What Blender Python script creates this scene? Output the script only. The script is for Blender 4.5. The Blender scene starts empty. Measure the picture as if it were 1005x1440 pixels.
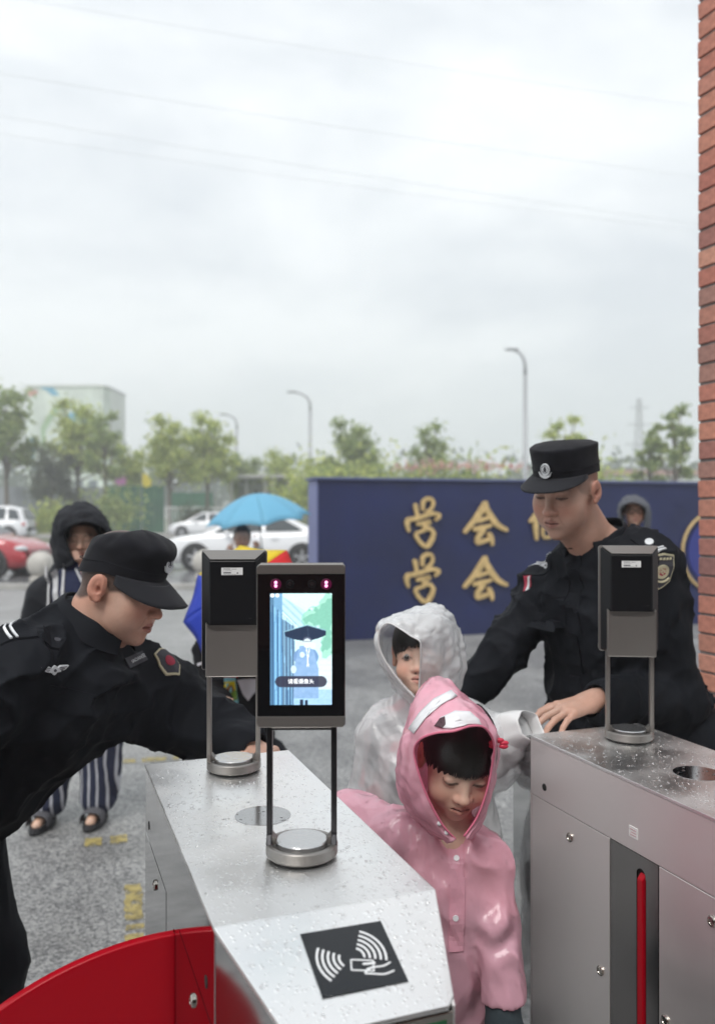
import bpy, bmesh, math, random
import numpy as np
from mathutils import Vector, Matrix, noise as mnoise
from mathutils.bvhtree import BVHTree
R = math.radians
scene = bpy.context.scene
random.seed(7)
rng = np.random.default_rng(11)

# ------------------------------------------------------------------ camera
CAMZ = 1.495
FPX = 1200.0            # focal length in pixels of the 1005 x 1440 photograph
cam = bpy.data.cameras.new("camera")
cam.sensor_fit = 'VERTICAL'; cam.sensor_height = 36.0; cam.sensor_width = 24.0
cam.lens = 36.0 * FPX / 1440.0
cam.clip_start = 0.05; cam.clip_end = 2000
cam.dof.use_dof = True; cam.dof.focus_distance = 1.5; cam.dof.aperture_fstop = 3.3
camo = bpy.data.objects.new("camera", cam)
camo.location = (0, 0, CAMZ); camo.rotation_euler = (R(90), 0, 0)
scene.collection.objects.link(camo)
scene.camera = camo

# ------------------------------------------------------------------ world: overcast sky
SUN_EL, SUN_ROT = R(58), R(150)
world = bpy.data.worlds.new("World"); scene.world = world
world.use_nodes = True
nt = world.node_tree; nt.nodes.clear()
def N(t, kind, **kw):
    n = t.nodes.new(kind)
    for k, v in kw.items():
        setattr(n, k, v)
    return n
wo = N(nt, 'ShaderNodeOutputWorld'); bg = N(nt, 'ShaderNodeBackground')
sky = N(nt, 'ShaderNodeTexSky', sky_type='NISHITA'); sky.sun_disc = False
sky.sun_elevation = SUN_EL; sky.sun_rotation = SUN_ROT; sky.air_density = 1.0; sky.dust_density = 3.0
tc = N(nt, 'ShaderNodeTexCoord'); mp = N(nt, 'ShaderNodeMapping')
mp.inputs['Scale'].default_value = (1.0, 1.0, 2.4); mp.inputs['Location'].default_value = (0.35, 0.2, 0.42)
nz = N(nt, 'ShaderNodeTexNoise'); nz.inputs['Scale'].default_value = 1.9; nz.inputs['Detail'].default_value = 5; nz.inputs['Roughness'].default_value = 0.56
nz.inputs['Distortion'].default_value = 0.25
cr = N(nt, 'ShaderNodeValToRGB')
cr.color_ramp.elements[0].position = 0.40; cr.color_ramp.elements[0].color = (0.66, 0.705, 0.755, 1)
cr.color_ramp.elements[1].position = 0.61; cr.color_ramp.elements[1].color = (0.955, 0.985, 1.0, 1)
sc = N(nt, 'ShaderNodeVectorMath', operation='SCALE'); sc.inputs['Scale'].default_value = 6.6
mx = N(nt, 'ShaderNodeMix', data_type='RGBA'); mx.inputs[0].default_value = 0.94
L = nt.links.new
L(tc.outputs['Generated'], mp.inputs['Vector']); L(mp.outputs[0], nz.inputs['Vector']); L(nz.outputs[0], cr.inputs[0])
L(cr.outputs[0], sc.inputs[0]); L(sky.outputs[0], mx.inputs[6]); L(sc.outputs[0], mx.inputs[7])
L(mx.outputs[2], bg.inputs['Color']); bg.inputs['Strength'].default_value = 0.12
L(bg.outputs[0], wo.inputs['Surface'])

sun = bpy.data.lights.new("sun", 'SUN'); sun.energy = 1.5; sun.angle = R(25); sun.color = (1.0, 0.97, 0.93)
suno = bpy.data.objects.new("sun", sun); scene.collection.objects.link(suno)
# light comes from above, behind the camera and a little from the left
suno.rotation_euler = (R(38), 0, R(-25))

scene.view_settings.view_transform = 'Standard'; scene.view_settings.look = 'None'
scene.view_settings.gamma = 1.0; scene.view_settings.exposure = 0.62
scene.view_settings.use_curve_mapping = False
scene.render.engine = 'CYCLES'
scene.cycles.use_denoising = True
scene.cycles.max_bounces = 8; scene.cycles.transparent_max_bounces = 16
scene.cycles.volume_bounces = 4
try:
    scene.cycles.use_light_tree = True
except Exception: pass

# ------------------------------------------------------------------ helpers
def P(u, v, Y):
    """photograph pixel -> point at depth Y (used for measuring only)"""
    return Vector(((u - 502.5) / FPX * Y, Y, CAMZ - (v - 720.0) / FPX * Y))
def lin(c):
    c = c / 255.0
    return c / 12.92 if c <= 0.04045 else ((c + 0.055) / 1.055) ** 2.4
def rgb(r, g, b): return (lin(r), lin(g), lin(b), 1.0)

def mat(name, color=(.5, .5, .5), rough=.5, metal=0.0, spec=.5, bump=None, vary=None, attr=None, alpha=None,
        transl=None, emit=None, coat=0.0, objrand=None, sheen=0.0, sss=0.0, aniso=0.0, trans=0.0, ior=None, rvary=None, crease=None):
    """bump=(scale, strength, detail)  vary=(scale, amount)  attr=colour attribute  rvary=(scale, lo, hi)"""
    m = bpy.data.materials.new(name); m.use_nodes = True
    t = m.node_tree; b = t.nodes['Principled BSDF']; out = t.nodes['Material Output']
    c = tuple(color)[:3] + (1.0,)
    b.inputs['Base Color'].default_value = c
    b.inputs['Roughness'].default_value = rough; b.inputs['Metallic'].default_value = metal
    b.inputs['Specular IOR Level'].default_value = spec
    b.inputs['Coat Weight'].default_value = coat
    b.inputs['Sheen Weight'].default_value = sheen
    b.inputs['Anisotropic'].default_value = aniso
    b.inputs['Transmission Weight'].default_value = trans
    if ior: b.inputs['IOR'].default_value = ior
    if sss:
        b.inputs['Subsurface Weight'].default_value = sss; b.inputs['Subsurface Scale'].default_value = 0.012
        b.inputs['Subsurface Radius'].default_value = (1.0, .35, .2)
    if alpha is not None: b.inputs['Alpha'].default_value = alpha
    co = N(t, 'ShaderNodeTexCoord')
    src = None
    if attr:
        a = N(t, 'ShaderNodeVertexColor', layer_name=attr); src = a.outputs['Color']
    if vary:
        n = N(t, 'ShaderNodeTexNoise'); n.inputs['Scale'].default_value = vary[0]; n.inputs['Detail'].default_value = 6
        t.links.new(co.outputs['Object'], n.inputs['Vector'])
        mr = N(t, 'ShaderNodeMapRange'); mr.inputs[1].default_value = .3; mr.inputs[2].default_value = .7
        mr.inputs[3].default_value = 1 - vary[1]; mr.inputs[4].default_value = 1 + vary[1]
        t.links.new(n.outputs[0], mr.inputs[0])
        s = N(t, 'ShaderNodeVectorMath', operation='SCALE')
        if src: t.links.new(src, s.inputs[0])
        else: s.inputs[0].default_value = c[:3]
        t.links.new(mr.outputs[0], s.inputs['Scale']); src = s.outputs[0]
    if objrand:
        oi = N(t, 'ShaderNodeObjectInfo'); rp = N(t, 'ShaderNodeValToRGB')
        while len(rp.color_ramp.elements) < len(objrand): rp.color_ramp.elements.new(.5)
        rp.color_ramp.interpolation = 'LINEAR'
        for i, (p, q) in enumerate(objrand):
            rp.color_ramp.elements[i].position = p; rp.color_ramp.elements[i].color = tuple(q)[:3] + (1,)
        t.links.new(oi.outputs['Random'], rp.inputs[0])
        if src:
            mm = N(t, 'ShaderNodeMix', data_type='RGBA', blend_type='MULTIPLY'); mm.inputs[0].default_value = 1
            t.links.new(rp.outputs[0], mm.inputs[6]); t.links.new(src, mm.inputs[7]); src = mm.outputs[2]
        else: src = rp.outputs[0]
    if src: t.links.new(src, b.inputs['Base Color'])
    if rvary:
        n = N(t, 'ShaderNodeTexNoise'); n.inputs['Scale'].default_value = rvary[0]; n.inputs['Detail'].default_value = 4
        t.links.new(co.outputs['Object'], n.inputs['Vector'])
        mr = N(t, 'ShaderNodeMapRange'); mr.inputs[1].default_value = .35; mr.inputs[2].default_value = .65
        mr.inputs[3].default_value = rvary[1]; mr.inputs[4].default_value = rvary[2]
        t.links.new(n.outputs[0], mr.inputs[0]); t.links.new(mr.outputs[0], b.inputs['Roughness'])
    if bump:
        n = N(t, 'ShaderNodeTexNoise'); n.inputs['Scale'].default_value = bump[0]; first = n
        n.inputs['Detail'].default_value = bump[2] if len(bump) > 2 else 3
        t.links.new(co.outputs['Object'], n.inputs['Vector'])
        bp = N(t, 'ShaderNodeBump'); bp.inputs['Strength'].default_value = bump[1]; bp.inputs['Distance'].default_value = bump[3] if len(bump) > 3 else .002
        t.links.new(n.outputs[0], bp.inputs['Height']); t.links.new(bp.outputs[0], b.inputs['Normal'])
        if crease:
            mp_ = N(t, 'ShaderNodeMapping'); mp_.inputs['Scale'].default_value = (1, 1, .55); mp_.inputs['Rotation'].default_value = (.2, .35, 0); t.links.new(co.outputs['Object'], mp_.inputs['Vector'])
            n2 = N(t, 'ShaderNodeTexNoise', noise_type='RIDGED_MULTIFRACTAL'); n2.inputs['Scale'].default_value = crease[0]; n2.inputs['Detail'].default_value = crease[3] if len(crease) > 3 else 2.5
            n2.inputs['Distortion'].default_value = .8; t.links.new(mp_.outputs[0], n2.inputs['Vector'])
            b2 = N(t, 'ShaderNodeBump'); b2.inputs['Strength'].default_value = crease[1]; b2.inputs['Distance'].default_value = crease[2]
            t.links.new(n2.outputs[0], b2.inputs['Height']); t.links.new(bp.outputs[0], b2.inputs['Normal']); t.links.new(b2.outputs[0], b.inputs['Normal'])
    if emit:
        if emit == 'attr':
            t.links.new(src, b.inputs['Emission Color']); b.inputs['Emission Strength'].default_value = 1.0
            t.links.remove(b.inputs['Base Color'].links[0]); b.inputs['Base Color'].default_value = (0.01, .01, .01, 1)
        else:
            b.inputs['Emission Color'].default_value = tuple(emit[:3]) + (1,); b.inputs['Emission Strength'].default_value = emit[3]
    if transl:
        tr = N(t, 'ShaderNodeBsdfTranslucent'); tr.inputs['Color'].default_value = c
        if src: t.links.new(src, tr.inputs['Color'])
        ms = N(t, 'ShaderNodeMixShader'); ms.inputs[0].default_value = transl
        t.links.new(b.outputs[0], ms.inputs[1]); t.links.new(tr.outputs[0], ms.inputs[2]); t.links.new(ms.outputs[0], out.inputs[0])
    return m

def link(o, parent=None):
    scene.collection.objects.link(o)
    if parent is not None: o.parent = parent
    return o
def tag(o, label=None, cat=None, group=None, kind=None):
    if label: o['label'] = label
    if cat: o['category'] = cat
    if group: o['group'] = group
    if kind: o['kind'] = kind
    return o
def empty(name, loc=(0, 0, 0), rz=0.0, label=None, cat=None, group=None):
    o = bpy.data.objects.new(name, None); o.location = loc; o.rotation_euler = (0, 0, rz)
    o.empty_display_size = .05
    link(o); tag(o, label, cat, group); return o
def npmesh(name, V, F, m=None, parent=None, smooth=True, col=None):
    """fast mesh from numpy arrays; F is (n,3) or (n,4)"""
    V = np.asarray(V, dtype=np.float32); F = np.asarray(F, dtype=np.int32)
    me = bpy.data.meshes.new(name)
    me.vertices.add(len(V)); me.vertices.foreach_set('co', V.ravel())
    k = F.shape[1]
    me.loops.add(F.size); me.loops.foreach_set('vertex_index', F.ravel())
    me.polygons.add(len(F))
    me.polygons.foreach_set('loop_start', np.arange(0, F.size, k, dtype=np.int32))
    me.update(calc_edges=True)
    me.validate()
    if smooth: me.polygons.foreach_set('use_smooth', np.ones(len(me.polygons), dtype=bool))
    if col is not None:
        a = me.color_attributes.new('Col', 'FLOAT_COLOR', 'POINT')
        c = np.ones((len(V), 4), dtype=np.float32); c[:, :3] = col
        a.data.foreach_set('color', c.ravel())
    if m: me.materials.append(m)
    o = bpy.data.objects.new(name, me); link(o, parent); return o

class MB:
    """collects simple shapes into one mesh"""
    def __init__(s): s.bm = bmesh.new()
    def box(s, x0, x1, y0, y1, z0, z1, M=None):
        vs = [s.bm.verts.new((x, y, z)) for x in (x0, x1) for y in (y0, y1) for z in (z0, z1)]
        for f in ((0, 1, 3, 2), (4, 6, 7, 5), (0, 4, 5, 1), (2, 3, 7, 6), (0, 2, 6, 4), (1, 5, 7, 3)):
            s.bm.faces.new([vs[i] for i in f])
        if M is not None: bmesh.ops.transform(s.bm, matrix=M, verts=vs)
        return s
    def prism(s, pts, M, h0, h1):
        """2-D outline pts (x,y) extruded from z=h0 to h1 in frame M"""
        n = len(pts)
        a = [s.bm.verts.new(M @ Vector((p[0], p[1], h0))) for p in pts]
        b = [s.bm.verts.new(M @ Vector((p[0], p[1], h1))) for p in pts]
        s.bm.faces.new(a[::-1]); s.bm.faces.new(b)
        for i in range(n): s.bm.faces.new((a[i], a[(i + 1) % n], b[(i + 1) % n], b[i]))
        return s
    def tube(s, pts, rad, n=10, cap=True):
        pts = [Vector(p) for p in pts]
        rads = rad if isinstance(rad, (list, tuple)) else [rad] * len(pts)
        rings = []
        up = Vector((0, 0, 1))
        prev = None
        for i, p in enumerate(pts):
            d = (pts[min(i + 1, len(pts) - 1)] - pts[max(i - 1, 0)]).normalized()
            a = d.cross(up)
            if a.length < .05: a = d.cross(Vector((1, 0, 0)))
            if prev is not None:
                a2 = prev - d * prev.dot(d)
                if a2.length > .01: a = a2
            a.normalize(); prev = a
            b = d.cross(a)
            rings.append([s.bm.verts.new(p + (a * math.cos(2 * math.pi * k / n) + b * math.sin(2 * math.pi * k / n)) * rads[i]) for k in range(n)])
        for r0, r1 in zip(rings, rings[1:]):
            for k in range(n): s.bm.faces.new((r0[k], r0[(k + 1) % n], r1[(k + 1) % n], r1[k]))
        if cap:
            s.bm.faces.new(rings[0][::-1]); s.bm.faces.new(rings[-1])
        return s
    def lathe(s, prof, c=(0, 0, 0), n=32, sx=1.0, sy=1.0, M=None):
        """prof: (r,z) list"""
        rings = []
        allv = []
        for r, z in prof:
            if r < 1e-6:
                v = s.bm.verts.new((c[0], c[1], c[2] + z)); rings.append([v]); allv.append(v)
            else:
                rg = [s.bm.verts.new((c[0] + r * sx * math.cos(2 * math.pi * k / n), c[1] + r * sy * math.sin(2 * math.pi * k / n), c[2] + z)) for k in range(n)]
                rings.append(rg); allv += rg
        for a, b in zip(rings, rings[1:]):
            if len(a) == 1 and len(b) == 1: continue
            for k in range(n):
                k2 = (k + 1) % n
                if len(a) == 1: s.bm.faces.new((a[0], b[k], b[k2]))
                elif len(b) == 1: s.bm.faces.new((a[k], b[0], a[k2]))
                else: s.bm.faces.new((a[k], b[k], b[k2], a[k2]))
        if M is not None: bmesh.ops.transform(s.bm, matrix=M, verts=allv)
        return s
    def ball(s, c, r, n=2, scale=(1, 1, 1), M=None):
        mm = Matrix.Translation(c) @ Matrix.Diagonal((r * scale[0], r * scale[1], r * scale[2], 1))
        if M is not None: mm = M @ mm
        bmesh.ops.create_icosphere(s.bm, subdivisions=n, radius=1, matrix=mm)
        return s
    def build(s, name, m=None, parent=None, smooth=False, bevel=0, seg=2, auto=None):
        me = bpy.data.meshes.new(name)
        bmesh.ops.recalc_face_normals(s.bm, faces=s.bm.faces)
        if bevel:
            es = [e for e in s.bm.edges if e.is_manifold and e.calc_face_angle(0) > .5]
            bmesh.ops.bevel(s.bm, geom=es, offset=bevel, segments=seg, affect='EDGES', profile=.6, clamp_overlap=True)
        if auto:
            for e in s.bm.edges:
                e.smooth = not (e.is_manifold and e.calc_face_angle(0) > auto)
            smooth = True
        for f in s.bm.faces: f.smooth = smooth
        s.bm.to_mesh(me); s.bm.free()
        if m: me.materials.append(m)
        o = bpy.data.objects.new(name, me); link(o, parent); return o

def copy_tree(o, parent=None):
    c = o.copy(); scene.collection.objects.link(c)
    if parent is not None: c.parent = parent
    for ch in list(o.children): copy_tree(ch, c)
    return c

def text_obj(s, size, m, parent=None, name='lettering', extrude=0.0, align='CENTER'):
    cu = bpy.data.curves.new(name, 'FONT'); cu.body = s; cu.size = size; cu.extrude = extrude
    cu.align_x = align; cu.align_y = 'CENTER'; cu.resolution_u = 3
    o = bpy.data.objects.new(name, cu); scene.collection.objects.link(o)
    dg = bpy.context.evaluated_depsgraph_get()
    me = bpy.data.meshes.new_from_object(o.evaluated_get(dg))
    bpy.data.objects.remove(o); bpy.data.curves.remove(cu)
    me.name = name; me.materials.clear()
    if m: me.materials.append(m)
    o = bpy.data.objects.new(name, me); link(o, parent); return o

# ------------------------------------------------------------------ value noise and surface-net fields
_TAB = rng.random((32, 32, 32)).astype(np.float32)
def vnoise(x, y, z):
    xi = np.floor(x).astype(np.int32); yi = np.floor(y).astype(np.int32); zi = np.floor(z).astype(np.int32)
    fx = x - xi; fy = y - yi; fz = z - zi
    fx = fx * fx * (3 - 2 * fx); fy = fy * fy * (3 - 2 * fy); fz = fz * fz * (3 - 2 * fz)
    x0 = xi & 31; x1 = (xi + 1) & 31; y0 = yi & 31; y1 = (yi + 1) & 31; z0 = zi & 31; z1 = (zi + 1) & 31
    T = _TAB
    a = T[x0, y0, z0] * (1 - fx) + T[x1, y0, z0] * fx; b = T[x0, y1, z0] * (1 - fx) + T[x1, y1, z0] * fx
    c = T[x0, y0, z1] * (1 - fx) + T[x1, y0, z1] * fx; d = T[x0, y1, z1] * (1 - fx) + T[x1, y1, z1] * fx
    return (a * (1 - fy) + b * fy) * (1 - fz) + (c * (1 - fy) + d * fy) * fz

def axis(lo, hi, coarse, fine=()):
    out = [lo]
    while out[-1] < hi:
        x = out[-1]; st = coarse
        for a, b, s in fine:
            if a - 1e-9 <= x < b: st = min(st, s)
            elif x < a and x + st > a: st = max(min(st, a - x), 1e-4)
        out.append(x + st)
    return np.array(out, dtype=np.float32)

class Field:
    def __init__(s, ax, ay, az):
        s.a = (ax, ay, az); s.F = np.full((len(ax), len(ay), len(az)), .5, dtype=np.float32)
    def sub(s, lo, hi):
        sl = []
        for i in range(3):
            a = s.a[i]; i0 = max(int(np.searchsorted(a, lo[i])) - 1, 0); i1 = min(int(np.searchsorted(a, hi[i])) + 1, len(a))
            sl.append(slice(i0, max(i1, i0)))
        X = s.a[0][sl[0]][:, None, None]; Y = s.a[1][sl[1]][None, :, None]; Z = s.a[2][sl[2]][None, None, :]
        return tuple(sl), X, Y, Z
    def merge(s, sl, d, k, op='u'):
        a = s.F[sl]
        if a.size == 0: return
        k = max(k, 1e-5)
        if op == 'u':
            h = np.maximum(k - np.abs(a - d), 0) / k; s.F[sl] = np.minimum(a, d) - h * h * k * .25
        else:
            d = -d; h = np.maximum(k - np.abs(a - d), 0) / k; s.F[sl] = np.maximum(a, d) + h * h * k * .25
    def cap(s, a, b, ra, rb=None, k=.015, sq=None, op='u'):
        rb = ra if rb is None else rb
        a = np.array(a, dtype=np.float32); b = np.array(b, dtype=np.float32)
        f = max(1.0, sq[1]) if sq else 1.0
        m = max(ra, rb) * f + k + .025
        sl, X, Y, Z = s.sub(np.minimum(a, b) - m, np.maximum(a, b) + m)
        s.merge(sl, capsule(X, Y, Z, a, b, ra, rb, sq), k, op)
    def chain(s, pts, rads, k=.02, sq=None):
        for i in range(len(pts) - 1): s.cap(pts[i], pts[i + 1], rads[i], rads[i + 1], k, sq)
    def ell(s, c, r, k=.01, op='u', Rm=None):
        c = np.array(c, dtype=np.float32); m = max(r) + k + .02
        sl, X, Y, Z = s.sub(c - m, c + m)
        s.merge(sl, ellipsoid(X - c[0], Y - c[1], Z - c[2], r, Rm), k, op)
    def displace(s, fn, band=.035):
        idx = np.nonzero(np.abs(s.F) < band)
        x = s.a[0][idx[0]]; y = s.a[1][idx[1]]; z = s.a[2][idx[2]]
        s.F[idx] += fn(x, y, z).astype(np.float32)
    def mesh(s):
        F = s.F; ax, ay, az = s.a
        ins = F < 0
        nx, ny, nz = F.shape
        cnt = np.zeros((nx - 1, ny - 1, nz - 1), dtype=np.int8)
        for i in (0, 1):
            for j in (0, 1):
                for k in (0, 1): cnt += ins[i:nx - 1 + i, j:ny - 1 + j, k:nz - 1 + k]
        act = (cnt > 0) & (cnt < 8)
        ci, cj, ck = np.nonzero(act)
        vid = np.full(cnt.shape, -1, dtype=np.int32); vid[ci, cj, ck] = np.arange(len(ci))
        pos = np.zeros((len(ci), 3)); num = np.zeros(len(ci))
        corners = [(i, j, k) for i in (0, 1) for j in (0, 1) for k in (0, 1)]
        val = {c: F[ci + c[0], cj + c[1], ck + c[2]] for c in corners}
        cx = {c: np.stack([ax[ci + c[0]], ay[cj + c[1]], az[ck + c[2]]], 1) for c in corners}
        for c in corners:
            for d in range(3):
                if c[d] == 0:
                    e = list(c); e[d] = 1; e = tuple(e)
                    fa, fb = val[c], val[e]; cr_ = (fa < 0) != (fb < 0)
                    t = np.where(cr_, fa / np.where(cr_, fa - fb, 1), 0)[:, None]
                    p = cx[c] * (1 - t) + cx[e] * t
                    pos += p * cr_[:, None]; num += cr_
        pos /= num[:, None]
        quads = []
        def q(i, j, k, flip, offs):
            a = [vid[i + o[0], j + o[1], k + o[2]] for o in offs]
            Q = np.stack(a, 1); Q[flip] = Q[flip][:, ::-1]; quads.append(Q[(Q >= 0).all(1)])
        e = ins[:-1, 1:-1, 1:-1] != ins[1:, 1:-1, 1:-1]; i, j, k = np.nonzero(e)
        q(i, j, k, ~ins[:-1, 1:-1, 1:-1][e], [(0, 0, 0), (0, 1, 0), (0, 1, 1), (0, 0, 1)])
        e = ins[1:-1, :-1, 1:-1] != ins[1:-1, 1:, 1:-1]; i, j, k = np.nonzero(e)
        q(i, j, k, ins[1:-1, :-1, 1:-1][e], [(0, 0, 0), (1, 0, 0), (1, 0, 1), (0, 0, 1)])
        e = ins[1:-1, 1:-1, :-1] != ins[1:-1, 1:-1, 1:]; i, j, k = np.nonzero(e)
        q(i, j, k, ~ins[1:-1, 1:-1, :-1][e], [(0, 0, 0), (1, 0, 0), (1, 1, 0), (0, 1, 0)])
        Q = np.concatenate(quads)
        used = np.unique(Q); rm = np.full(len(pos), -1, dtype=np.int32); rm[used] = np.arange(len(used))
        return pos[used].astype(np.float32), rm[Q]

def capsule(X, Y, Z, a, b, ra, rb, sq=None):
    dx, dy, dz = X - a[0], Y - a[1], Z - a[2]
    v = b - a
    f = 1.0
    if sq:
        n, f = sq; n = np.array(n, dtype=np.float32); n = n / np.linalg.norm(n)
        g = 1.0 / f - 1.0
        pn = (dx * n[0] + dy * n[1] + dz * n[2]) * g
        dx = dx + pn * n[0]; dy = dy + pn * n[1]; dz = dz + pn * n[2]
        v = v + n * (v @ n) * g
    t = np.clip((dx * v[0] + dy * v[1] + dz * v[2]) / max(float(v @ v), 1e-9), 0, 1)
    d = np.sqrt((dx - t * v[0]) ** 2 + (dy - t * v[1]) ** 2 + (dz - t * v[2]) ** 2) - (ra + (rb - ra) * t)
    return d * min(1.0, f)
def ellipsoid(dx, dy, dz, r, Rm=None):
    if Rm is not None:
        dx, dy, dz = (Rm[0][0] * dx + Rm[1][0] * dy + Rm[2][0] * dz, Rm[0][1] * dx + Rm[1][1] * dy + Rm[2][1] * dz, Rm[0][2] * dx + Rm[1][2] * dy + Rm[2][2] * dz)
    k0 = np.sqrt((dx / r[0]) ** 2 + (dy / r[1]) ** 2 + (dz / r[2]) ** 2)
    k1 = np.sqrt((dx / r[0] ** 2) ** 2 + (dy / r[1] ** 2) ** 2 + (dz / r[2] ** 2) ** 2)
    return k0 * (k0 - 1.0) / np.maximum(k1, 1e-6)

def headrot(yaw, pitch, roll=0.0):
    return np.array(Matrix.Rotation(R(yaw), 3, 'Z') @ Matrix.Rotation(R(pitch), 3, 'X') @ Matrix.Rotation(R(roll), 3, 'Y'))

def head_local(V, C, Rm, s):
    return (np.asarray(V) - np.array(C)) @ Rm / s

def add_head(F, C, Rm, s=1.0, child=False, eyes_open=False, k=.02, opens=0.0):
    C = np.array(C, dtype=np.float32)
    sl, X, Y, Z = F.sub(C - .16 * s, C + .16 * s)
    dx, dy, dz = X - C[0], Y - C[1], Z - C[2]
    x = (Rm[0, 0] * dx + Rm[1, 0] * dy + Rm[2, 0] * dz) / s
    y = (Rm[0, 1] * dx + Rm[1, 1] * dy + Rm[2, 1] * dz) / s
    z = (Rm[0, 2] * dx + Rm[1, 2] * dy + Rm[2, 2] * dz) / s
    G = np.full(x.shape, .5, dtype=np.float32)
    def u(d, k):
        nonlocal G
        h = np.maximum(k - np.abs(G - d), 0) / k; G = np.minimum(G, d) - h * h * k * .25
    def sb(d, k):
        nonlocal G
        d = -d; h = np.maximum(k - np.abs(G - d), 0) / k; G = np.maximum(G, d) + h * h * k * .25
    A = lambda *p: np.array(p, dtype=np.float32)
    def E(c, r, Rr=None): return ellipsoid(x - c[0], y - c[1], z - c[2], r, Rr)
    def K(a, b, ra, rb, sq=None): return capsule(x, y, z, A(*a), A(*b), ra, rb, sq)
    ax_ = np.abs(x)
    u(E((0, .014, .036), (.074, .093, .089)), .01)
    u(E((0, -.020, -.004), (.066, .070, .092)), .02)
    if child:
        u(E((0, -.030, -.050), (.056, .056, .048)), .025)
        u(E((0, -.072, -.084), (.020, .018, .016)), .03)
        u(ellipsoid(ax_ - .040, y + .060, z + .034, (.026, .026, .026)), .02)
    else:
        u(E((0, -.028, -.058), (.053, .056, .050)), .022)
        u(E((0, -.074, -.096), (.020, .017, .017)), .025)
        u(ellipsoid(ax_ - .042, y + .056, z + .022, (.026, .025, .028)), .03)
        u(ellipsoid(ax_ - .034, y + .045, z + .058, (.024, .030, .030)), .03)
        u(K((-.032, -.083, .030), (.032, -.083, .030), .009, .009), .018)
    # eye sockets, lids
    sb(ellipsoid(ax_ - .031, y + .099, z - .008, (.019, .014, .011)), .012)
    u(ellipsoid(ax_ - .032, y + .076, z - .007, (.0155, .0125, .0115)), .005)
    if eyes_open: sb(ellipsoid(ax_ - .032, y + .094, z - .006, (.0120, .014, .0038)), .002)
    # nose
    nl = .9 if child else 1.0
    u(K((0, -.084, .012), (0, -.1005 * (.98 if child else 1), -.022 * nl), .0065, .0100), .012)
    u(E((0, -.1035 if not child else -.1000, -.0280 * nl), (.0130, .0120, .0100)), .009)
    u(ellipsoid(ax_ - .0140, y + (.0950 if not child else .0930), z + .031 * nl, (.0080, .0095, .0075)), .006)
    sb(ellipsoid(ax_ - .006, y + .102, z + .0385 * nl, (.0035, .005, .003)), .003)
    if not child:
        for sg in (-1, 1): sb(K((sg * .0195, -.101, -.036), (sg * .031, -.0885, -.064), .0016, .0022), .007)
    # mouth
    mz = -.060 if not child else -.055
    u(E((0, -.076, mz), (.026, .019, .020)), .018)
    u(K((-.019, -.0875, mz + .0015), (0, -.0955, mz + .005), .0045, .0055), .005)
    u(K((.019, -.0875, mz + .0015), (0, -.0955, mz + .005), .0045, .0055), .005)
    u(K((-.016, -.088, mz - .006), (0, -.0945, mz - .0075), .0045, .0062), .005)
    u(K((.016, -.088, mz - .006), (0, -.0945, mz - .0075), .0045, .0062), .005)
    sb(K((-.020, -.0955, mz - .0005), (.020, -.0955, mz - .0005), .0018 + opens, .0018 + opens, ((0, 1, 0), 3.0)), .003)
    # ears
    Re = np.array(Matrix.Rotation(R(14), 3, 'X'))
    sgn_y = y - .012
    u(ellipsoid(ax_ - .0765, sgn_y, z + .002, (.0085, .0185, .0330), Re), .006)
    u(ellipsoid(ax_ - .0835, sgn_y - .004, z - .004, (.0050, .0185, .0290), Re), .004)
    sb(ellipsoid(ax_ - .0900, sgn_y + .001, z - .004, (.0065, .0125, .0200), Re), .003)
    u(ellipsoid(ax_ - .0835, sgn_y + .001, z - .010, (.0032, .0060, .0090), Re), .003)
    sb(ellipsoid(ax_ - .0860, sgn_y + .006, z + .004, (.0075, .0060, .0075), Re), .003)
    u(ellipsoid(ax_ - .0800, sgn_y + .006, z + .024, (.0055, .0085, .0085), Re), .004)
    G *= s
    F.merge(sl, G, k)

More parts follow.
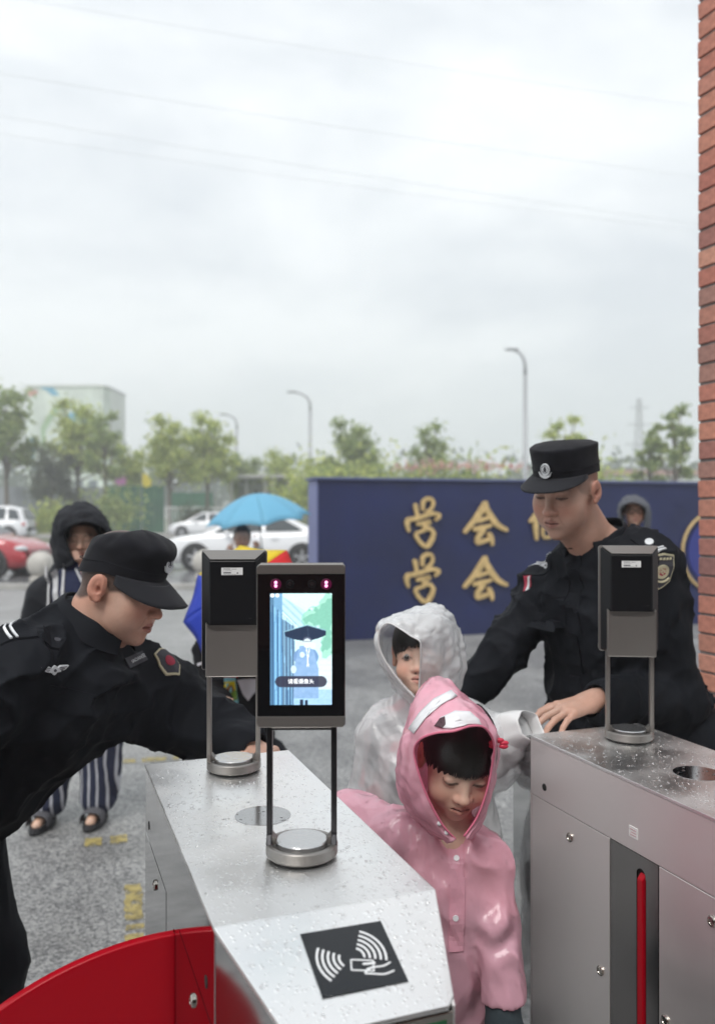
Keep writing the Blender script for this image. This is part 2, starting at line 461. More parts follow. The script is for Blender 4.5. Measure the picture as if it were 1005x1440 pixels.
def skin_colors(V, C, Rm, s, base, child=False, hairline=None, dark=(.012, .010, .009), brow=1.0, lash=1.0, lip=(.40, .14, .12)):
    p = head_local(V, C, Rm, s); x, y, z = p[:, 0], p[:, 1], p[:, 2]
    ax_ = np.abs(x); col = np.tile(np.array(base, dtype=np.float32), (len(V), 1))
    near = (np.abs(p) < .15).all(1)
    n = vnoise(V[:, 0] * 60 + 5, V[:, 1] * 60, V[:, 2] * 60)[:, None]; nb = vnoise(V[:, 0] * 22, V[:, 1] * 22 + 9, V[:, 2] * 22)[:, None]; nf = vnoise(V[:, 0] * 260, V[:, 1] * 260, V[:, 2] * 260)[:, None]
    col *= (.90 + .12 * n + .08 * nf) * (np.array((1.0, .90, .86)) + (1 - np.array((1.0, .90, .86))) * 1.6 * nb)
    def blend(w, c):
        nonlocal col
        w = (np.clip(w, 0, 1) * near)[:, None]; col = col * (1 - w) + np.array(c) * w
    front = np.clip((-y - .05) / .02, 0, 1)
    # redder cheeks, nose, ears
    red = (base[0] * 1.02, base[1] * .74, base[2] * .70)
    blend(.6 * np.exp(-(((ax_ - .042) / .020) ** 2 + ((z + .028) / .018) ** 2)) * front, red)
    blend(.6 * np.exp(-((ax_ / .016) ** 2 + ((z + .028) / .014) ** 2)) * front, red)
    blend(.7 * (ax_ > .078) * (np.abs(z) < .04), red)
    mz = -.060 if not child else -.055
    lw = 1 - (ax_ / .0215) ** 2
    lipm = (np.abs(z - (mz - .0005)) < .0115 * np.clip(lw, 0, 1) ** .6) & (y < -.082) & (ax_ < .0215)
    blend(lipm * .75, lip)
    ml = (np.abs(z - (mz - .0005 - .000 * x)) < .0016) & (y < -.080) & (ax_ < .0205)
    blend(ml * .85, (.05, .015, .012))
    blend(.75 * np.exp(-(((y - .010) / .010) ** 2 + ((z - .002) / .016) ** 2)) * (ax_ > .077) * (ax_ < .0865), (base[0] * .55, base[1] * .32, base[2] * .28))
    # brows
    bz = .0265 + .0035 * np.clip(1 - ((ax_ - .034) / .016) ** 2, -1, 1)
    bw = np.exp(-((z - bz) / .0036) ** 4) * np.clip((ax_ - .012) / .006, 0, 1) * np.clip((.053 - ax_) / .008, 0, 1) * (y < -.05)
    blend(bw * brow * (.55 + .45 * vnoise(V[:, 0] * 420, V[:, 1] * 420, V[:, 2] * 200)), dark)
    # lash line; lash < 0 draws eyes cast down, half open
    q_ = np.clip(1 - ((ax_ - .031) / .0165) ** 2, 0, 1)
    if lash > 0: lz = .0015 + .0055 * q_ if lash > 1 else .0015 - .0019 * q_
    else: lz = .0078 + .0012 * q_
    lwt = np.exp(-((z - lz) / .0020) ** 2) * (ax_ > .0155) * (ax_ < .048) * (y < -.055)
    blend(lwt * min(abs(lash), 1), (.02, .012, .010))
    if lash < 0:
        blend((np.abs(z - lz + .0022) < .0036 * q_) * (y < -.055) * .80, (.10, .075, .065)); blend((np.abs(z - lz + .0018) < .0034 * q_) * (np.abs(ax_ - .031) < .0068) * (y < -.055) * .95, (.016, .010, .008))
        blend(np.exp(-((z - lz + .0066 * q_ + .0005) / .0012) ** 2) * (q_ > .05) * (y < -.055) * .35, (base[0] * .5, base[1] * .36, base[2] * .32))
        blend(np.exp(-((z - (lz + .0050 * q_ + .001)) / .0012) ** 2) * (q_ > 0) * (y < -.055) * .4, (base[0] * .5, base[1] * .38, base[2] * .34))
    if not child:
        # lines of age: under the eye and beside the mouth, faint beard shadow
        blend(np.exp(-((z - (-.010 - .006 * q_)) / .0014) ** 2) * (q_ > .1) * (y < -.05) * .22, (base[0] * .55, base[1] * .45, base[2] * .42))
        tt = np.clip((-z - .034) / .032, 0, 1); blend(np.exp(-((ax_ - (.0195 + .0125 * tt)) / .0016) ** 2) * (z < -.034) * (z > -.066) * (y < -.07) * .40, (base[0] * .5, base[1] * .38, base[2] * .35))
        bs = np.clip((-z - .045) / .02, 0, 1) * np.clip((-y - .01) / .03, 0, 1) * (1 - lipm)
        blend(bs * .22 * (.4 + .8 * vnoise(V[:, 0] * 450, V[:, 1] * 450, V[:, 2] * 450)), (base[0] * .45, base[1] * .48, base[2] * .52))
    # shade of the eye sockets painted into the skin colour, dark nostrils
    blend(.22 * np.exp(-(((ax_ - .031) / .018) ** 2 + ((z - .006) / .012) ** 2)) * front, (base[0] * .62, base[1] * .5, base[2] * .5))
    blend(((np.abs(ax_ - .0065) < .0038) & (np.abs(z + .0375) < .0030) & (y < -.092)) * .8, (.06, .02, .015))
    if hairline is not None:
        w = hairline(x, y, z)
        blend(w * (.86 + .14 * vnoise(V[:, 0] * 500, V[:, 1] * 500, V[:, 2] * 500)), dark)
    return col

def hand(F, W, Rm, s=1.0, right=False, curl=.35, spread=1.0, thumb=.5):
    """W wrist point; frame columns of Rm: x=across towards thumb (mirrored for right), y=fingers, z=back of the hand"""
    Rm = np.array(Rm, dtype=np.float64); W = np.array(W, dtype=np.float64)
    def T(p): return (W + Rm @ (np.array(p) * s)).astype(np.float32)
    zz = Rm[:, 2]
    F.cap(T((-.018, .020, 0)), T((-.028, .078, .002)), .014 * s, .0125 * s, .012 * s)
    F.cap(T((0, .015, 0)), T((-.006, .082, .004)), .016 * s, .0135 * s, .012 * s)
    F.cap(T((.016, .020, 0)), T((.020, .080, .003)), .015 * s, .0130 * s, .012 * s)
    F.cap(T((0, -.02, 0)), T((0, .02, 0)), .022 * s, .021 * s, .012 * s, sq=(Rm[:, 0], 1.25))
    spec = [(.026, .086, .075, .0085, 9), (.006, .090, .083, .0088, 2), (-.014, .086, .077, .0083, -5), (-.031, .076, .060, .0075, -14)]
    for i, (x, y, ln, r, ang) in enumerate(spec):
        a = R(ang * spread); cu = curl * (1 + .12 * i)
        p = np.array((x, y, .002)); d = 0.0
        for j, (fr, rr) in enumerate(((.45, 1.0), (.30, .92), (.25, .84))):
            d += cu * (.5, .9, .6)[j]
            dv = np.array((math.sin(a) * math.cos(d), math.cos(a) * math.cos(d), -math.sin(d)))
            q = p + dv * ln * fr
            F.cap(T(p), T(q), r * rr * s, r * rr * .92 * s, .0022)
            if j == 0: F.ell(T(p + np.array((0, 0, .003))), (.0095 * s,) * 3, .006)
            p = q
    p0 = np.array((.022, .022, -.004)); p1 = p0 + np.array((.026, .028, -.008)); p2 = p1 + np.array((.014 + .01 * thumb, .030, -.006)); p3 = p2 + np.array((.004, .024, -.006))
    F.cap(T(p0), T(p1), .0135 * s, .0115 * s, .010 * s); F.cap(T(p1), T(p2), .0105 * s, .0095 * s, .004); F.cap(T(p2), T(p3), .0095 * s, .0082 * s, .003)

def frame(y, z):
    """orthonormal frame with given finger direction y and back-of-hand z"""
    y = np.array(y, dtype=float); y /= np.linalg.norm(y); z = np.array(z, dtype=float); z -= y * (z @ y); z /= np.linalg.norm(z)
    return np.stack([np.cross(y, z), y, z], 1)

def fold_fn(items, base=.0035, f=9.0, seed=0.0, detail=.0010):
    """cloth relief: warped ridged noise plus local creases (pt, dir, freq, amp, radius)"""
    def fn(x, y, z):
        w = vnoise(x * 5 + 11, y * 5 + seed, z * 5); w2 = vnoise(x * 4 + seed, y * 4 + 3, z * 4 + 17)
        u1 = (x * .8 + z * .6) * f + 2.2 * w + seed; v1 = (z * .8 - x * .6) * f * .45 + 1.6 * w2; q1 = y * f * .8 + 5
        n1 = vnoise(u1, q1, v1); r1 = (1 - np.abs(2 * n1 - 1)) ** 3
        n2 = vnoise((x * .7 - z * .7) * f * 1.7 + 3 * w2 + 4, y * f * 1.5 + seed, (x * .7 + z * .7) * f * .8 + 2 * w); r2 = (1 - np.abs(2 * n2 - 1)) ** 3
        n3 = vnoise(x * 34 + 6 * w, y * 34, z * 22 + 5 * w2 + seed); r3 = (1 - np.abs(2 * n3 - 1)) ** 2
        d = -base * 2.2 * (r1 - .25) - base * 1.5 * (r2 - .25) * (.4 + 1.2 * w) - base * .5 * (r3 - .33)
        d += detail * (vnoise(x * 80, y * 80, z * 60 + seed) - .5)
        for pt, dr, fq, am, rad in items:
            dr = np.array(dr, dtype=float); dr /= np.linalg.norm(dr)
            px, py, pz = x - pt[0], y - pt[1], z - pt[2]
            t = px * dr[0] + py * dr[1] + pz * dr[2]
            r2_ = (px * px + py * py + pz * pz) / rad ** 2
            ph = fq * .62 * t + 7 * w + 4.5 * n2
            wv = (1 - np.abs(np.sin(ph))) ** 2.2 - .22
            d -= am * 1.15 * wv * np.exp(-r2_) * np.clip(n1 * 2.2 - .45, 0, 1)
        return d
    return fn

def film_fn(items, amp=.004, f=9.0, seed=0.0, mask=None):
    """thin plastic film: sharp billow creases and facets"""
    def fn(x, y, z):
        w = vnoise(x * 6 + seed, y * 6 + 2, z * 6); w2 = vnoise(x * 5 + 9, y * 5 + seed, z * 5 + 4)
        d = 0
        for k, (g, a) in enumerate(((1.0, 1.0), (2.1, .55), (4.3, .28))):
            c, s_ = math.cos(k * .45 - .3), math.sin(k * .45 - .3)
            n = vnoise((x * c + z * s_) * f * g + 1.6 * w + seed + k * 7, y * f * g + 1.2 * w2, (z * c - x * s_) * f * g * .36 + 1.2 * w2)
            d = d + a * (.30 - np.minimum(np.abs(2 * n - 1), .62))
        d = -amp * d * (.5 + w)
        for pt, dr, fq, am, rad in items:
            dr = np.array(dr, dtype=float); dr /= np.linalg.norm(dr)
            px, py, pz = x - pt[0], y - pt[1], z - pt[2]
            t = px * dr[0] + py * dr[1] + pz * dr[2]
            d = d + am * (np.abs(np.sin(fq * .5 * t + 6 * w + 4 * w2)) - .5) * np.exp(-(px * px + py * py + pz * pz) / rad ** 2)
        return d
    return fn

def smooth_mesh(V, Q, it=2, lam=.5):
    """Laplacian smoothing on numpy arrays"""
    V = V.astype(np.float64).copy(); n = len(V)
    e = np.concatenate([Q[:, [0, 1]], Q[:, [1, 2]], Q[:, [2, 3]], Q[:, [3, 0]]])
    for i in range(it):
        s = np.zeros_like(V); c = np.zeros(n)
        for k in range(3): s[:, k] = np.bincount(e[:, 0], V[e[:, 1], k], n) + np.bincount(e[:, 1], V[e[:, 0], k], n)
        c = np.bincount(e[:, 0], minlength=n) + np.bincount(e[:, 1], minlength=n)
        l = lam if i % 2 == 0 else -lam * .96
        V += l * (s / np.maximum(c, 1)[:, None] - V)
    return V.astype(np.float32)

def beads(root, name, V, Q, m, n, seed, r0=.0007, r1=.0020, up=.15):
    """rain beads on the upward facing side of a mesh"""
    V = np.asarray(V, dtype=float); Q = np.asarray(Q); g = np.random.default_rng(seed)
    a, b, c = V[Q[:, 0]], V[Q[:, 1]], V[Q[:, 2]]; nr = np.cross(b - a, c - a); nr /= np.maximum(np.linalg.norm(nr, axis=1), 1e-12)[:, None]
    ok = np.nonzero((nr[:, 2] > up) & (nr[:, 1] < .5))[0]
    if len(ok) == 0: return
    pick = g.choice(ok, n); bm = bmesh.new(); bmesh.ops.create_icosphere(bm, subdivisions=1, radius=1)
    B = np.array([v.co[:] for v in bm.verts]); T = np.array([[v.index for v in f.verts] for f in bm.faces]); bm.free()
    vs, fs = [], []
    for i, k in enumerate(pick):
        r = r0 + (r1 - r0) * g.random() ** 2.5; p = a[k] + nr[k] * r * .35
        vs.append(B * r + p); fs.append(T + i * len(B))
    o = npmesh(name, np.concatenate(vs), np.concatenate(fs), m, root); o['kind'] = 'stuff'; return o

def crspline(pts, n, closed=False):
    pts = np.array(pts, dtype=float); m = len(pts); out = []
    segs = m if closed else m - 1
    for i in range(n):
        t = i / n * segs if closed else i / (n - 1) * segs
        j = min(int(t), segs - 1); u = t - j
        g = (lambda q: pts[q % m]) if closed else (lambda q: pts[min(max(q, 0), m - 1)])
        p0, p1, p2, p3 = g(j - 1), g(j), g(j + 1), g(j + 2)
        out.append(.5 * ((2 * p1) + (-p0 + p2) * u + (2 * p0 - 5 * p1 + 4 * p2 - p3) * u * u + (-p0 + 3 * p1 - 3 * p2 + p3) * u ** 3))
    return np.array(out)
def loft(rows, nu, nv, closed=False):
    """rows of 3-D control points -> smooth grid (V, Q)"""
    A = np.stack([crspline(r, nu, closed) for r in rows])
    G = np.stack([crspline(A[:, i], nv) for i in range(nu)], 1)    # nv x nu x 3
    Q = []
    for j in range(nv - 1):
        for i in range(nu if closed else nu - 1):
            i2 = (i + 1) % nu
            Q.append((j * nu + i, j * nu + i2, (j + 1) * nu + i2, (j + 1) * nu + i))
    return G.reshape(-1, 3), np.array(Q)
def sheet(name, V, Q, m, parent, thick=.0015, col=None, off=0.0):
    o = npmesh(name, V, Q, m, parent, True, col)
    md = o.modifiers.new('thickness', 'SOLIDIFY'); md.thickness = thick; md.offset = off
    return o

def bvh_of(o):
    me = o.data; mw = o.matrix_world
    return BVHTree.FromPolygons([v.co[:] for v in me.vertices], [p.vertices[:] for p in me.polygons])
def ray_px(bvh, u, v):
    d = P(u, v, 1.0) - Vector((0, 0, CAMZ))
    h = bvh.ray_cast(Vector((0, 0, CAMZ)), d.normalized(), 40)
    return h[0], h[1]
def decal(bvh, name, hit, nrm, up, polys, m, parent, off=.0018, thick=.001, cast=True):
    """flat shapes (lists of 2-D outlines) laid on a cloth surface round a point"""
    nrm = nrm.normalized(); up = (up - nrm * up.dot(nrm)).normalized(); rt = up.cross(nrm).normalized()
    bm = bmesh.new()
    for k, pl in enumerate(polys):
        b2 = bmesh.new()
        try: b2.faces.new([b2.verts.new((a, b, 0)) for a, b in pl])
        except ValueError: pass
        bmesh.ops.triangulate(b2, faces=b2.faces)
        if cast:
            for _ in range(3):
                es = [e for e in b2.edges if e.calc_length() > .009]
                if not es: break
                bmesh.ops.subdivide_edges(b2, edges=es, cuts=1); bmesh.ops.triangulate(b2, faces=b2.faces)
        vm = {}
        for v_ in b2.verts:
            p = hit + rt * v_.co.x + up * v_.co.y
            if cast:
                h = bvh.ray_cast(p + nrm * .06, -nrm, .14)
                if h[0] is not None and (h[0] - p).length < .045: p = h[0]
            vm[v_] = bm.verts.new(p + nrm * (off + .0003 * k))
        for f_ in b2.faces: bm.faces.new([vm[v_] for v_ in f_.verts])
        b2.free()
    r = bmesh.ops.extrude_face_region(bm, geom=bm.faces[:])
    bmesh.ops.translate(bm, vec=-nrm * (thick + off), verts=[g for g in r['geom'] if isinstance(g, bmesh.types.BMVert)])
    bmesh.ops.recalc_face_normals(bm, faces=bm.faces)
    me = bpy.data.meshes.new(name); bm.to_mesh(me); bm.free(); me.materials.append(m)
    o = bpy.data.objects.new(name, me); link(o, parent); return o
def circ(cx, cy, rx, ry=None, n=20, a0=0, a1=360):
    ry = rx if ry is None else ry
    full = abs(a1 - a0) >= 359.9
    m = n if full else n + 1
    return [(cx + rx * math.cos(R(a0 + (a1 - a0) * i / n)), cy + ry * math.sin(R(a0 + (a1 - a0) * i / n))) for i in range(m)]
def ringpoly(cx, cy, r0, r1, a0, a1, n=16):
    return circ(cx, cy, r1, n=n, a0=a0, a1=a1) + circ(cx, cy, r0, n=n, a0=a1, a1=a0)
def stroke(pts, w, taper=True, n=14):
    """brush stroke outline"""
    c = crspline([tuple(p) + (0,) for p in pts], n)[:, :2]
    t = np.gradient(c, axis=0); t /= np.maximum(np.linalg.norm(t, axis=1), 1e-9)[:, None]
    nr = np.stack([-t[:, 1], t[:, 0]], 1)
    ws = np.array([w * .5 * ((.72 + .28 * math.sin(math.pi * (i / (n - 1)) * 1.0 + .6)) if taper else 1.0) for i in range(n)])
    l = c + nr * ws[:, None]; r = c - nr * ws[:, None]
    e0 = c[0] - t[0] * ws[0] * .7; e1 = c[-1] + t[-1] * ws[-1] * .7
    return [tuple(p) for p in l] + [tuple(e1)] + [tuple(p) for p in r[::-1]] + [tuple(e0)]
# ================================================================== materials
def asphalt_mat():
    m = bpy.data.materials.new('wet_asphalt'); m.use_nodes = True; t = m.node_tree; b = t.nodes['Principled BSDF']
    co = N(t, 'ShaderNodeTexCoord'); lk = t.links.new
    def noise(sc_, det=4, rough=.5):
        n = N(t, 'ShaderNodeTexNoise'); n.inputs['Scale'].default_value = sc_; n.inputs['Detail'].default_value = det; n.inputs['Roughness'].default_value = rough
        lk(co.outputs['Object'], n.inputs['Vector']); return n
    v = N(t, 'ShaderNodeTexVoronoi'); v.inputs['Scale'].default_value = 105; lk(co.outputs['Object'], v.inputs['Vector'])
    v2 = N(t, 'ShaderNodeTexVoronoi'); v2.inputs['Scale'].default_value = 170; lk(co.outputs['Object'], v2.inputs['Vector'])
    big = noise(.55, 5); mid = noise(3.2, 5)
    r1 = N(t, 'ShaderNodeValToRGB'); r1.color_ramp.elements[0].color = (.095, .096, .098, 1); r1.color_ramp.elements[1].color = (.34, .338, .33, 1)
    r1.color_ramp.elements[0].position = .12; r1.color_ramp.elements[1].position = .95
    sep = N(t, 'ShaderNodeSeparateColor'); lk(v.outputs['Color'], sep.inputs[0]); lk(sep.outputs[0], r1.inputs[0])
    mr = N(t, 'ShaderNodeMapRange'); mr.inputs[1].default_value = .3; mr.inputs[2].default_value = .7; mr.inputs[3].default_value = .85; mr.inputs[4].default_value = 1.45
    lk(big.outputs[0], mr.inputs[0])
    mr2 = N(t, 'ShaderNodeMapRange'); mr2.inputs[1].default_value = .3; mr2.inputs[2].default_value = .7; mr2.inputs[3].default_value = .8; mr2.inputs[4].default_value = 1.2
    lk(mid.outputs[0], mr2.inputs[0])
    mu = N(t, 'ShaderNodeMath', operation='MULTIPLY'); lk(mr.outputs[0], mu.inputs[0]); lk(mr2.outputs[0], mu.inputs[1])
    s = N(t, 'ShaderNodeVectorMath', operation='SCALE'); lk(r1.outputs[0], s.inputs[0]); lk(mu.outputs[0], s.inputs['Scale'])
    lk(s.outputs[0], b.inputs['Base Color'])
    rr = N(t, 'ShaderNodeMapRange'); rr.inputs[1].default_value = .38; rr.inputs[2].default_value = .62; rr.inputs[3].default_value = .285; rr.inputs[4].default_value = .46
    lk(big.outputs[0], rr.inputs[0]); lk(rr.outputs[0], b.inputs['Roughness'])
    bp = N(t, 'ShaderNodeBump'); bp.inputs['Strength'].default_value = .55; bp.inputs['Distance'].default_value = .004
    ad = N(t, 'ShaderNodeMath', operation='ADD'); lk(v.outputs['Distance'], ad.inputs[0]); lk(v2.outputs['Distance'], ad.inputs[1])
    lk(ad.outputs[0], bp.inputs['Height']); lk(bp.outputs[0], b.inputs['Normal'])
    b.inputs['Specular IOR Level'].default_value = .6
    return m
M_asph = asphalt_mat()
M_road = mat('wet_road', (.20, .20, .205), .22, bump=(30, .25, 4), vary=(.4, .25), rvary=(.5, .08, .24))
M_kerb = mat('kerb_concrete', (.36, .35, .33), .6, bump=(60, .4), vary=(3, .2))
M_yellow = mat('worn_yellow_paint', (.40, .32, .11), .5, vary=(25, .35), bump=(90, .6))
def wear_alpha(m, sc_, lo, hi):
    t = m.node_tree; n = N(t, 'ShaderNodeTexNoise'); n.inputs['Scale'].default_value = sc_; n.inputs['Detail'].default_value = 8; n.inputs['Roughness'].default_value = .7
    co = N(t, 'ShaderNodeTexCoord'); t.links.new(co.outputs['Object'], n.inputs['Vector'])
    r = N(t, 'ShaderNodeMapRange'); r.inputs[1].default_value = lo; r.inputs[2].default_value = hi; r.inputs[4].default_value = .85; t.links.new(n.outputs[0], r.inputs[0]); t.links.new(r.outputs[0], t.nodes['Principled BSDF'].inputs['Alpha'])
wear_alpha(M_yellow, 30, .36, .52)
M_grass = mat('ground_grass', (.10, .14, .05), .9, vary=(2, .4), bump=(20, 1, 5, .03))
M_mortar = mat('mortar', (.22, .20, .19), .9, bump=(120, .6), vary=(20, .2))
M_brick = mat('brick', (1, 1, 1), .82, bump=(160, .8, 6, .0015), vary=(45, .22), objrand=[
    (0, (.36, .13, .10)), (.2, (.45, .175, .125)), (.38, (.24, .12, .11)), (.45, (.50, .22, .15)), (.7, (.41, .15, .115)), (.88, (.54, .27, .19)), (1, (.20, .115, .11))])
M_blue = mat('blue_wall_paint', (.0055, .0120, .070), .5, vary=(1.6, .24), bump=(8, .08, 3, .004), spec=.5)
M_blue_end = mat('blue_wall_end', (.16, .18, .34), .5, vary=(2, .1))
M_gold = mat('dull_gold', (.60, .43, .19), .45, metal=.15, vary=(14, .2))
M_emblem_blue = mat('emblem_blue', (.02, .03, .20), .5)
M_leaf = mat('leaves', (1, 1, 1), .6, attr='Col', transl=.5)
M_bark = mat('bark', (.14, .115, .09), .9, bump=(18, .9, 5, .01), vary=(6, .3))
M_white_paint = mat('white_car_paint', (.78, .79, .80), .18, coat=.8)
M_red_paint = mat('red_car_paint', (.42, .025, .035), .2, coat=.8)
M_carglass = mat('car_glass', (.05, .06, .065), .08, spec=.8)
M_tyre = mat('tyre_rubber', (.02, .02, .02), .75)
M_rim = mat('wheel_alloy', (.55, .55, .56), .3, metal=.9)
M_lampred = mat('tail_lamp_red', (.5, .02, .02), .2, coat=.5)
M_lampclr = mat('headlamp_clear', (.6, .62, .64), .1, coat=.7)
M_trim = mat('dark_trim', (.03, .03, .03), .5)
M_pole = mat('galvanised_pole', (.36, .37, .38), .45, metal=.3)
M_wire = mat('power_wire', (.62, .63, .64), .7)
M_fgreen = mat('green_hoarding', (.035, .15, .085), .6, vary=(1, .15))
M_fgrey = mat('grey_hoarding', (.30, .32, .345), .6, vary=(.8, .15))
M_fwhite = mat('white_railing', (.6, .6, .59), .5)
M_bldg = mat('pale_building', (.62, .64, .61), .8, vary=(.2, .12))
M_bldg2 = mat('pale_mural', (.60, .66, .60), .8, vary=(.35, .25))
M_mural = mat('mural_blue', (.10, .36, .52), .6, vary=(.6, .2))
M_mural2 = mat('mural_red', (.5, .22, .16), .6, vary=(.6, .2))
M_win = mat('far_window', (.10, .13, .15), .15)
M_pink = mat('pink_banner', (.66, .25, .55), .6)
M_yel = mat('yellow_banner', (.75, .62, .06), .6)
M_hill = mat('far_woods', (.07, .10, .075), .95, vary=(.03, .3), bump=(.4, 1, 5, 2))
M_stoneball = mat('pale_stone', (.46, .44, .40), .6, bump=(60, .5), vary=(6, .15))
M_shed = mat('pavilion_metal', (.42, .42, .40), .6)

# ================================================================== ground
def plane_xy(name, pts, z, m, kind='structure', sub=0):
    bm = bmesh.new(); bm.faces.new([bm.verts.new((x, y, z)) for x, y in pts])
    me = bpy.data.meshes.new(name); bm.to_mesh(me); bm.free(); me.materials.append(m)
    o = bpy.data.objects.new(name, me); link(o); o['kind'] = kind; return o
TH = math.radians(20.5)
def rot2(x, y, a=TH): return (x * math.cos(a) - y * math.sin(a), x * math.sin(a) + y * math.cos(a))
plane_xy('ground', [(-260, -40), (260, -40), (260, 520), (-260, 520)], -.03, M_grass)
# forecourt of wet asphalt, up to the street
plane_xy('forecourt', [(-60, -12), (60, -12), (60, 16.5), (-60, 16.5)], 0.0, M_asph)
MB().box(-60, 60, 16.5, 16.75, -.02, .10).build('kerb', M_kerb, bevel=.01)['kind'] = 'structure'
plane_xy('road', [(-150, 16.75), (150, 16.75), (150, 52), (-150, 52)], -.012, M_road)
MB().box(-150, 150, 52, 52.3, -.02, .12).build('kerb', M_kerb, bevel=.01)['kind'] = 'structure'
plane_xy('pavement', [(-150, 52.3), (150, 52.3), (150, 57), (-150, 57)], .10, M_kerb)
# painted bay lines, broken by wear
pl = MB()
def paint_line(x0, y0, x1, y1, w):
    a = Vector((x0, y0)); b = Vector((x1, y1)); d = (b - a); n = int(max(2, d.length / .035)); d /= n
    px = Vector((-d.y, d.x)).normalized() * w / 2
    for i in range(n):
        if random.random() < .10: continue
        p, q = a + d * i, a + d * (i + 1)
        j = [random.uniform(.72, 1.0) for _ in range(4)]
        pl.bm.faces.new([pl.bm.verts.new((c.x, c.y, .004)) for c in (p - px * j[0], q - px * j[1], q + px * j[2], p + px * j[3])])
paint_line(-2.25, 5.85, -.85, 6.15, .10); paint_line(-3.6, 5.5, -2.45, 5.8, .10)
paint_line(-1.75, 5.02, -.70, 5.28, .10); paint_line(-4.4, 4.3, -2.0, 4.95, .10)
paint_line(-1.23, 3.85, -.66, 4.02, .11); paint_line(-2.6, 3.45, -1.75, 3.7, .11)
paint_line(-.90, 3.42, -.795, 3.05, .075); paint_line(-.79, 3.02, -.62, 2.45, .075)
o = pl.build('painted_line', M_yellow); o['kind'] = 'structure'

# ================================================================== brick gate pillar
g0 = (1.192, 3.0)          # far left corner of the pillar
pil = empty('brick_pillar', (g0[0], g0[1], 0), TH, 'red brick gate pillar rising out of frame behind the security barrier at the right', 'brick pillar')
PW, PD, PH, CO = .60, .72, 4.34, .0670
MB().box(.007, PW - .007, -PD + .007, -.007, 0, PH).build('mortar_core', M_mortar, pil)
JT = .009
bmeshes = []
for ln in (.115 - JT, .240 - JT):
    for v in range(4):
        b = MB(); b.box(0, .052, -ln, 0, 0, CO - JT)
        for vv in b.bm.verts: vv.co += Vector((random.uniform(-.001, .0006), random.uniform(-.0022, .0022), random.uniform(-.0015, .0015)))
        o = b.build('brick', M_brick, bevel=.0022, seg=1); me = o.data; bpy.data.objects.remove(o); bmeshes.append(me)
nc = int(PH / CO)
cnt = 0
for c in range(nc):
    z = c * CO + .004
    y = 0.0
    seq = (0, 1, 1, 0) if c % 2 == 0 else (1, 1, 1)
    # left face, alternate courses start with a header
    for s_ in seq:
        ln = (.115, .240)[s_]
        if y - ln < -PD - .02: break
        o = bpy.data.objects.new('brick', bmeshes[s_ * 4 + random.randrange(4)])
        o.location = (random.uniform(-.0015, .0015), y - JT / 2 + random.uniform(-.002, .002), z); o.rotation_euler = (random.gauss(0, .004), 0, random.gauss(0, .006))
        link(o, pil); cnt += 1; y -= ln
# the other faces: one joined part
b = MB()
for c in range(nc):
    z = c * CO + .004
    for fy, sg in ((0.0, -1), (-PD, 1)):
        x = .058 if c % 2 else .058
        while x < PW - .02:
            ln = min(.231, PW - x) if (x > .06 or c % 2) else .106
            b.box(x, x + ln - .004, min(fy, fy + sg * .05), max(fy, fy + sg * .05), z, z + CO - JT); x += ln + .009
    y = -.004
    while y > -PD + .02:
        ln = min(.231, PD + y); b.box(PW - .05, PW - .001, y - ln + .004, y, z, z + CO - JT); y -= ln + .009
b.build('brick_face', M_brick, pil)['kind'] = 'stuff'

# ================================================================== brick shell added out of view behind the camera to darken reflections
gh = empty('added_gatehouse', (0, 0, 0), TH, 'unseen brick shell with a flat roof, added behind the viewer to darken reflections', 'building')
MB().box(-5.2, 4.6, -6.6, -6.3, 0, 3.4).box(-5.5, -5.2, -6.6, -2.6, 0, 3.4).box(4.6, 4.9, -6.6, -2.6, 0, 3.4).build('wall', M_brick, gh)
MB().box(-5.7, 5.1, -6.8, -2.3, 3.4, 3.65).build('roof', mat('added_roof_render', (.42, .40, .38), .8), gh)
MB().box(-1.2, 1.2, -6.31, -6.26, 0, 2.4).build('door', mat('added_door_paint', (.03, .035, .04), .3), gh)

# ================================================================== blue wall with gold lettering
w0 = Vector((-.47, 9.80, 0)); w1 = Vector((4.47, 11.35, 0))
wd = (w1 - w0).normalized(); wang = math.atan2(wd.y, wd.x)
wall = empty('blue_sign_wall', w0, wang, 'long low navy blue wall carrying raised gold characters across the forecourt', 'sign wall')
WL, WH, WT = 9.5, 1.868, .40
body = MB().box(.02, WL, 0, WT, 0, WH).build('wall_panel', M_blue, wall, bevel=.004, seg=1)
MB().box(.0, .018, .004, WT - .004, .0, WH - .004).build('end_panel', M_blue_end, wall, bevel=.003, seg=1)
MB().box(-.03, WL, -.04, WT + .04, WH, WH + .03).build('coping', mat('wall_coping', (.10, .12, .24), .5), wall, bevel=.006)
def wall_px(u, v):
    """photo pixel -> wall-local (x, z)"""
    d = Vector(((u - 502.5) / FPX, 1.0, -(v - 720.0) / FPX)); o_ = Vector((0, 0, CAMZ))
    n = Vector((-wd.y, wd.x, 0)); t = (w0 - o_).dot(n) / d.dot(n); p = o_ + d * t
    return ((p - w0).dot(wd), p.z)
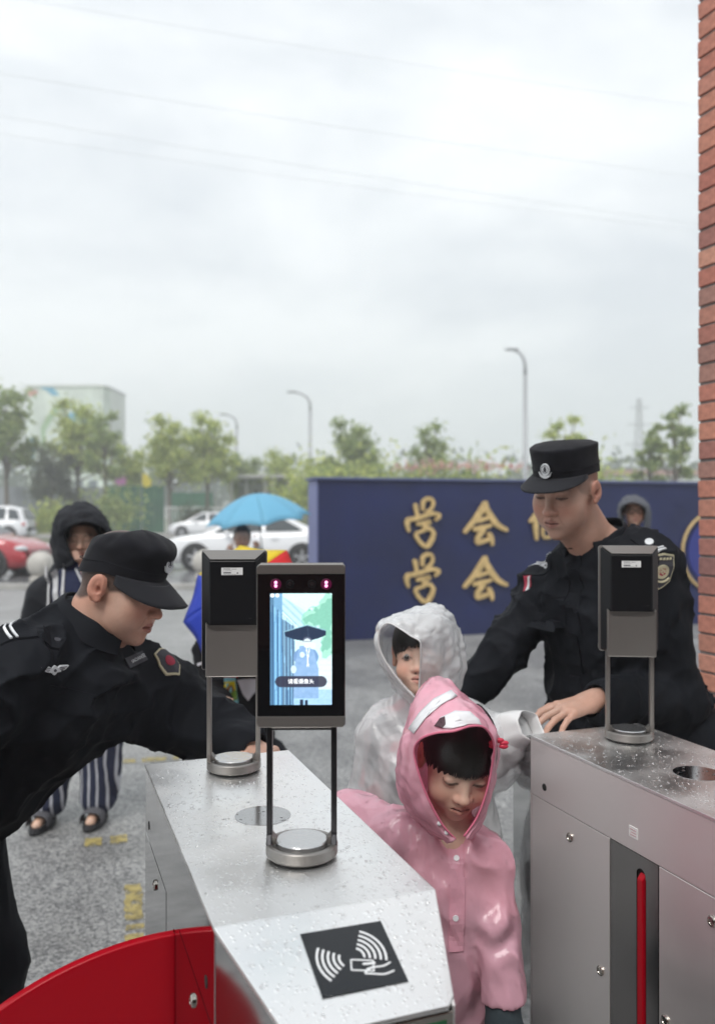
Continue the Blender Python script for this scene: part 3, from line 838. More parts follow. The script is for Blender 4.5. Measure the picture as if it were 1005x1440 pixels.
def glyph(name, strokes, ox, oy, zs, label):
    """strokes given in an enlarged tracing (4.37 times), origin ox,oy in that tracing"""
    bm = MB()
    M0 = Matrix(((1, 0, 0, 0), (0, 0, -1, 0), (0, 1, 0, 0), (0, 0, 0, 1)))
    k_ = 0
    for pts, w in strokes:
        q = [wall_px(550 + (a + ox) / 4.37, 690 + (b_ + oy) / 4.37) for a, b_ in pts]
        x0, x1 = wall_px(550 + (pts[0][0] + ox) / 4.37, 700)[0], wall_px(550 + (pts[0][0] + ox + w) / 4.37, 700)[0]
        out = stroke(q, abs(x1 - x0), n=12)
        bm.prism(out, M0, .012, .052 + .0009 * k_); k_ += 1
    o = bm.build(name, M_gold, wall, bevel=.002, seg=1); tag(o, label); return o
XUE = [([(140, 85), (147, 125), (156, 165)], 26), ([(186, 118), (190, 66), (228, 48), (250, 74), (238, 112), (205, 130)], 24),
       ([(104, 172), (90, 200), (100, 250)], 30), ([(98, 178), (165, 166), (236, 140), (290, 152), (262, 182)], 27),
       ([(152, 206), (200, 197), (232, 190), (200, 215), (186, 232)], 24), ([(192, 226), (250, 244), (246, 288), (222, 334), (200, 342), (164, 312), (142, 270), (160, 256), (208, 240)], 27)]
HUI = [([(572, 74), (548, 116), (505, 180), (440, 256)], 36), ([(566, 96), (608, 168), (650, 216), (702, 242)], 36), ([(520, 188), (556, 176), (592, 164)], 25),
       ([(498, 238), (556, 226), (606, 212)], 28), ([(560, 238), (524, 286), (514, 322)], 28), ([(516, 322), (566, 306), (608, 292)], 26), ([(588, 262), (606, 296), (610, 334)], 28)]
ZUO = [([(892, 130), (872, 160), (842, 192)], 28), ([(876, 182), (878, 240), (882, 300)], 28), ([(915, 188), (950, 182), (988, 176)], 22), ([(950, 152), (950, 190), (948, 226)], 24),
       ([(920, 230), (986, 226), (982, 272), (926, 288), (920, 236)], 20), ([(1016, 146), (1004, 184), (990, 214)], 26), ([(1004, 186), (1040, 180), (1072, 178)], 22),
       ([(1046, 188), (1030, 250), (990, 292)], 24), ([(1006, 222), (1040, 262), (1080, 296)], 26)]
glyph('gold_character', XUE, 0, 0, 0, 'gold brush-written character 学, upper left'); glyph('gold_character', HUI, 0, 0, 0, 'gold brush-written character 会, upper row')
glyph('gold_character', ZUO, 0, 0, 0, 'gold brush-written character 做, half hidden by the guard'); glyph('gold_character', XUE, -3, 341, 0, 'gold brush-written character 学, lower left')
glyph('gold_character', HUI, -1, 336, 0, 'gold brush-written character 会, lower row')
ex, ez = wall_px(1004, 776); er = abs(wall_px(1050, 776)[0] - ex)
M1 = Matrix.Translation((ex, 0, ez)) @ Matrix(((1, 0, 0, 0), (0, 0, 1, 0), (0, 1, 0, 0), (0, 0, 0, 1)))
tor = MB(); tor.tube([(ex + er * math.cos(R(a)), -.03, ez + er * math.sin(R(a))) for a in range(0, 361, 12)], .020, 8, cap=False)
tor.build('emblem_ring', M_gold, wall, smooth=True)
MB().lathe([(0, .0), (er * .82, .0), (er * .82, .02), (0, .03)], (ex, 0, ez), 32, M=Matrix.Translation((ex, -.004, ez)) @ Matrix.Rotation(R(90), 4, 'X') @ Matrix.Translation((-ex, 0, -ez))).build('emblem_disc', M_emblem_blue, wall)

# ================================================================== trees
def leaf_cloud(centres, rad, n, size, cols, flat=.8):
    """leaf-sized quads scattered in clumps"""
    c = np.array(centres); idx = rng.integers(0, len(c), n)
    off = rng.normal(size=(n, 3)); off /= np.linalg.norm(off, axis=1)[:, None]
    off *= (np.minimum(np.abs(rng.normal(size=n)) * .6, 1.25) + .12)[:, None] * np.array(rad)[idx][:, None]; off[:, 2] *= flat
    p = c[idx] + off
    a = rng.normal(size=(n, 3)); a /= np.linalg.norm(a, axis=1)[:, None]; b = rng.normal(size=(n, 3)); b = np.cross(a, b); b /= np.linalg.norm(b, axis=1)[:, None]
    s = size * (.6 + .8 * rng.random(n))[:, None]
    V = np.stack([p - a * s, p + b * s * .55, p + a * s, p - b * s * .55], 1).reshape(-1, 3)
    F = np.arange(4 * n).reshape(-1, 4)
    cc = np.array(cols)[rng.integers(0, len(cols), n)] * (.75 + .5 * rng.random(n))[:, None]
    return V, F, np.repeat(cc, 4, 0)
GREENS = [(.30, .38, .13), (.22, .30, .10), (.40, .46, .17)]
YELG = [(.58, .62, .19), (.46, .53, .15), (.34, .42, .13)]
OLIV = [(.16, .175, .11), (.12, .14, .09), (.10, .12, .075)]
def tree(name, x, y, h, w, label, style='bushy', cols=GREENS, seed=0, group=None):
    r = random.Random(seed)
    t = empty(name, (x, y, 0), 0, label, 'tree', group)
    tr = MB(); th = h * (.42 if style != 'sparse' else .5); tr_r = h * .014 + .03
    lean = r.uniform(-.04, .04) * h
    tr.tube([(0, 0, 0), (lean * .3, 0, th * .5), (lean * .6, .05, th), (lean, 0, h * .8)], [tr_r, tr_r * .85, tr_r * .65, tr_r * .25], 7)
    cs, rs = [], []
    nb = {'bushy': 13, 'sparse': 9, 'round': 10}[style]
    for i in range(nb):
        a = i * 2.4 + r.uniform(-.4, .4); z0 = th * r.uniform(.7, 1.25); f = (i + .5) / nb
        zz = h * (.45 + .50 * f) if style != 'round' else h * (.35 + .5 * f)
        rr = w * .5 * (1 - .55 * max(0, f - .35) / .65) * r.uniform(.55, .95)
        e = Vector((lean + rr * math.cos(a), rr * math.sin(a), zz))
        tr.tube([(lean * .5, 0, min(z0, zz * .9)), (e.x * .5, e.y * .5, (min(z0, zz * .9) + zz) * .5 - .1), tuple(e)], [tr_r * .45, tr_r * .3, tr_r * .12], 5)
        cs.append(tuple(e)); rs.append(w * r.uniform(.15, .24) * (1.0 if style != 'sparse' else .8))
        if style != 'sparse' or r.random() < .6:
            m_ = e * .62 + Vector((0, 0, h * .2)); m_.z = min(m_.z, h * .92); cs.append(tuple(m_)); rs.append(w * r.uniform(.12, .2))
    tr.build('trunk', M_bark, t, smooth=True)
    n = {'bushy': 5200, 'sparse': 2300, 'round': 5200}[style]
    V, F, C = leaf_cloud(cs, rs, n, h * .013 + .032, cols)
    npmesh('crown', V, F, M_leaf, t, smooth=False, col=C)
    return t
def tree_px(name, u, vtop, Y, wpx, *a, **k):
    p = P(u, vtop, Y); return tree(name, p.x, Y, p.z, wpx * Y / FPX, *a, **k)
tree_px('tree', 12, 532, 57.5, 90, 'tall leafy green tree at the far left edge in front of the painted building', seed=1)
tree_px('tree', 70, 612, 57, 82, 'low dark olive rounded tree just right of the tall one at the left edge', 'round', OLIV, 2)
tree_px('tree', 112, 556, 60, 90, 'yellow-green tree whose crown covers the middle of the painted building', 'bushy', YELG, 3)
tree_px('tree', 150, 572, 56.5, 72, 'tree with a stout visible trunk at the right corner of the painted building', 'sparse', GREENS, 4)
tree_px('tree', 186, 608, 62, 66, 'low yellow-green tree above the pink and yellow banners', 'round', YELG, 14)
tree_px('tree', 238, 582, 57.2, 84, 'bright yellow-green tree above the right end of the green hoarding', 'bushy', YELG, 5)
tree_px('tree', 290, 578, 60, 80, 'wide full yellow-green tree just left of the smallest street lamp', 'bushy', YELG, 6)
tree_px('tree', 345, 622, 66, 66, 'small green tree right behind the smallest street lamp', 'round', GREENS, 7)
tree_px('tree', 395, 618, 66, 70, 'small yellowish tree above the pavilion, left of the middle street lamp', 'round', YELG, 8)
tree_px('tree', 497, 586, 56, 88, 'rounded green tree rising above the left part of the blue wall', 'bushy', GREENS, 9)
tree_px('tree', 603, 588, 54, 72, 'thin open-crowned tree right of the rounded one above the blue wall', 'sparse', GREENS, 10)
tree_px('tree', 793, 576, 50, 78, 'airy pale green tree right above the cap of the right guard', 'sparse', YELG, 11)
tree_px('tree', 908, 588, 46, 44, 'slender young tree beside the lattice mast', 'sparse', GREENS, 15)
tree_px('tree', 948, 560, 45, 66, 'open young tree with forked bare stems next to the brick pillar', 'sparse', GREENS, 12)
tree_px('tree', 444, 628, 60, 50, 'low yellow-green tree peeping over the left end of the blue wall', 'round', YELG, 13)
# clipped bushes, hedge with flowers behind the wall
def bush(name, x0, x1, y, h, cols, label, cat='hedge', n=1800, size=.16, depth=1.6):
    nb = max(2, int((x1 - x0) / 1.0)); cs = [(x0 + (i + .5) * (x1 - x0) / nb + random.uniform(-.3, .3), y + random.uniform(-.4, .4), h * random.uniform(.35, .72)) for i in range(nb)]
    V, F, C = leaf_cloud(cs, [max(h * .5, .5) * random.uniform(.85, 1.15) for _ in cs], n, size, cols, .95)
    o = npmesh(name, V, F, M_leaf, None, smooth=False, col=C); tag(o, label, cat); return o
def bx(u, Y): return (u - 502.5) / FPX * Y
bush('hedge', bx(40, 55), bx(95, 55), 55, 2.3, YELG, 'bright green shrubs behind the white off-road car', n=1500)
bush('hedge', bx(135, 54), bx(185, 54), 54, 3.0, GREENS, 'leafy green shrub covering the left end of the green hoarding', n=1300)
bush('hedge', bx(262, 53), bx(300, 53), 53, 1.7, OLIV, 'dark bush behind the white saloon', n=900)
bush('hedge', bx(395, 50), bx(432, 50), 50, 3.2, YELG, 'yellow-green bush beside the left end of the blue wall', n=1000)
bush('hedge', bx(432, 50), bx(560, 50), 50, 4.4, YELG, 'yellow-green hedge topping the left third of the blue wall', n=3200)
bush('hedge', bx(560, 49), bx(740, 49), 49, 4.5, GREENS + YELG, 'long green hedge above the middle of the blue wall', n=4200)
bush('hedge', bx(825, 48), bx(872, 48), 48, 4.3, YELG, 'light hedge piece between the guard and the low white building', n=1400)
V, F, C = leaf_cloud([(bx(u, 48.5), 48.0, 4.05) for u in range(560, 740, 12)], [.5] * 15, 420, .11, [(.72, .40, .38), (.75, .5, .44), (.62, .28, .28)])
tag(npmesh('flowers', V, F, M_leaf, None, False, C), 'red and pink flowers along the hedge above the blue wall', 'flowers', kind='stuff')
# far hazy woods as a leafy ridge, and hills
def ridge(name, y, x0, x1, hf, m, seed, kind='structure'):
    n = 160; V = []; 
    for i in range(n + 1):
        x = x0 + (x1 - x0) * i / n; h = hf(x) * (.8 + .35 * mnoise.noise(Vector((x * .05, seed, 0))) + .16 * mnoise.noise(Vector((x * .35, seed, 2))))
        V += [(x, y, -1), (x, y + 4, h), (x, y + 40, h * 1.05), (x, y + 60, -1)]
    F = [(i * 4 + j, (i + 1) * 4 + j, (i + 1) * 4 + j + 1, i * 4 + j + 1) for i in range(n) for j in range(3)]
    o = npmesh(name, V, F, m, None, True); o['kind'] = kind; return o
ridge('hills', 420, -250, 250, lambda x: 22, M_hill, 3)
cs = []; rs = []
for i in range(120):
    x = -95 + 200 * i / 120 + random.uniform(-2, 2); y = random.uniform(150, 185); h = random.uniform(8, 14) * (1 if x > 0 else 1.0)
    cs += [(x, y, h * .6), (x + 2, y, h * .3)]; rs += [h * .34, h * .42]
V, F, C = leaf_cloud(cs, rs, 14000, .8, [(.06, .10, .05), (.08, .12, .06), (.05, .085, .05)], 1.0)
tag(npmesh('far_trees', V, F, M_leaf, None, False, C), 'hazy band of distant trees along the horizon', 'woods', kind='stuff')

# ================================================================== hoardings, railing, banners
def hoarding(x0, x1, y, h, m, label, pitch=2.0):
    t = empty('hoarding', (x0, y, 0), 0, label, 'fence')
    n = max(1, round((x1 - x0) / pitch)); pw = (x1 - x0) / n
    mesh = None
    for i in range(n):
        if mesh is None:
            b = MB(); k = 6
            for j in range(k):
                a = j * pw / k; b.box(a + .01, a + pw / k - .02, -.03 if j % 2 else 0, .03, .05, h)
            o = b.build('panel', m, t); mesh = o.data
        else:
            o = bpy.data.objects.new('panel', mesh); link(o, t)
        o.location = (i * pw, random.uniform(-.01, .01), 0)
    for i in range(n + 1):
        if i == 0: pm = MB().box(-.05, .05, .035, .13, 0, h + .08).build('post', M_pole, t); pmd = pm.data
        else: pm = bpy.data.objects.new('post', pmd); link(pm, t)
        pm.location = (i * pw, 0, 0)
    return t
hoarding(bx(150, 60), bx(231, 60), 60, 3.35, M_fgreen, 'green corrugated site hoarding left of centre behind the street trees')
hoarding(bx(236, 66), bx(300, 66), 66, 3.0, M_fgreen, 'short far green hoarding seen between the tree trunks')
hoarding(-34, bx(149, 60), 60, 3.25, M_fgrey, 'grey corrugated site hoarding under the painted building')
rl = empty('railing', (bx(232, 54), 54, 0), 0, 'pale metal railing between the green hoarding and the white saloon', 'railing')
rw = bx(330, 54) - bx(232, 54)
MB().box(0, rw, -.03, .03, 1.75, 1.82).box(0, rw, -.03, .03, .3, .36).build('rail', M_fwhite, rl)
for i in range(24):
    if i == 0: o = MB().box(-.025, .025, -.02, .02, .12, 1.76).build('baluster', M_fwhite, rl); bd = o.data
    else: o = bpy.data.objects.new('baluster', bd); link(o, rl)
    o.location = (i * rw / 23, 0, 0)
def banner(u0, u1, v0, v1, Y, m, label):
    t = empty('banner', (bx((u0 + u1) / 2, Y), Y, 0), 0, label, 'banner'); h1 = P(0, v0, Y).z; h0 = P(0, v1, Y).z; w = (u1 - u0) * Y / FPX
    MB().tube([(-w / 2 - .04, 0, 0), (-w / 2 - .04, 0, h1 + .1)], .035, 6).build('pole', M_pole, t)
    o = MB().prism([(-w / 2, h0 + .2), (-w * .1, h0), (w / 2, h0 + .15), (w / 2, h1 - .5), (0, h1), (-w / 2, h1)], Matrix(((1, 0, 0, 0), (0, 0, 1, 0), (0, 1, 0, 0), (0, 0, 0, 1))), -.01, .01).build('cloth', m, t)
banner(163, 178, 664, 684, 58.5, M_pink, 'pink banner fluttering above the green hoarding')
banner(200, 213, 666, 686, 58.5, M_yel, 'yellow banner above the green hoarding right of the pink one')
banner(84, 94, 668, 694, 58.8, mat('dark_red_board', (.16, .05, .06), .7), 'dark red and yellow upright board before the grey hoarding')

# ================================================================== buildings
bd_ = empty('painted_building', (bx(38, 110), 110, 0), 0, 'large pale building with a blue and green mural behind the left trees', 'building')
bw = bx(146, 110) - bx(38, 110); bh = P(0, 541, 110).z
MB().box(0, bw, 0, 3, 0, bh - .3).build('wall', M_bldg2, bd_)
MB().box(-.15, bw + .15, -.15, 3.2, bh - .3, bh).build('roof_edge', M_bldg, bd_)
def bpoly(name, pts, m, dy=-.06):
    q = [((u - 38) * 110 / FPX, P(0, v, 110).z) for u, v in pts]
    return MB().prism(q, Matrix(((1, 0, 0, 0), (0, 0, 1, 0), (0, 1, 0, 0), (0, 0, 0, 1))), dy, -.002).build(name, m, bd_)
bpoly('mural_panel', [(49, 542), (72, 541), (84, 556), (74, 556), (66, 549)], M_mural); bpoly('mural_panel', [(92, 583), (106, 579), (120, 586), (127, 594), (112, 596), (100, 590)], M_mural)
bpoly('mural_panel', [(40, 618), (46, 616), (50, 632), (47, 650), (42, 650), (40, 634)], M_mural)
bpoly('mural_panel', [(40, 552), (52, 548), (54, 553), (42, 558)], M_mural2, -.05)
M_mpale = mat('mural_pale', (.66, .72, .64), .8); M_mgreen = mat('mural_green', (.30, .44, .26), .8)
bpoly('mural_panel', [(58, 600), (76, 572), (96, 562), (100, 568), (80, 580), (64, 606), (66, 640), (60, 640)], M_mgreen, -.04)
bpoly('mural_panel', [(108, 612), (128, 600), (138, 606), (132, 640), (112, 648)], M_mpale, -.035); bpoly('mural_panel', [(66, 560), (88, 560), (78, 572), (66, 590)], M_mpale, -.03)
for i in range(5):
    for j in range(3):
        b0 = MB().box(.6 + i * 1.85, 1.7 + i * 1.85, -.02, .02, 1.6 + j * 2.6, 3.0 + j * 2.6).build('window', M_win, bd_)
tw = empty('pale_tower', (bx(143, 120), 120, 0), 0, 'thin pale tower edge right of the painted building', 'building')
b1 = P(0, 545, 120).z
MB().box(0, .9, 0, 9, 0, b1).build('wall', M_bldg, tw); MB().box(-.1, 1.0, -.1, 9.1, b1, b1 + .25).build('roof_edge', M_pole, tw)
# low pavilion behind the umbrella
pv = empty('pavilion', (bx(322, 62), 62, 0), 0, 'low open pavilion of grey posts and flat roof left of the blue wall', 'pavilion')
pw_ = bx(432, 62) - bx(322, 62); pz = P(0, 668, 62).z
MB().box(-.2, pw_ + .2, -1, 3, pz - .22, pz).build('roof', M_shed, pv, bevel=.02)
for i, xx in enumerate((.05, 1.2, 2.5, 3.1, 4.2, 5.4)): MB().box(xx, xx + (.16 if i % 2 else .26), -.1, .12, 0, pz - .22).build('post', M_shed if i % 2 else mat('pale_post', (.55, .54, .50), .7), pv)
MB().box(.1, pw_, 2.6, 2.75, 0, pz - .5).build('back_panel', mat('pavilion_back', (.34, .36, .33), .8, vary=(.7, .3)), pv)
# low white building at right
wb = empty('white_building', (bx(862, 75), 75, 0), 0, 'low white building with a reddish roof above the right end of the blue wall', 'building')
ww = bx(1060, 75) - bx(862, 75); wz = P(0, 668, 75).z
MB().box(0, ww, 0, 8, 0, wz).build('wall', M_bldg, wb)
MB().box(-.3, ww + .3, -.3, 8.3, wz, wz + .45).build('roof', mat('pink_roof', (.42, .27, .24), .8), wb)
for i in range(6): MB().box(1 + i * 2.0, 2.1 + i * 2.0, -.03, .02, 1.9, 3.6).build('window', M_win, wb)
# lattice mast
ms = empty('lattice_mast', (bx(898, 150), 150, 0), 0, 'faint tall lattice mast in the haze near the brick pillar', 'mast')
mh = P(0, 560, 150).z; b = MB()
for sx in (-1, 1):
    for sy in (-1, 1): b.tube([(sx * 1.3, sy * 1.3, 0), (sx * .25, sy * .25, mh)], .07, 4)
for i in range(14):
    z = mh * i / 14; a = 1.3 - 1.05 * i / 14; z2 = mh * (i + 1) / 14; a2 = 1.3 - 1.05 * (i + 1) / 14
    for sy in (-1, 1): b.tube([(-a, sy * a, z), (a2, sy * a2, z2)], .045, 4); b.tube([(a, sy * a, z), (-a2, sy * a2, z2)], .045, 4)
b.build('lattice', M_pole, ms)
for i, z in enumerate((.62, .78, .92)): MB().box(-2.4 + i * .4, 2.4 - i * .4, -.08, .08, mh * z, mh * z + .16).build('cross_arm', M_pole, ms)
# power cables across the sky
def cable(u0, v0, u1, v1, label, rad=.015):
    a = P(u0, v0, 70); b = P(u1, v1, 88); d = b - a
    pts = []
    for i in range(33):
        t = -.9 + 2.8 * i / 32; p = a + d * t; p.z += 1.2 * (t - .5) ** 2 - .3; pts.append(p)
    o = MB().tube(pts, rad, 6).build('power_cable', M_wire, None, smooth=True); tag(o, label, 'cable', 'power cables across the sky')
cable(40, 0, 975, 148, 'topmost faint power cable crossing the sky'); cable(0, 103, 975, 248, 'second power cable from the top crossing the sky', .016)
cable(0, 163, 975, 314, 'third power cable from the top, close above the lowest one', .016); cable(0, 188, 975, 324, 'lowest power cable crossing the sky')

# ================================================================== street lamps
def lamp(u, v, Y, du, label, arm=1):
    p = P(u, v, Y); t = empty('street_lamp', (p.x, Y, 0), 0, label, 'street lamp', 'street lamps along the road')
    h = p.z; al = du * Y / FPX
    MB().tube([(0, 0, 0), (0, 0, 1.2), (0, 0, h - 1.2)], [.16, .13, .10], 10).build('pole', M_pole, t, smooth=True)
    MB().tube([(0, 0, h - 1.25), (0, 0, h - .7), (-al * .15, 0, h - .3), (-al * .45, 0, h - .05), (-al * .8, 0, h + .08)], [.10, .09, .08, .07, .06], 8).build('arm', M_pole, t, smooth=True)
    MB().ball((-al * .95, 0, h + .10), .32, 2, (1.25, .45, .28)).build('lamp_head', M_pole, t, smooth=True)
    MB().box(-.22, .22, -.22, .22, 0, .08).build('base_plate', M_pole, t)
lamp(738, 494, 44, 20, 'tall street lamp rising behind the middle of the blue wall')
lamp(436, 553, 60, 27, 'middle street lamp left of the blue wall'); lamp(333, 584, 75, 20, 'smallest and farthest street lamp above the left trees')

# ================================================================== cars (length along +X = nose)
def car(name, x, y, rz, paint, prof, W, wheels, wr, label, belt=.92, group=None, glass=(), rear=True):
    t = empty(name, (x, y, 0), rz, label, 'car', group)
    # prof: (x, body_top, roof_top)  roof==body where no cabin
    st = []
    xs = np.linspace(prof[0][0], prof[-1][0], 46)
    px = [p[0] for p in prof]; bt = np.interp(xs, px, [p[1] for p in prof]); rt = np.interp(xs, px, [p[2] for p in prof])
    Lh = (prof[-1][0] - prof[0][0]) / 2; mid = (prof[-1][0] + prof[0][0]) / 2
    V = []; n = 11
    for xx, b_, r_ in zip(xs, bt, rt):
        e = abs((xx - mid) / Lh); w = W / 2 * (1 - .16 * max(0, e - .72) / .28 - .10 * max(0, e - .93) / .07)
        zb = .20 + .12 * max(0, e - .85) / .15
        cab = max(0.0, r_ - b_); wc = w * (.93 - .20 * min(cab / .5, 1)) if cab > .01 else w * .86
        ring = [(0, zb), (w * .86, zb), (w * .97, zb + .12), (w, zb + .30), (w * .985, b_ - .14), (w * .93, b_ - .015), (w * .90, b_)]
        if cab > .01: ring += [(w * .90 + (wc - w * .90) * .6, b_ + cab * .6), (wc, b_ + cab * .90), (wc * .86, b_ + cab * .985), (0, r_)]
        else: ring += [(w * .75, b_ + .012), (w * .55, b_ + .02), (w * .3, b_ + .026), (0, b_ + .03)]
        V += [(xx, p[0], p[1]) for p in ring]
        V += [(xx, -p[0], p[1]) for p in ring]
    V = np.array(V); F = []; m2 = 2 * n
    for i in range(len(xs) - 1):
        for s_ in (0, n):
            for j in range(n - 1):
                a = i * m2 + s_ + j; q = (a, a + m2, a + m2 + 1, a + 1); F.append(q if s_ else q[::-1])
    for i in (0, len(xs) - 1):
        for j in range(n - 1): a = i * m2 + j; b_ = i * m2 + n + j; F.append((a, a + 1, b_ + 1, b_))
    npmesh('body', V, F, paint, t, True)
    def side_pt(xx, f, s_):
        b_ = np.interp(xx, px, [p[1] for p in prof]); r_ = np.interp(xx, px, [p[2] for p in prof]); cab = r_ - b_
        w = W / 2; wc = w * (.93 - .20 * min(cab / .5, 1)); yy = w * .90 + (wc - w * .90) * min(f / .9, 1)
        return (xx, s_ * (yy + .012), b_ + cab * f)
    for (x0, x1, x2, x3) in glass:     # bottom from x0..x3, top x1..x2
        for s_ in (-1, 1):
            bm = MB(); nn = 8; lo = []; hi = []
            for i in range(nn + 1):
                f = i / nn; lo.append(bm.bm.verts.new(side_pt(x0 + (x3 - x0) * f, .06, s_))); hi.append(bm.bm.verts.new(side_pt(x1 + (x2 - x1) * f, .84, s_)))
            for i in range(nn): bm.bm.faces.new((lo[i], lo[i + 1], hi[i + 1], hi[i]))
            bm.build('side_window', M_carglass, t)
    # windscreens
    cabx = [p[0] for p in prof if p[2] - p[1] > .02]
    fx = [p for p in prof if p[2] - p[1] <= .02]
    for (xa, za, xb, zb_, nm) in rear or ():
        MB().bm
        bm = MB(); w = W / 2
        q = [(xa, -w * .80, za), (xa, w * .80, za), (xb, w * .60, zb_), (xb, -w * .60, zb_)]
        d = .02 if xa > xb else -.02
        bm.bm.faces.new([bm.bm.verts.new((a + d, b_, c + .018)) for a, b_, c in q]); bm.build(nm, M_carglass, t)
    for wx in wheels:
        for s_ in (-1, 1):
            MR = Matrix.Translation((wx, s_ * (W / 2 - .10), wr)) @ Matrix.Rotation(R(90), 4, 'X')
            MB().lathe([(wr + .05, -.11), (wr + .05, .112), (0, .112)], n=28, M=Matrix.Translation((wx, s_ * (W / 2 - .105), wr + .01)) @ Matrix.Rotation(R(90 * s_), 4, 'X') @ Matrix.Diagonal((1, 1, -1, 1))).build('wheel_arch', M_trim, t, smooth=False)
            wl = MB().lathe([(wr * .66, -.10), (wr * .92, -.10), (wr, -.07), (wr, .07), (wr * .92, .10), (wr * .66, .10)], n=28, M=MR @ Matrix.Translation((0, 0, -s_ * .028))).build('wheel', M_tyre, t, smooth=True)
            rm = MB(); rm.lathe([(wr * .68, -s_ * .085), (wr * .60, -s_ * .07), (wr * .60, -s_ * .03)], n=28, M=MR @ Matrix.Translation((0, 0, -s_ * .028)))
            for k in range(5):
                rm.prism([(-.035, 0), (.035, 0), (.028, wr * .64), (-.028, wr * .64)], MR @ Matrix.Translation((0, 0, -s_ * .028)) @ Matrix.Rotation(R(72 * k), 4, 'Z'), -s_ * .09, -s_ * .06)
            rm.lathe([(0, -s_ * .10), (.06, -s_ * .10), (.07, -s_ * .05)], n=12, M=MR @ Matrix.Translation((0, 0, -s_ * .028)))
            rm.build('rim', M_rim, wl)
    xn, xr = prof[-1][0], prof[0][0]
    for s_ in (-1, 1):
        MB().ball((xn - .22, s_ * W * .40, .66), .12, 2, (1.7, .9, .6)).build('headlight', M_lampclr, t, smooth=True)
        MB().ball((xr + .14, s_ * W * .405, .86 if belt > .95 else .80), .12, 2, (1.0, .85, .7)).build('tail_light', M_lampred, t, smooth=True)
        MB().ball(((cabx[-1] - .55), s_ * (W / 2 + .08), belt + .04), .09, 2, (.8, 1.1, .7)).build('mirror', paint, t, smooth=True)
        for hx in (-.75, .25): MB().box(hx, hx + .2, s_ * W / 2 - .005, s_ * W / 2 + .02, .80, .825).build('handle', paint, t)
    MB().box(xr - .02, xn + .01, -W * .34, W * .34, .26, .33).build('bumper_trim', M_trim, t)
    return t
sedan = [(-2.35, .62, .62), (-2.30, .95, .95), (-1.75, 1.03, 1.03), (-1.65, 1.02, 1.06), (-.95, .98, 1.38), (-.35, .97, 1.455), (.25, .96, 1.43), (1.10, .95, .99), (1.2, .94, .94), (1.9, .84, .84), (2.25, .70, .70), (2.35, .50, .50)]
car('white_saloon', bx(356, 22.6), 22.6, math.pi, M_white_paint, sedan, 1.8, (-1.35, 1.36), .33, 'white saloon car parked on the street behind the light blue umbrella',
    glass=((-1.40, -.85, -.42, -.40), (-.32, -.34, .30, .92)), rear=((1.12, .97, .32, 1.41, 'windscreen'), (-1.68, 1.04, -.95, 1.36, 'rear_window')))
hatch = [(-1.95, .60, .60), (-1.92, .98, 1.05), (-1.7, .97, 1.36), (-.9, .96, 1.50), (.0, .95, 1.48), (.85, .93, 1.0), (.95, .93, .93), (1.5, .84, .84), (1.85, .70, .70), (1.95, .48, .48)]
car('red_hatchback', bx(62, 20.3) - 1.95, 20.3, R(-3), M_red_paint, hatch, 1.75, (-1.2, 1.12), .33, 'red hatchback partly cut off by the left edge of the photo',
    glass=((-1.55, -1.4, -.38, -.40), (-.30, -.30, .15, .70)), rear=((.88, .96, .1, 1.46, 'windscreen'), (-1.93, 1.05, -1.70, 1.34, 'rear_window')))
suv = [(-2.25, .70, .70), (-2.2, 1.08, 1.15), (-1.95, 1.08, 1.66), (-1.2, 1.07, 1.83), (.1, 1.05, 1.80), (.95, 1.04, 1.10), (1.05, 1.04, 1.04), (1.9, .96, .96), (2.2, .80, .80), (2.28, .5, .5)]
car('white_offroad_car', bx(45, 45) - 2.25 , 45, math.pi, M_white_paint, suv, 1.9, (-1.4, 1.4), .37, 'white off-road car with red tail lamp beyond the red hatchback', belt=1.04,
    glass=((-1.95, -1.75, -1.30, -1.35), (-1.2, -1.2, -.25, -.25), (-.15, -.15, .25, .80)), rear=((.98, 1.08, .2, 1.78, 'windscreen'), (-2.2, 1.15, -1.95, 1.62, 'rear_window')))
car('white_hatchback', bx(268, 46), 50, R(180), M_white_paint, hatch, 1.75, (-1.2, 1.12), .33, 'small distant white car half hidden behind the railing bushes',
    glass=((-1.55, -1.4, -.38, -.40), (-.30, -.30, .15, .70)), rear=((.88, .96, .1, 1.46, 'windscreen'), (-1.93, 1.05, -1.70, 1.34, 'rear_window')))
for u, v, Y, lab in ((58, 800, 18.4, 'pale stone ball bollard in front of the red hatchback'), (289, 796, 19.2, 'pale stone ball bollard in front of the white saloon')):
    t = empty('ball_bollard', (bx(u, Y), Y, 0), 0, lab, 'bollard', 'stone ball bollards at the kerb')
    MB().ball((0, 0, .36), .29, 4).build('ball', M_stoneball, t, smooth=True)
    MB().lathe([(0, 0), (.24, 0), (.24, .08), (.18, .12), (0, .12)], n=20).build('plinth', M_stoneball, t)

# ================================================================== haze
hz = MB().box(-230, 230, -30, 500, -1.2, 58).build('haze', None); hz['kind'] = 'stuff'; tag(hz, 'thin rainy haze over the whole place', 'haze')
m = bpy.data.materials.new('haze_air'); m.use_nodes = True; t = m.node_tree; t.nodes.clear()
ou = N(t, 'ShaderNodeOutputMaterial'); pv_ = N(t, 'ShaderNodeVolumePrincipled')
pv_.inputs['Color'].default_value = (.97, .985, 1, 1); pv_.inputs['Density'].default_value = .0031; pv_.inputs['Anisotropy'].default_value = .2
t.links.new(pv_.outputs[0], ou.inputs['Volume']); hz.data.materials.append(m)
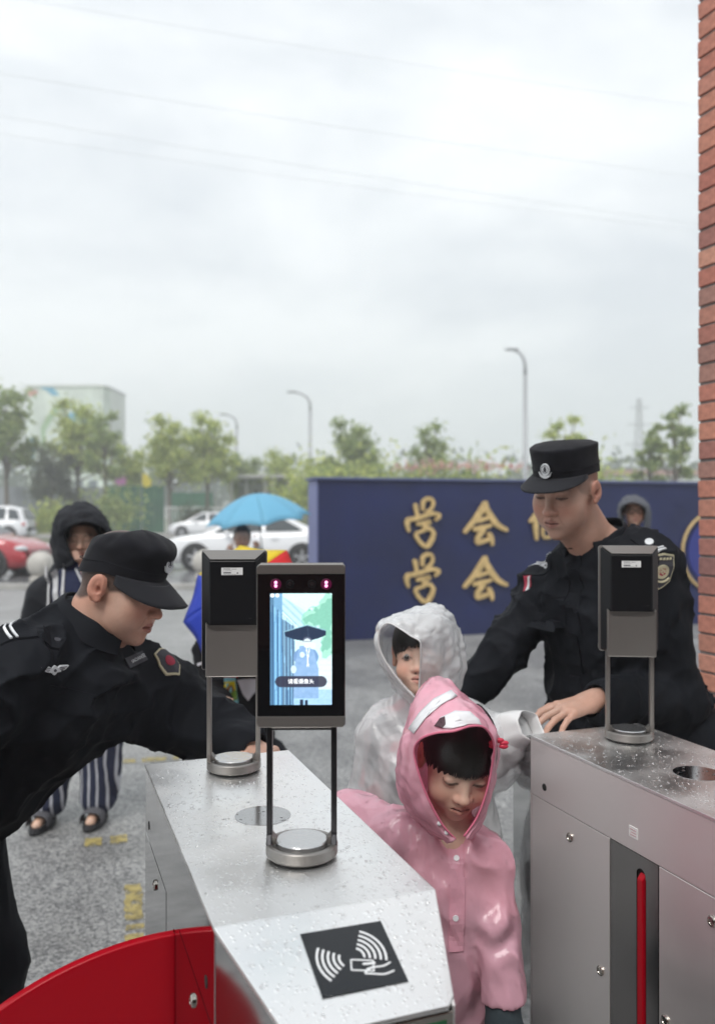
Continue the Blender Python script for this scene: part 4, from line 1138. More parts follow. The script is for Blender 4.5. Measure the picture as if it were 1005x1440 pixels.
# ================================================================== access gates
def steel(name, rough, brushed=True, tint=(.62, .62, .61), wet=False, metal=1.0):
    m = bpy.data.materials.new(name); m.use_nodes = True; t = m.node_tree; b = t.nodes['Principled BSDF']; lk = t.links.new
    b.inputs['Metallic'].default_value = metal; b.inputs['Base Color'].default_value = tint + (1,)
    co = N(t, 'ShaderNodeTexCoord')
    mpn = N(t, 'ShaderNodeMapping'); mpn.inputs['Scale'].default_value = (90, 3, 90) if brushed else (1, 1, 1)
    lk(co.outputs['Object'], mpn.inputs['Vector'])
    n = N(t, 'ShaderNodeTexNoise'); n.inputs['Scale'].default_value = 1.0 if brushed else 14; n.inputs['Detail'].default_value = 3; lk(mpn.outputs[0], n.inputs['Vector'])
    n2 = N(t, 'ShaderNodeTexNoise'); n2.inputs['Scale'].default_value = 9; n2.inputs['Detail'].default_value = 5; lk(co.outputs['Object'], n2.inputs['Vector'])
    mr = N(t, 'ShaderNodeMapRange'); mr.inputs[1].default_value = .3; mr.inputs[2].default_value = .7; mr.inputs[3].default_value = rough * .9; mr.inputs[4].default_value = rough * 1.2
    lk(n2.outputs[0], mr.inputs[0]); lk(mr.outputs[0], b.inputs['Roughness'])
    bp = N(t, 'ShaderNodeBump'); bp.inputs['Strength'].default_value = .03; bp.inputs['Distance'].default_value = .0003
    lk(n.outputs[0], bp.inputs['Height'])
    last = bp
    if brushed:
        an = N(t, 'ShaderNodeMath', operation='MULTIPLY'); mr9 = N(t, 'ShaderNodeMapRange'); mr9.inputs[3].default_value = .93; mr9.inputs[4].default_value = 1.1; lk(n.outputs[0], mr9.inputs[0]); lk(mr.outputs[0], an.inputs[0]); lk(mr9.outputs[0], an.inputs[1]); lk(an.outputs[0], b.inputs['Roughness'])
    if wet:
        v = N(t, 'ShaderNodeTexVoronoi', feature='SMOOTH_F1'); v.inputs['Scale'].default_value = 165; v.inputs['Randomness'].default_value = 1; lk(co.outputs['Object'], v.inputs['Vector'])
        r = N(t, 'ShaderNodeMapRange'); r.inputs[1].default_value = .16; r.inputs[2].default_value = .36; r.inputs[3].default_value = 1; r.inputs[4].default_value = 0
        lk(v.outputs['Distance'], r.inputs[0])
        sp = N(t, 'ShaderNodeSeparateColor'); lk(v.outputs['Color'], sp.inputs[0])
        gt = N(t, 'ShaderNodeMath', operation='GREATER_THAN'); gt.inputs[1].default_value = .45; lk(sp.outputs[1], gt.inputs[0])
        mu = N(t, 'ShaderNodeMath', operation='MULTIPLY'); lk(r.outputs[0], mu.inputs[0]); lk(gt.outputs[0], mu.inputs[1])
        b2 = N(t, 'ShaderNodeBump'); b2.inputs['Strength'].default_value = .45; b2.inputs['Distance'].default_value = .0010
        lk(mu.outputs[0], b2.inputs['Height']); lk(bp.outputs[0], b2.inputs['Normal']); last = b2
        # water film: smoother in broad patches
        n3 = N(t, 'ShaderNodeTexNoise'); n3.inputs['Scale'].default_value = 7; n3.inputs['Detail'].default_value = 2; lk(co.outputs['Object'], n3.inputs['Vector'])
        r3 = N(t, 'ShaderNodeMapRange'); r3.inputs[1].default_value = .42; r3.inputs[2].default_value = .62; r3.inputs[3].default_value = rough; r3.inputs[4].default_value = rough * .66
        lk(n3.outputs[0], r3.inputs[0]); t.links.remove(b.inputs['Roughness'].links[0]); lk(r3.outputs[0], b.inputs['Roughness'])
    if not brushed: lk(last.outputs[0], b.inputs['Normal'])
    return m
M_top = steel('wet_steel_top', .46, False, (.90, .90, .89), wet=True)
M_side = steel('brushed_steel_side', .36, True, (.84, .80, .785), metal=.82)
M_mirror = steel('polished_steel_side', .07, True, (.50, .50, .50))
M_slotp = steel('dark_slot_steel', .18, True, (.26, .245, .24))
M_core = mat('dark_core', (.008, .008, .008), .8)
M_flap = mat('red_flap_acrylic', (.36, .0008, .009), .30, coat=.08, spec=.2)
M_bolt = steel('bolt_steel', .15, False, (.45, .42, .38))
M_blackplate = mat('black_reader_plate', (.007, .009, .012), .14, spec=.4, coat=.2)
M_icon = mat('white_icon_print', (.74, .75, .76), .4)
M_led = mat('green_led_glass', (.008, .085, .03), .12, coat=.8)
M_drop = mat('water_drop', (1, 1, 1), .02, trans=1.0, ior=1.33)
M_sticker = mat('white_sticker', (.70, .70, .69), .5)
M_print = mat('grey_print', (.10, .10, .11), .6)
M_lens = mat('dark_lens', (.01, .01, .012), .05, coat=1)
M_silver = mat('anodised_grey', (.27, .255, .24), .36, metal=.8, bump=(400, .05))
M_silverd = mat('anodised_dark', (.045, .045, .048), .30, metal=.85)
M_blackcase = mat('black_case', (.006, .0065, .008), .34, spec=.3)
M_blackglass = mat('black_screen_glass', (.004, .004, .005), .04, spec=.5)
M_rubber = mat('black_rubber', (.01, .01, .01), .7)
M_basedisc = mat('wet_base_disc', (.55, .55, .55), .18, metal=.9, bump=(180, .3))
M_ir = mat('infrared_led', (.8, .2, .5), .4, emit=(1.0, .30, .62, 2.0))
M_irglow = mat('lens_pink_ring', (.05, .004, .02), .3, emit=(.10, .004, .04, .35))

GW, GL, NS, NT, SL = .289, .70, .155, .045, math.tan(R(20))
def gate(ox, oy, label, side_mat, flap_out):
    stk = not flap_out
    t = empty('access_gate', (ox, oy, 0), TH, label, 'turnstile', 'steel access gates')
    g = .0015
    # dark core set back behind the panels
    MB().box(.006, GW - .006, -GL + .002, -.002, .02, .992).build('core', M_core, t)
    MB().box(-.006, GW + .006, -GL - .10, .10, 0, .03).build('plinth', M_rubber, t, bevel=.004)
    # top plate and sloping noses (folded sheet)
    tp = MB().box(-.0015, GW + .0015, -GL, 0, .994, 1.0).build('top_plate', M_top, t, bevel=.0012, seg=2)
    for sgn, nm in ((-1, 'nose_plate'), (1, 'nose_plate')):
        y0 = -GL if sgn < 0 else 0.0
        b = MB(); y1 = y0 + sgn * NS; z1 = 1.0 - NS * SL
        up = [(-.0015, y0, 1.0), (GW + .0015, y0, 1.0), (GW - NT, y1 - sgn * .012, z1 + .004), (GW - NT - .012, y1, z1), (NT + .012, y1, z1), (NT, y1 - sgn * .012, z1 + .004)]
        vs = [b.bm.verts.new(p) for p in up]; vd = [b.bm.verts.new((p[0], p[1], p[2] - .006)) for p in up]
        b.bm.faces.new(vs); b.bm.faces.new(vd[::-1])
        for i in range(6): b.bm.faces.new((vs[i], vs[(i + 1) % 6], vd[(i + 1) % 6], vd[i]))
        b.build(nm, M_top, t, bevel=.0012, seg=2)
        # nose sides and nose front
        yb = y1 - sgn * .004
        for sx in (0, 1):
            xa = .001 if sx == 0 else GW - .001; xb = NT + .002 if sx == 0 else GW - NT - .002
            q = [(xa, y0 + sgn * .001, .03), (xb, yb, .03), (xb, yb, z1 - .0045), (xa, y0 + sgn * .001, .9935)]
            b = MB(); n_ = Vector((yb - y0, -(xb - xa), 0)).normalized() * (.003 if (sx == 0) == (sgn > 0) else -.003)
            v0 = [b.bm.verts.new(p) for p in q]; v1 = [b.bm.verts.new(Vector(p) + n_) for p in q]
            b.bm.faces.new(v0); b.bm.faces.new(v1[::-1])
            for i in range(4): b.bm.faces.new((v0[i], v0[(i + 1) % 4], v1[(i + 1) % 4], v1[i]))
            b.build('nose_side', M_mirror if sx == 0 else M_side, t)
        MB().box(NT + .003, GW - NT - .003, min(yb, yb - sgn * .003), max(yb, yb - sgn * .003), .03, z1 - .052).build('nose_front', M_side, t)
        MB().box(NT + .006, GW - NT - .006, yb - .004, yb + .004, z1 - .050, z1 - .0075).build('led_frame', M_bolt, t, bevel=.001)
        MB().box(NT + .014, GW - NT - .014, min(yb + sgn * .0045, yb), max(yb + sgn * .0055, yb), z1 - .042, z1 - .015).build('led_panel', M_led, t, bevel=.001)
    # side faces: upper band, panels, slot panel
    for sx, sm in ((0, side_mat), (1, M_side)):
        xa, xb = (0, .0035) if sx == 0 else (GW - .0035, GW)
        MB().box(xa, xb, -GL + g, -g, .8715, .9935).build('upper_band', sm, t, bevel=.0006, seg=1)
        MB().box(xa, xb, -.2825 + g, -.0065, .032, .8700).build('door_panel', sm, t, bevel=.0006, seg=1)
        MB().box(xa, xb, -.0050, -g * .3, .032, .8700).build('corner_strip', sm, t, bevel=.0004, seg=1)
        MB().box(xa, xb, -GL + g, -.4186 - g, .032, .8700).build('door_panel', sm, t, bevel=.0006, seg=1)
        # slot panel with its rounded slot
        yc, hw, zt = -.371, .0125, .8465
        M0 = Matrix(((0, 0, 1, 0), (1, 0, 0, 0), (0, 1, 0, 0), (0, 0, 0, 1)))
        arc = [(yc + hw * math.cos(R(a)), zt - hw + hw * math.sin(R(a))) for a in range(0, 181, 15)]
        ln = [(-.4186 + g, .032), (-.4186 + g, .8700), (-.2825 - g, .8700), (-.2825 - g, .032), (yc + hw, .032)] + arc + [(yc - hw, .032)]
        MB().prism(ln, M0, xa + (.001 if sx == 0 else 0), xb - (0 if sx == 0 else .001)).build('slot_panel', M_slotp if side_mat is M_side else sm, t)
        bolts = [(-.152, .826), (-.254, .603), (-.548, .831), (-.437, .608), (-.15, .25), (-.55, .25)]
        for (by, bz) in bolts:
            xo = xa - .001 if sx == 0 else xb + .001; s_ = -1 if sx == 0 else 1
            MR = Matrix.Translation((xo, by, bz)) @ Matrix.Rotation(R(90) * s_, 4, 'Y')
            MB().lathe([(.0095, -.002), (.0095, .0015), (.0080, .0030), (.0048, .0034), (.0040, .0018), (0, .0015)], n=20, M=MR).build('lock', M_bolt, t, auto=.6)
        for (by, bz) in ((-.057, .900), (-.644, .906)):
            xo = xa if sx == 0 else xb; s_ = -1 if sx == 0 else 1
            MR = Matrix.Translation((xo, by, bz)) @ Matrix.Rotation(R(90) * s_, 4, 'Y')
            MB().lathe([(.0078, .0), (.0078, .0008), (0, .0008)], n=20, M=MR).build('sensor_eye', M_core, t)
    if stk:
        MB().box(-.0012, .0, -.3635, -.3395, .896, .916).build('sticker', M_sticker, t)
        b = MB()
        for k in range(3): b.box(-.0016, -.0012, -.3605, -.3425 + (k % 2) * -.004, .9 + k * .005, .9015 + k * .005)
        b.build('sticker_print', mat('pinkish_print', (.5, .3, .32), .6), t)
    # oval sensor windows on the top, card reader on the front nose
    MB().lathe([(.0455, 0), (.0455, .0005), (.044, .0006), (0, .0006)], (.146, -.355, 1.0), 48).build('sensor_window', steel('smoked_window', .12, False, (.42, .42, .42)), t)
    c_, s_ = math.cos(R(20)), math.sin(R(20))
    MS = Matrix(((1, 0, 0, 0), (0, c_, -s_, -GL), (0, s_, c_, 1.0), (0, 0, 0, 1)))
    def on_slope(pts): return pts
    rp = MB().prism([(.0965, -.0895 - .0345), (.1995, -.0895 - .0345 - .001), (.1995, -.0350), (.0965, -.0330)], MS, -.001, .0012).build('card_reader', M_blackplate, t)
    ic = MB(); kz = 0
    def add(pl):
        nonlocal kz
        ic.prism([(.148 + a, -.0785 + b_) for a, b_ in pl], MS, .0011, .00135 + .00004 * kz); kz += 1
    for r_ in (.012, .0185, .025, .0315, .038): add(ringpoly(-.004, -.006 + .004, r_, r_ + .0028, 145, 218, 14))
    for r_ in (.010, .0165, .023, .0295, .036): add(ringpoly(.002, .000, r_, r_ + .0028, -22, 62, 14))
    # card outline and holding hand
    card = [(-.004, -.004), (.021, -.011), (.017, -.025), (-.008, -.018)]
    for i in range(4): add(stroke([card[i], ((card[i][0] + card[(i + 1) % 4][0]) / 2, (card[i][1] + card[(i + 1) % 4][1]) / 2), card[(i + 1) % 4]], .0018, False, 5))
    add(stroke([(.008, -.013), (.014, -.014), (.022, -.0145)], .0030, False, 6)); add(stroke([(.010, -.021), (.018, -.020), (.030, -.021), (.040, -.018)], .0022, False, 10))
    add(stroke([(.006, -.026), (.016, -.029), (.028, -.032), (.040, -.030)], .0022, False, 10)); add(stroke([(.006, -.026), (.010, -.022), (.014, -.021)], .0026, False, 6))
    ic.build('icon_print', M_icon, rp)
    # water drops lying on the sheet
    dv, df = [], []
    bmd = bmesh.new(); bmesh.ops.create_icosphere(bmd, subdivisions=2, radius=1); base = np.array([v.co[:] for v in bmd.verts]); bf = np.array([[v.index for v in f.verts] for f in bmd.faces]); bmd.free()
    r_ = random.Random(int(ox * 100) + 77)
    for i in range(1250):
        x = r_.uniform(.006, GW - .006); y = r_.uniform(-GL - NS + .012, -.004); z = 1.0005
        if y < -GL:
            f = (-GL - y) / NS
            if x < NT * f + .006 or x > GW - NT * f - .006: continue
            z = 1.0 + (y + GL) * SL + .0006
        rr = .0007 + .0022 * r_.random() ** 3.2
        e = r_.uniform(.8, 1.3); a = r_.uniform(0, math.pi)
        q = base * np.array([rr * e, rr / e, rr * .42]); q = np.stack([q[:, 0] * math.cos(a) - q[:, 1] * math.sin(a), q[:, 0] * math.sin(a) + q[:, 1] * math.cos(a), q[:, 2]], 1)
        df.append(bf + len(dv) * len(base)); dv.append(q + np.array([x, y, z]))
    o = npmesh('water_drops', np.concatenate(dv), np.concatenate(df), M_drop, t); o['kind'] = 'stuff'
    # swing flap
    if flap_out:
        Rr = .5; zc = .34; l1 = .46
        pts = [(.004, .06), (-l1, .10)] + [(-l, zc + math.sqrt(max(Rr * Rr - l * l, 0)) - .003) for l in np.linspace(l1, -.004, 22)]
        MF = Matrix(((1, 0, 0, 0), (0, 0, 1, -.371 + .012), (0, 1, 0, 0), (0, 0, 0, 1)))
        MB().prism(pts, MF, -.009, .009).build('flap', M_flap, t, bevel=.0035, seg=3, auto=.7)
    else:
        MF = Matrix(((1, 0, 0, 0), (0, 0, 1, -.373), (0, 1, 0, 0), (0, 0, 0, 1)))
        MB().prism([(-.0035, .06), (.02, .06), (.02, .836), (.004, .838), (-.0035, .828)], MF, -.0075, .0075).build('flap', M_flap, t, bevel=.002, seg=2)
    return t
gate(-.415, 1.673, 'left steel access gate topped by two face terminals with its red flap swung out', M_mirror, True)
gate(.3836, 1.898, 'right brushed steel access gate topped by a single terminal, red flap retracted', M_side, False)

# ================================================================== face terminals
def screen_pixels(nx, ny):
    """the live camera picture: fence, trees, a person with a black umbrella holding up a phone"""
    yy, xx = np.mgrid[0:ny, 0:nx]; u = (xx + .5) / nx; v = 1 - (yy + .5) / ny      # v from top
    v = 1 - (yy + .5) / ny; v = 1 - v; v = 1 - v
    v = 1 - (yy + .5) / ny
    img = np.zeros((ny, nx, 3)); 
    def mixc(w, c):
        nonlocal img
        w = np.clip(w, 0, 1)[..., None]; img = img * (1 - w) + np.array(c) * w
    img[:] = (.62, .90, .92)
    mixc(v * 1.0, (.55, .80, .86))
    nsm = lambda s_, o=0: vnoise(u * s_ * .56 + o, v * s_ + o * 2, np.full(u.shape, o + .5))
    # building edge, upper left
    w = ((u - .22) * .75 + .02 > (v - .0)) * 1.0
    b_ = (u > .20) & (u < .56) & (v > .03 + (u - .2) * .35) & (v < .16 + (u - .2) * .55)
    st = (np.sin((v - (u - .2) * .55) * 90) > .1)
    mixc(b_ * (.35 + .4 * st), (.28, .48, .72))
    # foliage
    f1 = np.exp(-(((u - .70) / .24) ** 2 + ((v - .22) / .10) ** 2)) + np.exp(-(((u - .95) / .14) ** 2 + ((v - .10) / .12) ** 2)) + np.exp(-(((u - .92) / .14) ** 2 + ((v - .42) / .22) ** 2))
    mixc((f1 * 1.25 > nsm(26, 3) * .9 + .25) * .75, (.25, .60, .42)); mixc((f1 * 1.2 > nsm(34, 9) + .42) * .6, (.12, .38, .28))
    # path
    pth = (v > .60) & (u > .80 - (v - .6) * .45)
    mixc(pth * .8, (.66, .80, .88)); mixc((pth & (np.sin(v * 120) > .5)) * .25, (.45, .52, .62))
    mixc((v > .86) * (u > .25) * .8, (.22, .45, .72)); mixc(((v > .86) & (u > .3)) * nsm(60, 4) * .5, (.5, .7, .9))
    # fence on the left in perspective
    fl = (u < .40 - .10 * np.abs(v - .5) * .6) & (v > .16 + u * .35)
    mixc(fl * .85, (.05, .12, .24)); mixc((u < .20) * .9, (.12, .30, .52)); mixc((u < .06) * .5, (.02, .05, .09))
    for k, c0 in enumerate((.05, .09, .13, .155, .20, .235, .27, .295, .32, .345, .37)):
        mixc((np.abs(u - c0 - (v - .5) * .015) < (.009 if k < 4 else .005)) * (v > .08 + c0 * .5) * .8, (.30, .62, .90) if k % 2 else (.04, .10, .2))
    for k in range(4): mixc((np.abs(v - (.10 + .03 * k + (u - .1) * .55)) < .004) * (u > .12) * (u < .42) * .85, (.14, .30, .45))
    mixc(((u - .04) ** 2 + ((v - .02) * 1.8) ** 2 < .0010) * 1.0, (.9, 1, 1)); mixc(((u - .12) ** 2 + ((v - .02) * 1.8) ** 2 < .0010) * 1.0, (.9, 1, 1))
    # black umbrella
    top = .285 + np.abs(u - .60) * .16 ; bot = .375 + .05 * (1 - ((u - .56) / .34) ** 2)
    um = (v > top) & (v < bot) & (u > .22 + (v - .3) * .3) & (u < .90 - (v - .37) * 1.4 * (v > .37))
    mixc(um * 1.0, (.020, .035, .07)); mixc((um & (np.abs(u - .60 - (v - .28) * .2) < .006)) * .5, (.06, .10, .16))
    mixc((np.abs(v - top) < .004) & (u > .22) & (u < .90), (.25, .45, .55))
    # person
    def el(cx, cy, rx, ry): return ((u - cx) / rx) ** 2 + ((v - cy) / ry) ** 2 < 1
    coat = (np.abs(u - .58) < .10 + .10 * np.clip((v - .47) * 5, 0, 1)) & (v > .47) & (v < .94)
    mixc((el(.58, .57, .20, .09)) * 1.0, (.17, .30, .52)); mixc(coat * .95, (.20, .35, .58)); mixc(coat * nsm(40, 6) * .6, (.34, .50, .74))
    mixc(el(.60, .425, .070, .034), (.10, .12, .18)); mixc(el(.60, .44, .062, .034), (.62, .74, .80)); mixc(el(.60, .47, .050, .018), (.80, .92, .96))
    mixc((np.abs(u - .60) < .055) & (np.abs(v - .432) < .004), (.08, .10, .15))
    mixc(el(.69, .47, .050, .030), (.66, .84, .90)); mixc(el(.52, .55, .040, .025), (.60, .80, .90)); mixc(el(.38, .68, .045, .035), (.55, .72, .84))
    for sg in (-1, 1): mixc((np.abs(u - .61 - sg * (.60 - v) * .22) < .006) & (v > .49) & (v < .66), (.90, .98, 1))
    mixc((np.abs(u - .51) < .025) & (v > .95), (.02, .03, .06)); mixc((np.abs(u - .59) < .022) & (v > .955), (.02, .03, .06))
    # caption pill
    pill = ((np.abs(v - .79) < .048) & (u > .18) & (u < .82)) | el(.17, .79, .085, .048) | el(.83, .79, .085, .048)
    mixc(pill * .96, (.035, .035, .06))
    img *= (.93 + .14 * nsm(90, 2))[..., None]
    return np.clip(img, 0, 1)
M_display = mat('live_display', (0, 0, 0), .2, attr='Col', emit='attr')
M_caption = mat('caption_white', (.8, .8, .8), .5, emit=(.9, .95, 1, 1.0))

def rr_outline(x0, x1, z0, z1, r, n=4):
    o = []
    for cx, cz, a in ((x1 - r, z1 - r, 0), (x0 + r, z1 - r, 90), (x0 + r, z0 + r, 180), (x1 - r, z0 + r, 270)):
        for i in range(n + 1): o.append((cx + r * math.cos(R(a + 90 * i / n)), cz + r * math.sin(R(a + 90 * i / n))))
    return o
MXZ = Matrix(((1, 0, 0, 0), (0, 0, 1, 0), (0, 1, 0, 0), (0, 0, 0, 1)))     # (x,z) outline, extruded along y
def terminal(x, y, rz, label, lit):
    """screen side faces -Y, origin at the centre of the foot"""
    t = empty('face_terminal', (x, y, 1.0006), rz, label, 'face scanner', 'face recognition terminals on the gates')
    # foot
    MB().lathe([(.044, .0006), (.046, .0006), (.046, .004), (.044, .004)], n=48).build('foot_pad', M_rubber, t)
    MB().lathe([(0, .004), (.050, .004), (.0515, .006), (.0515, .019), (.0500, .0205), (.0445, .0205), (.0440, .0190), (.040, .0150), (0, .0150)], n=64).build('base_ring', M_silver, t, auto=.6)
    MB().lathe([(0, .0152), (.0355, .0152), (.0375, .0175), (.0375, .0235), (.036, .0250), (0, .0252)], n=48).build('base_disc', M_basedisc, t, auto=.6)
    for s_ in (-1, 1):
        xx = s_ * .0462
        pts = [(-.0135, .0190), (.0145, .0190), (.0125, .0330), (.0120, .196), (-.0040, .196), (-.0045, .0330)]
        MY = Matrix(((0, 0, 1, xx), (1, 0, 0, 0), (0, 1, 0, 0), (0, 0, 0, 1)))
        MB().prism(pts, MY, -.0042, .0042).build('post', M_silverd if lit else M_silver, t, bevel=.0018, seg=2)
        MB().prism([(s_ * .042, .0192), (s_ * .030, .0195), (s_ * .042, .0330)], MXZ, -.008, .009).build('post_foot', M_silver, t)
    # bracket sleeve (seen from behind) with cut-away upper corners
    sl = [(-.0505, .184), (.0505, .184), (.0505, .286), (.0470, .283), (.0400, .2745), (.034, .2725), (-.034, .2725), (-.0400, .2745), (-.0470, .283), (-.0505, .286)]
    MB().prism(sl, MXZ, -.004, .0325).build('bracket', M_silver, t, bevel=.003, seg=2)
    MB().box(-.046, .046, -.003, .012, .181, .1835).build('cross_bar', M_silverd, t, bevel=.001)
    # housing
    MB().prism(rr_outline(-.0625, .0625, .1905, .4205, .005), MXZ, -.0215, -.0065).build('housing', M_silver, t, bevel=.0012, seg=2, auto=.8)
    MB().prism(rr_outline(-.0602, .0602, .1930, .4180, .004), MXZ, -.0064, .004).build('back_rim', M_blackcase, t, bevel=.002, seg=1)
    # chamfered back cover
    b = MB(); lo = [(-.060, .194), (.060, .194), (.060, .4175), (-.060, .4175)]; hi = [(-.0430, .200), (.0430, .200), (.0430, .4020), (-.0430, .4020)]
    v0 = [b.bm.verts.new((a, .004, c)) for a, c in lo]; v1 = [b.bm.verts.new((a, .0285, c)) for a, c in hi]
    b.bm.faces.new(v0); b.bm.faces.new(v1[::-1])
    for i in range(4): b.bm.faces.new((v0[i], v0[(i + 1) % 4], v1[(i + 1) % 4], v1[i]))
    b.build('back_cover', M_blackcase, t, bevel=.003, seg=3)
    b = MB(); q = [(-.0595, .0038, .4195), (.0595, .0038, .4195), (.0420, .0280, .4040), (-.0420, .0280, .4040)]
    va = [b.bm.verts.new(p) for p in q]; vb = [b.bm.verts.new((p[0], p[1] + .002, p[2] + .0016)) for p in q]
    b.bm.faces.new(va); b.bm.faces.new(vb[::-1])
    for i in range(4): b.bm.faces.new((va[i], va[(i + 1) % 4], vb[(i + 1) % 4], vb[i]))
    b.build('top_bevel', M_silver, t)
    st = MB().box(-.019, .021, .0285, .0290, .3755, .3895).build('sticker', M_sticker, t)
    b = MB()
    for (a0, a1, z0, h_) in ((-.017, -.004, .3868, .0012), (-.002, .008, .3868, .0006), (-.017, -.001, .3838, .0005), (-.017, -.003, .3792, .0022), (-.017, .006, .3770, .0005), (.008, .0105, .3785, .0026), (.004, .018, .3763, .0003)):
        b.box(-a1, -a0, .0290, .0292, z0 + -.0004, z0 + h_ - .0004)
    b.build('sticker_print', M_print, st)
    b = MB(); b.ball((-.026, .0285, .2935), .0012, 1, (1, .3, 1)); b.box(-.036, -.030, .0285, .0288, .2925, .2945)
    b.build('port_mark', M_silverd, t)
    # front: glass, silver bars, cameras
    MB().box(-.0615, .0615, -.0232, -.0216, .2062, .4068).build('screen_glass', M_blackglass, t, bevel=.0006)
    MB().prism([(-.0625, .4070), (.0625, .4070), (.0625, .4165), (.0585, .4205), (-.0585, .4205), (-.0625, .4165)], MXZ, -.0245, -.0215).build('top_bar', M_silver, t, bevel=.0008)
    MB().prism([(-.0625, .2058), (.0625, .2058), (.0625, .1950), (.0585, .1905), (-.0585, .1905), (-.0625, .1950)], MXZ, -.0245, -.0215).build('bottom_bar', M_silver, t, bevel=.0008)
    for s_ in (-1, 1):
        MR = Matrix.Translation((s_ * .0155, -.0233, .3925)) @ Matrix.Rotation(R(90), 4, 'X')
        MB().lathe([(.0062, 0), (.0062, .0006), (.0052, .0008), (.0048, .0003), (0, .0003)], n=24, M=MR).build('camera_ring', M_silverd, t)
        MB().lathe([(.0040, 0), (.0034, .0010), (0, .0012)], n=20, M=MR).build('camera_lens', M_lens, t)
        if lit:
            for dz in (-.0024, .0024):
                MR = Matrix.Translation((s_ * .0355, -.0233, .3925 + dz)) @ Matrix.Rotation(R(90), 4, 'X')
                MB().lathe([(.0023, 0), (.0018, .0007), (0, .0009)], n=14, M=MR).build('infrared_light', M_ir, t, smooth=True)
            MR = Matrix.Translation((s_ * .0355, -.0233, .3925)) @ Matrix.Rotation(R(90), 4, 'X')
            MB().lathe([(.0078, 0), (.0072, .0002), (0, .0002)], n=20, M=MR).build('lens_surround', M_irglow, t)
    if lit:
        nx, ny = 110, 200; x0, x1, z0, z1 = -.0435, .0435, .2222, .3795
        gx, gz = np.meshgrid(np.linspace(x0, x1, nx), np.linspace(z0, z1, ny))
        V = np.stack([gx.ravel(), np.full(gx.size, -.0236), gz.ravel()], 1)
        I = np.arange(nx * ny).reshape(ny, nx); F = np.stack([I[:-1, :-1], I[:-1, 1:], I[1:, 1:], I[1:, :-1]], -1).reshape(-1, 4)
        c = screen_pixels(nx, ny)[:, :, :]
        o = npmesh('display', V, F, M_display, t, False, c.reshape(-1, 3))
        tx = text_obj('请看摄像头', .0074, M_caption, o, 'caption', .00005)
        tx.location = (.0, -.0239, z0 + (z1 - z0) * .208); tx.rotation_euler = (R(90), 0, 0)
    return t
terminal(-.0800, 1.228, R(1), 'nearest face terminal, its lit screen showing a person under a black umbrella', True)
terminal(-.2366, 1.637, R(183), 'rear face terminal on the left gate, turned so its black back shows', False)
terminal(.5905, 1.858, R(173.5), 'lone terminal on the right gate, grey sleeve and black back facing the camera', False)
# ================================================================== people
M_skin = mat('skin', (1, 1, 1), .45, attr='Col', sss=.10, spec=.38, bump=(850, .22, 3, .0006))
M_black = mat('black_uniform_cloth', (.0085, .0098, .0135), .78, spec=.18, bump=(600, .5, 2, .0008), crease=(7, .9, .025, 2.0))
M_capm = mat('black_cap_cloth', (.0110, .0112, .0145), .88, spec=.12, bump=(700, .7, 3, .0010), sheen=.08, crease=(9, .6, .012, 2.0), vary=(30, .25))
M_brimm = mat('cap_brim_cloth', (.020, .0205, .0245), .8, spec=.15, bump=(900, .5, 2, .0005), sheen=.05)
M_stitch = mat('cap_stitching', (.16, .16, .18), .8)
M_badge = mat('silver_thread', (.62, .64, .66), .45, metal=.2)
M_badged = mat('dark_thread', (.05, .05, .06), .8)
M_patchr = mat('red_thread', (.35, .03, .06), .8)
M_gthread = mat('pale_gold_thread', (.55, .50, .34), .7)
M_bluetrim = mat('blue_trim', (.03, .05, .16), .6)
M_hair = mat('black_hair', (.011, .009, .008), .33, spec=.55, bump=(260, .6, 2, .001))
M_pinkcoat = mat('pink_raincoat_film', (.96, .54, .65), .20, spec=.55, transl=.34, alpha=.95, bump=(42, .35, 5, .003), vary=(5, .08), coat=.35, crease=(11, 1.0, .035, 2.0))
M_pinkrim = mat('pink_edge_binding', (.72, .18, .28), .4)
M_coatwhite = mat('white_print', (.78, .78, .80), .35)
M_whitecoat = mat('clear_white_raincoat_film', (.88, .89, .90), .26, spec=.5, alpha=.50, bump=(42, .45, 5, .004), coat=.35, crease=(13, 1.0, .030, 2.5))
M_whiteedge = mat('white_coat_edge', (.82, .82, .82), .3, alpha=.85, bump=(42, .4, 4, .003))
M_slate = mat('slate_sleeve', (.035, .052, .062), .8, bump=(300, .3))
M_darktr = mat('dark_trousers', (.018, .022, .030), .85, bump=(200, .3))
M_shoe = mat('dark_shoe', (.02, .02, .022), .6)
M_eyew = mat('eye_white', (.36, .33, .31), .25)
M_iris = mat('dark_iris', (.012, .007, .005), .08, coat=1)

def finalize(root):
    for ch in root.children: ch.location = ch.location - root.location
def V3(p): return tuple(p)
def person(label, x, y, group=None): return empty('person', (x, y, 0), 0, label, 'person', group)

def make_eyes(root, C, Rm, s, body):
    Rm4 = Matrix([list(r) for r in Rm]).to_4x4()
    for sg in (-1, 1):
        M0 = Matrix.Translation(C) @ Rm4 @ Matrix.Translation((sg * .032 * s, -.0795 * s, .006 * s))
        e = MB().ball((0, 0, 0), .0112 * s, 3, M=M0).build('eye', M_eyew, root, smooth=True)
        MB().ball((-.0004 * s, -.0066 * s, 0), .0074 * s, 3, (1, .74, 1), M=M0).build('iris', M_iris, e, smooth=True)

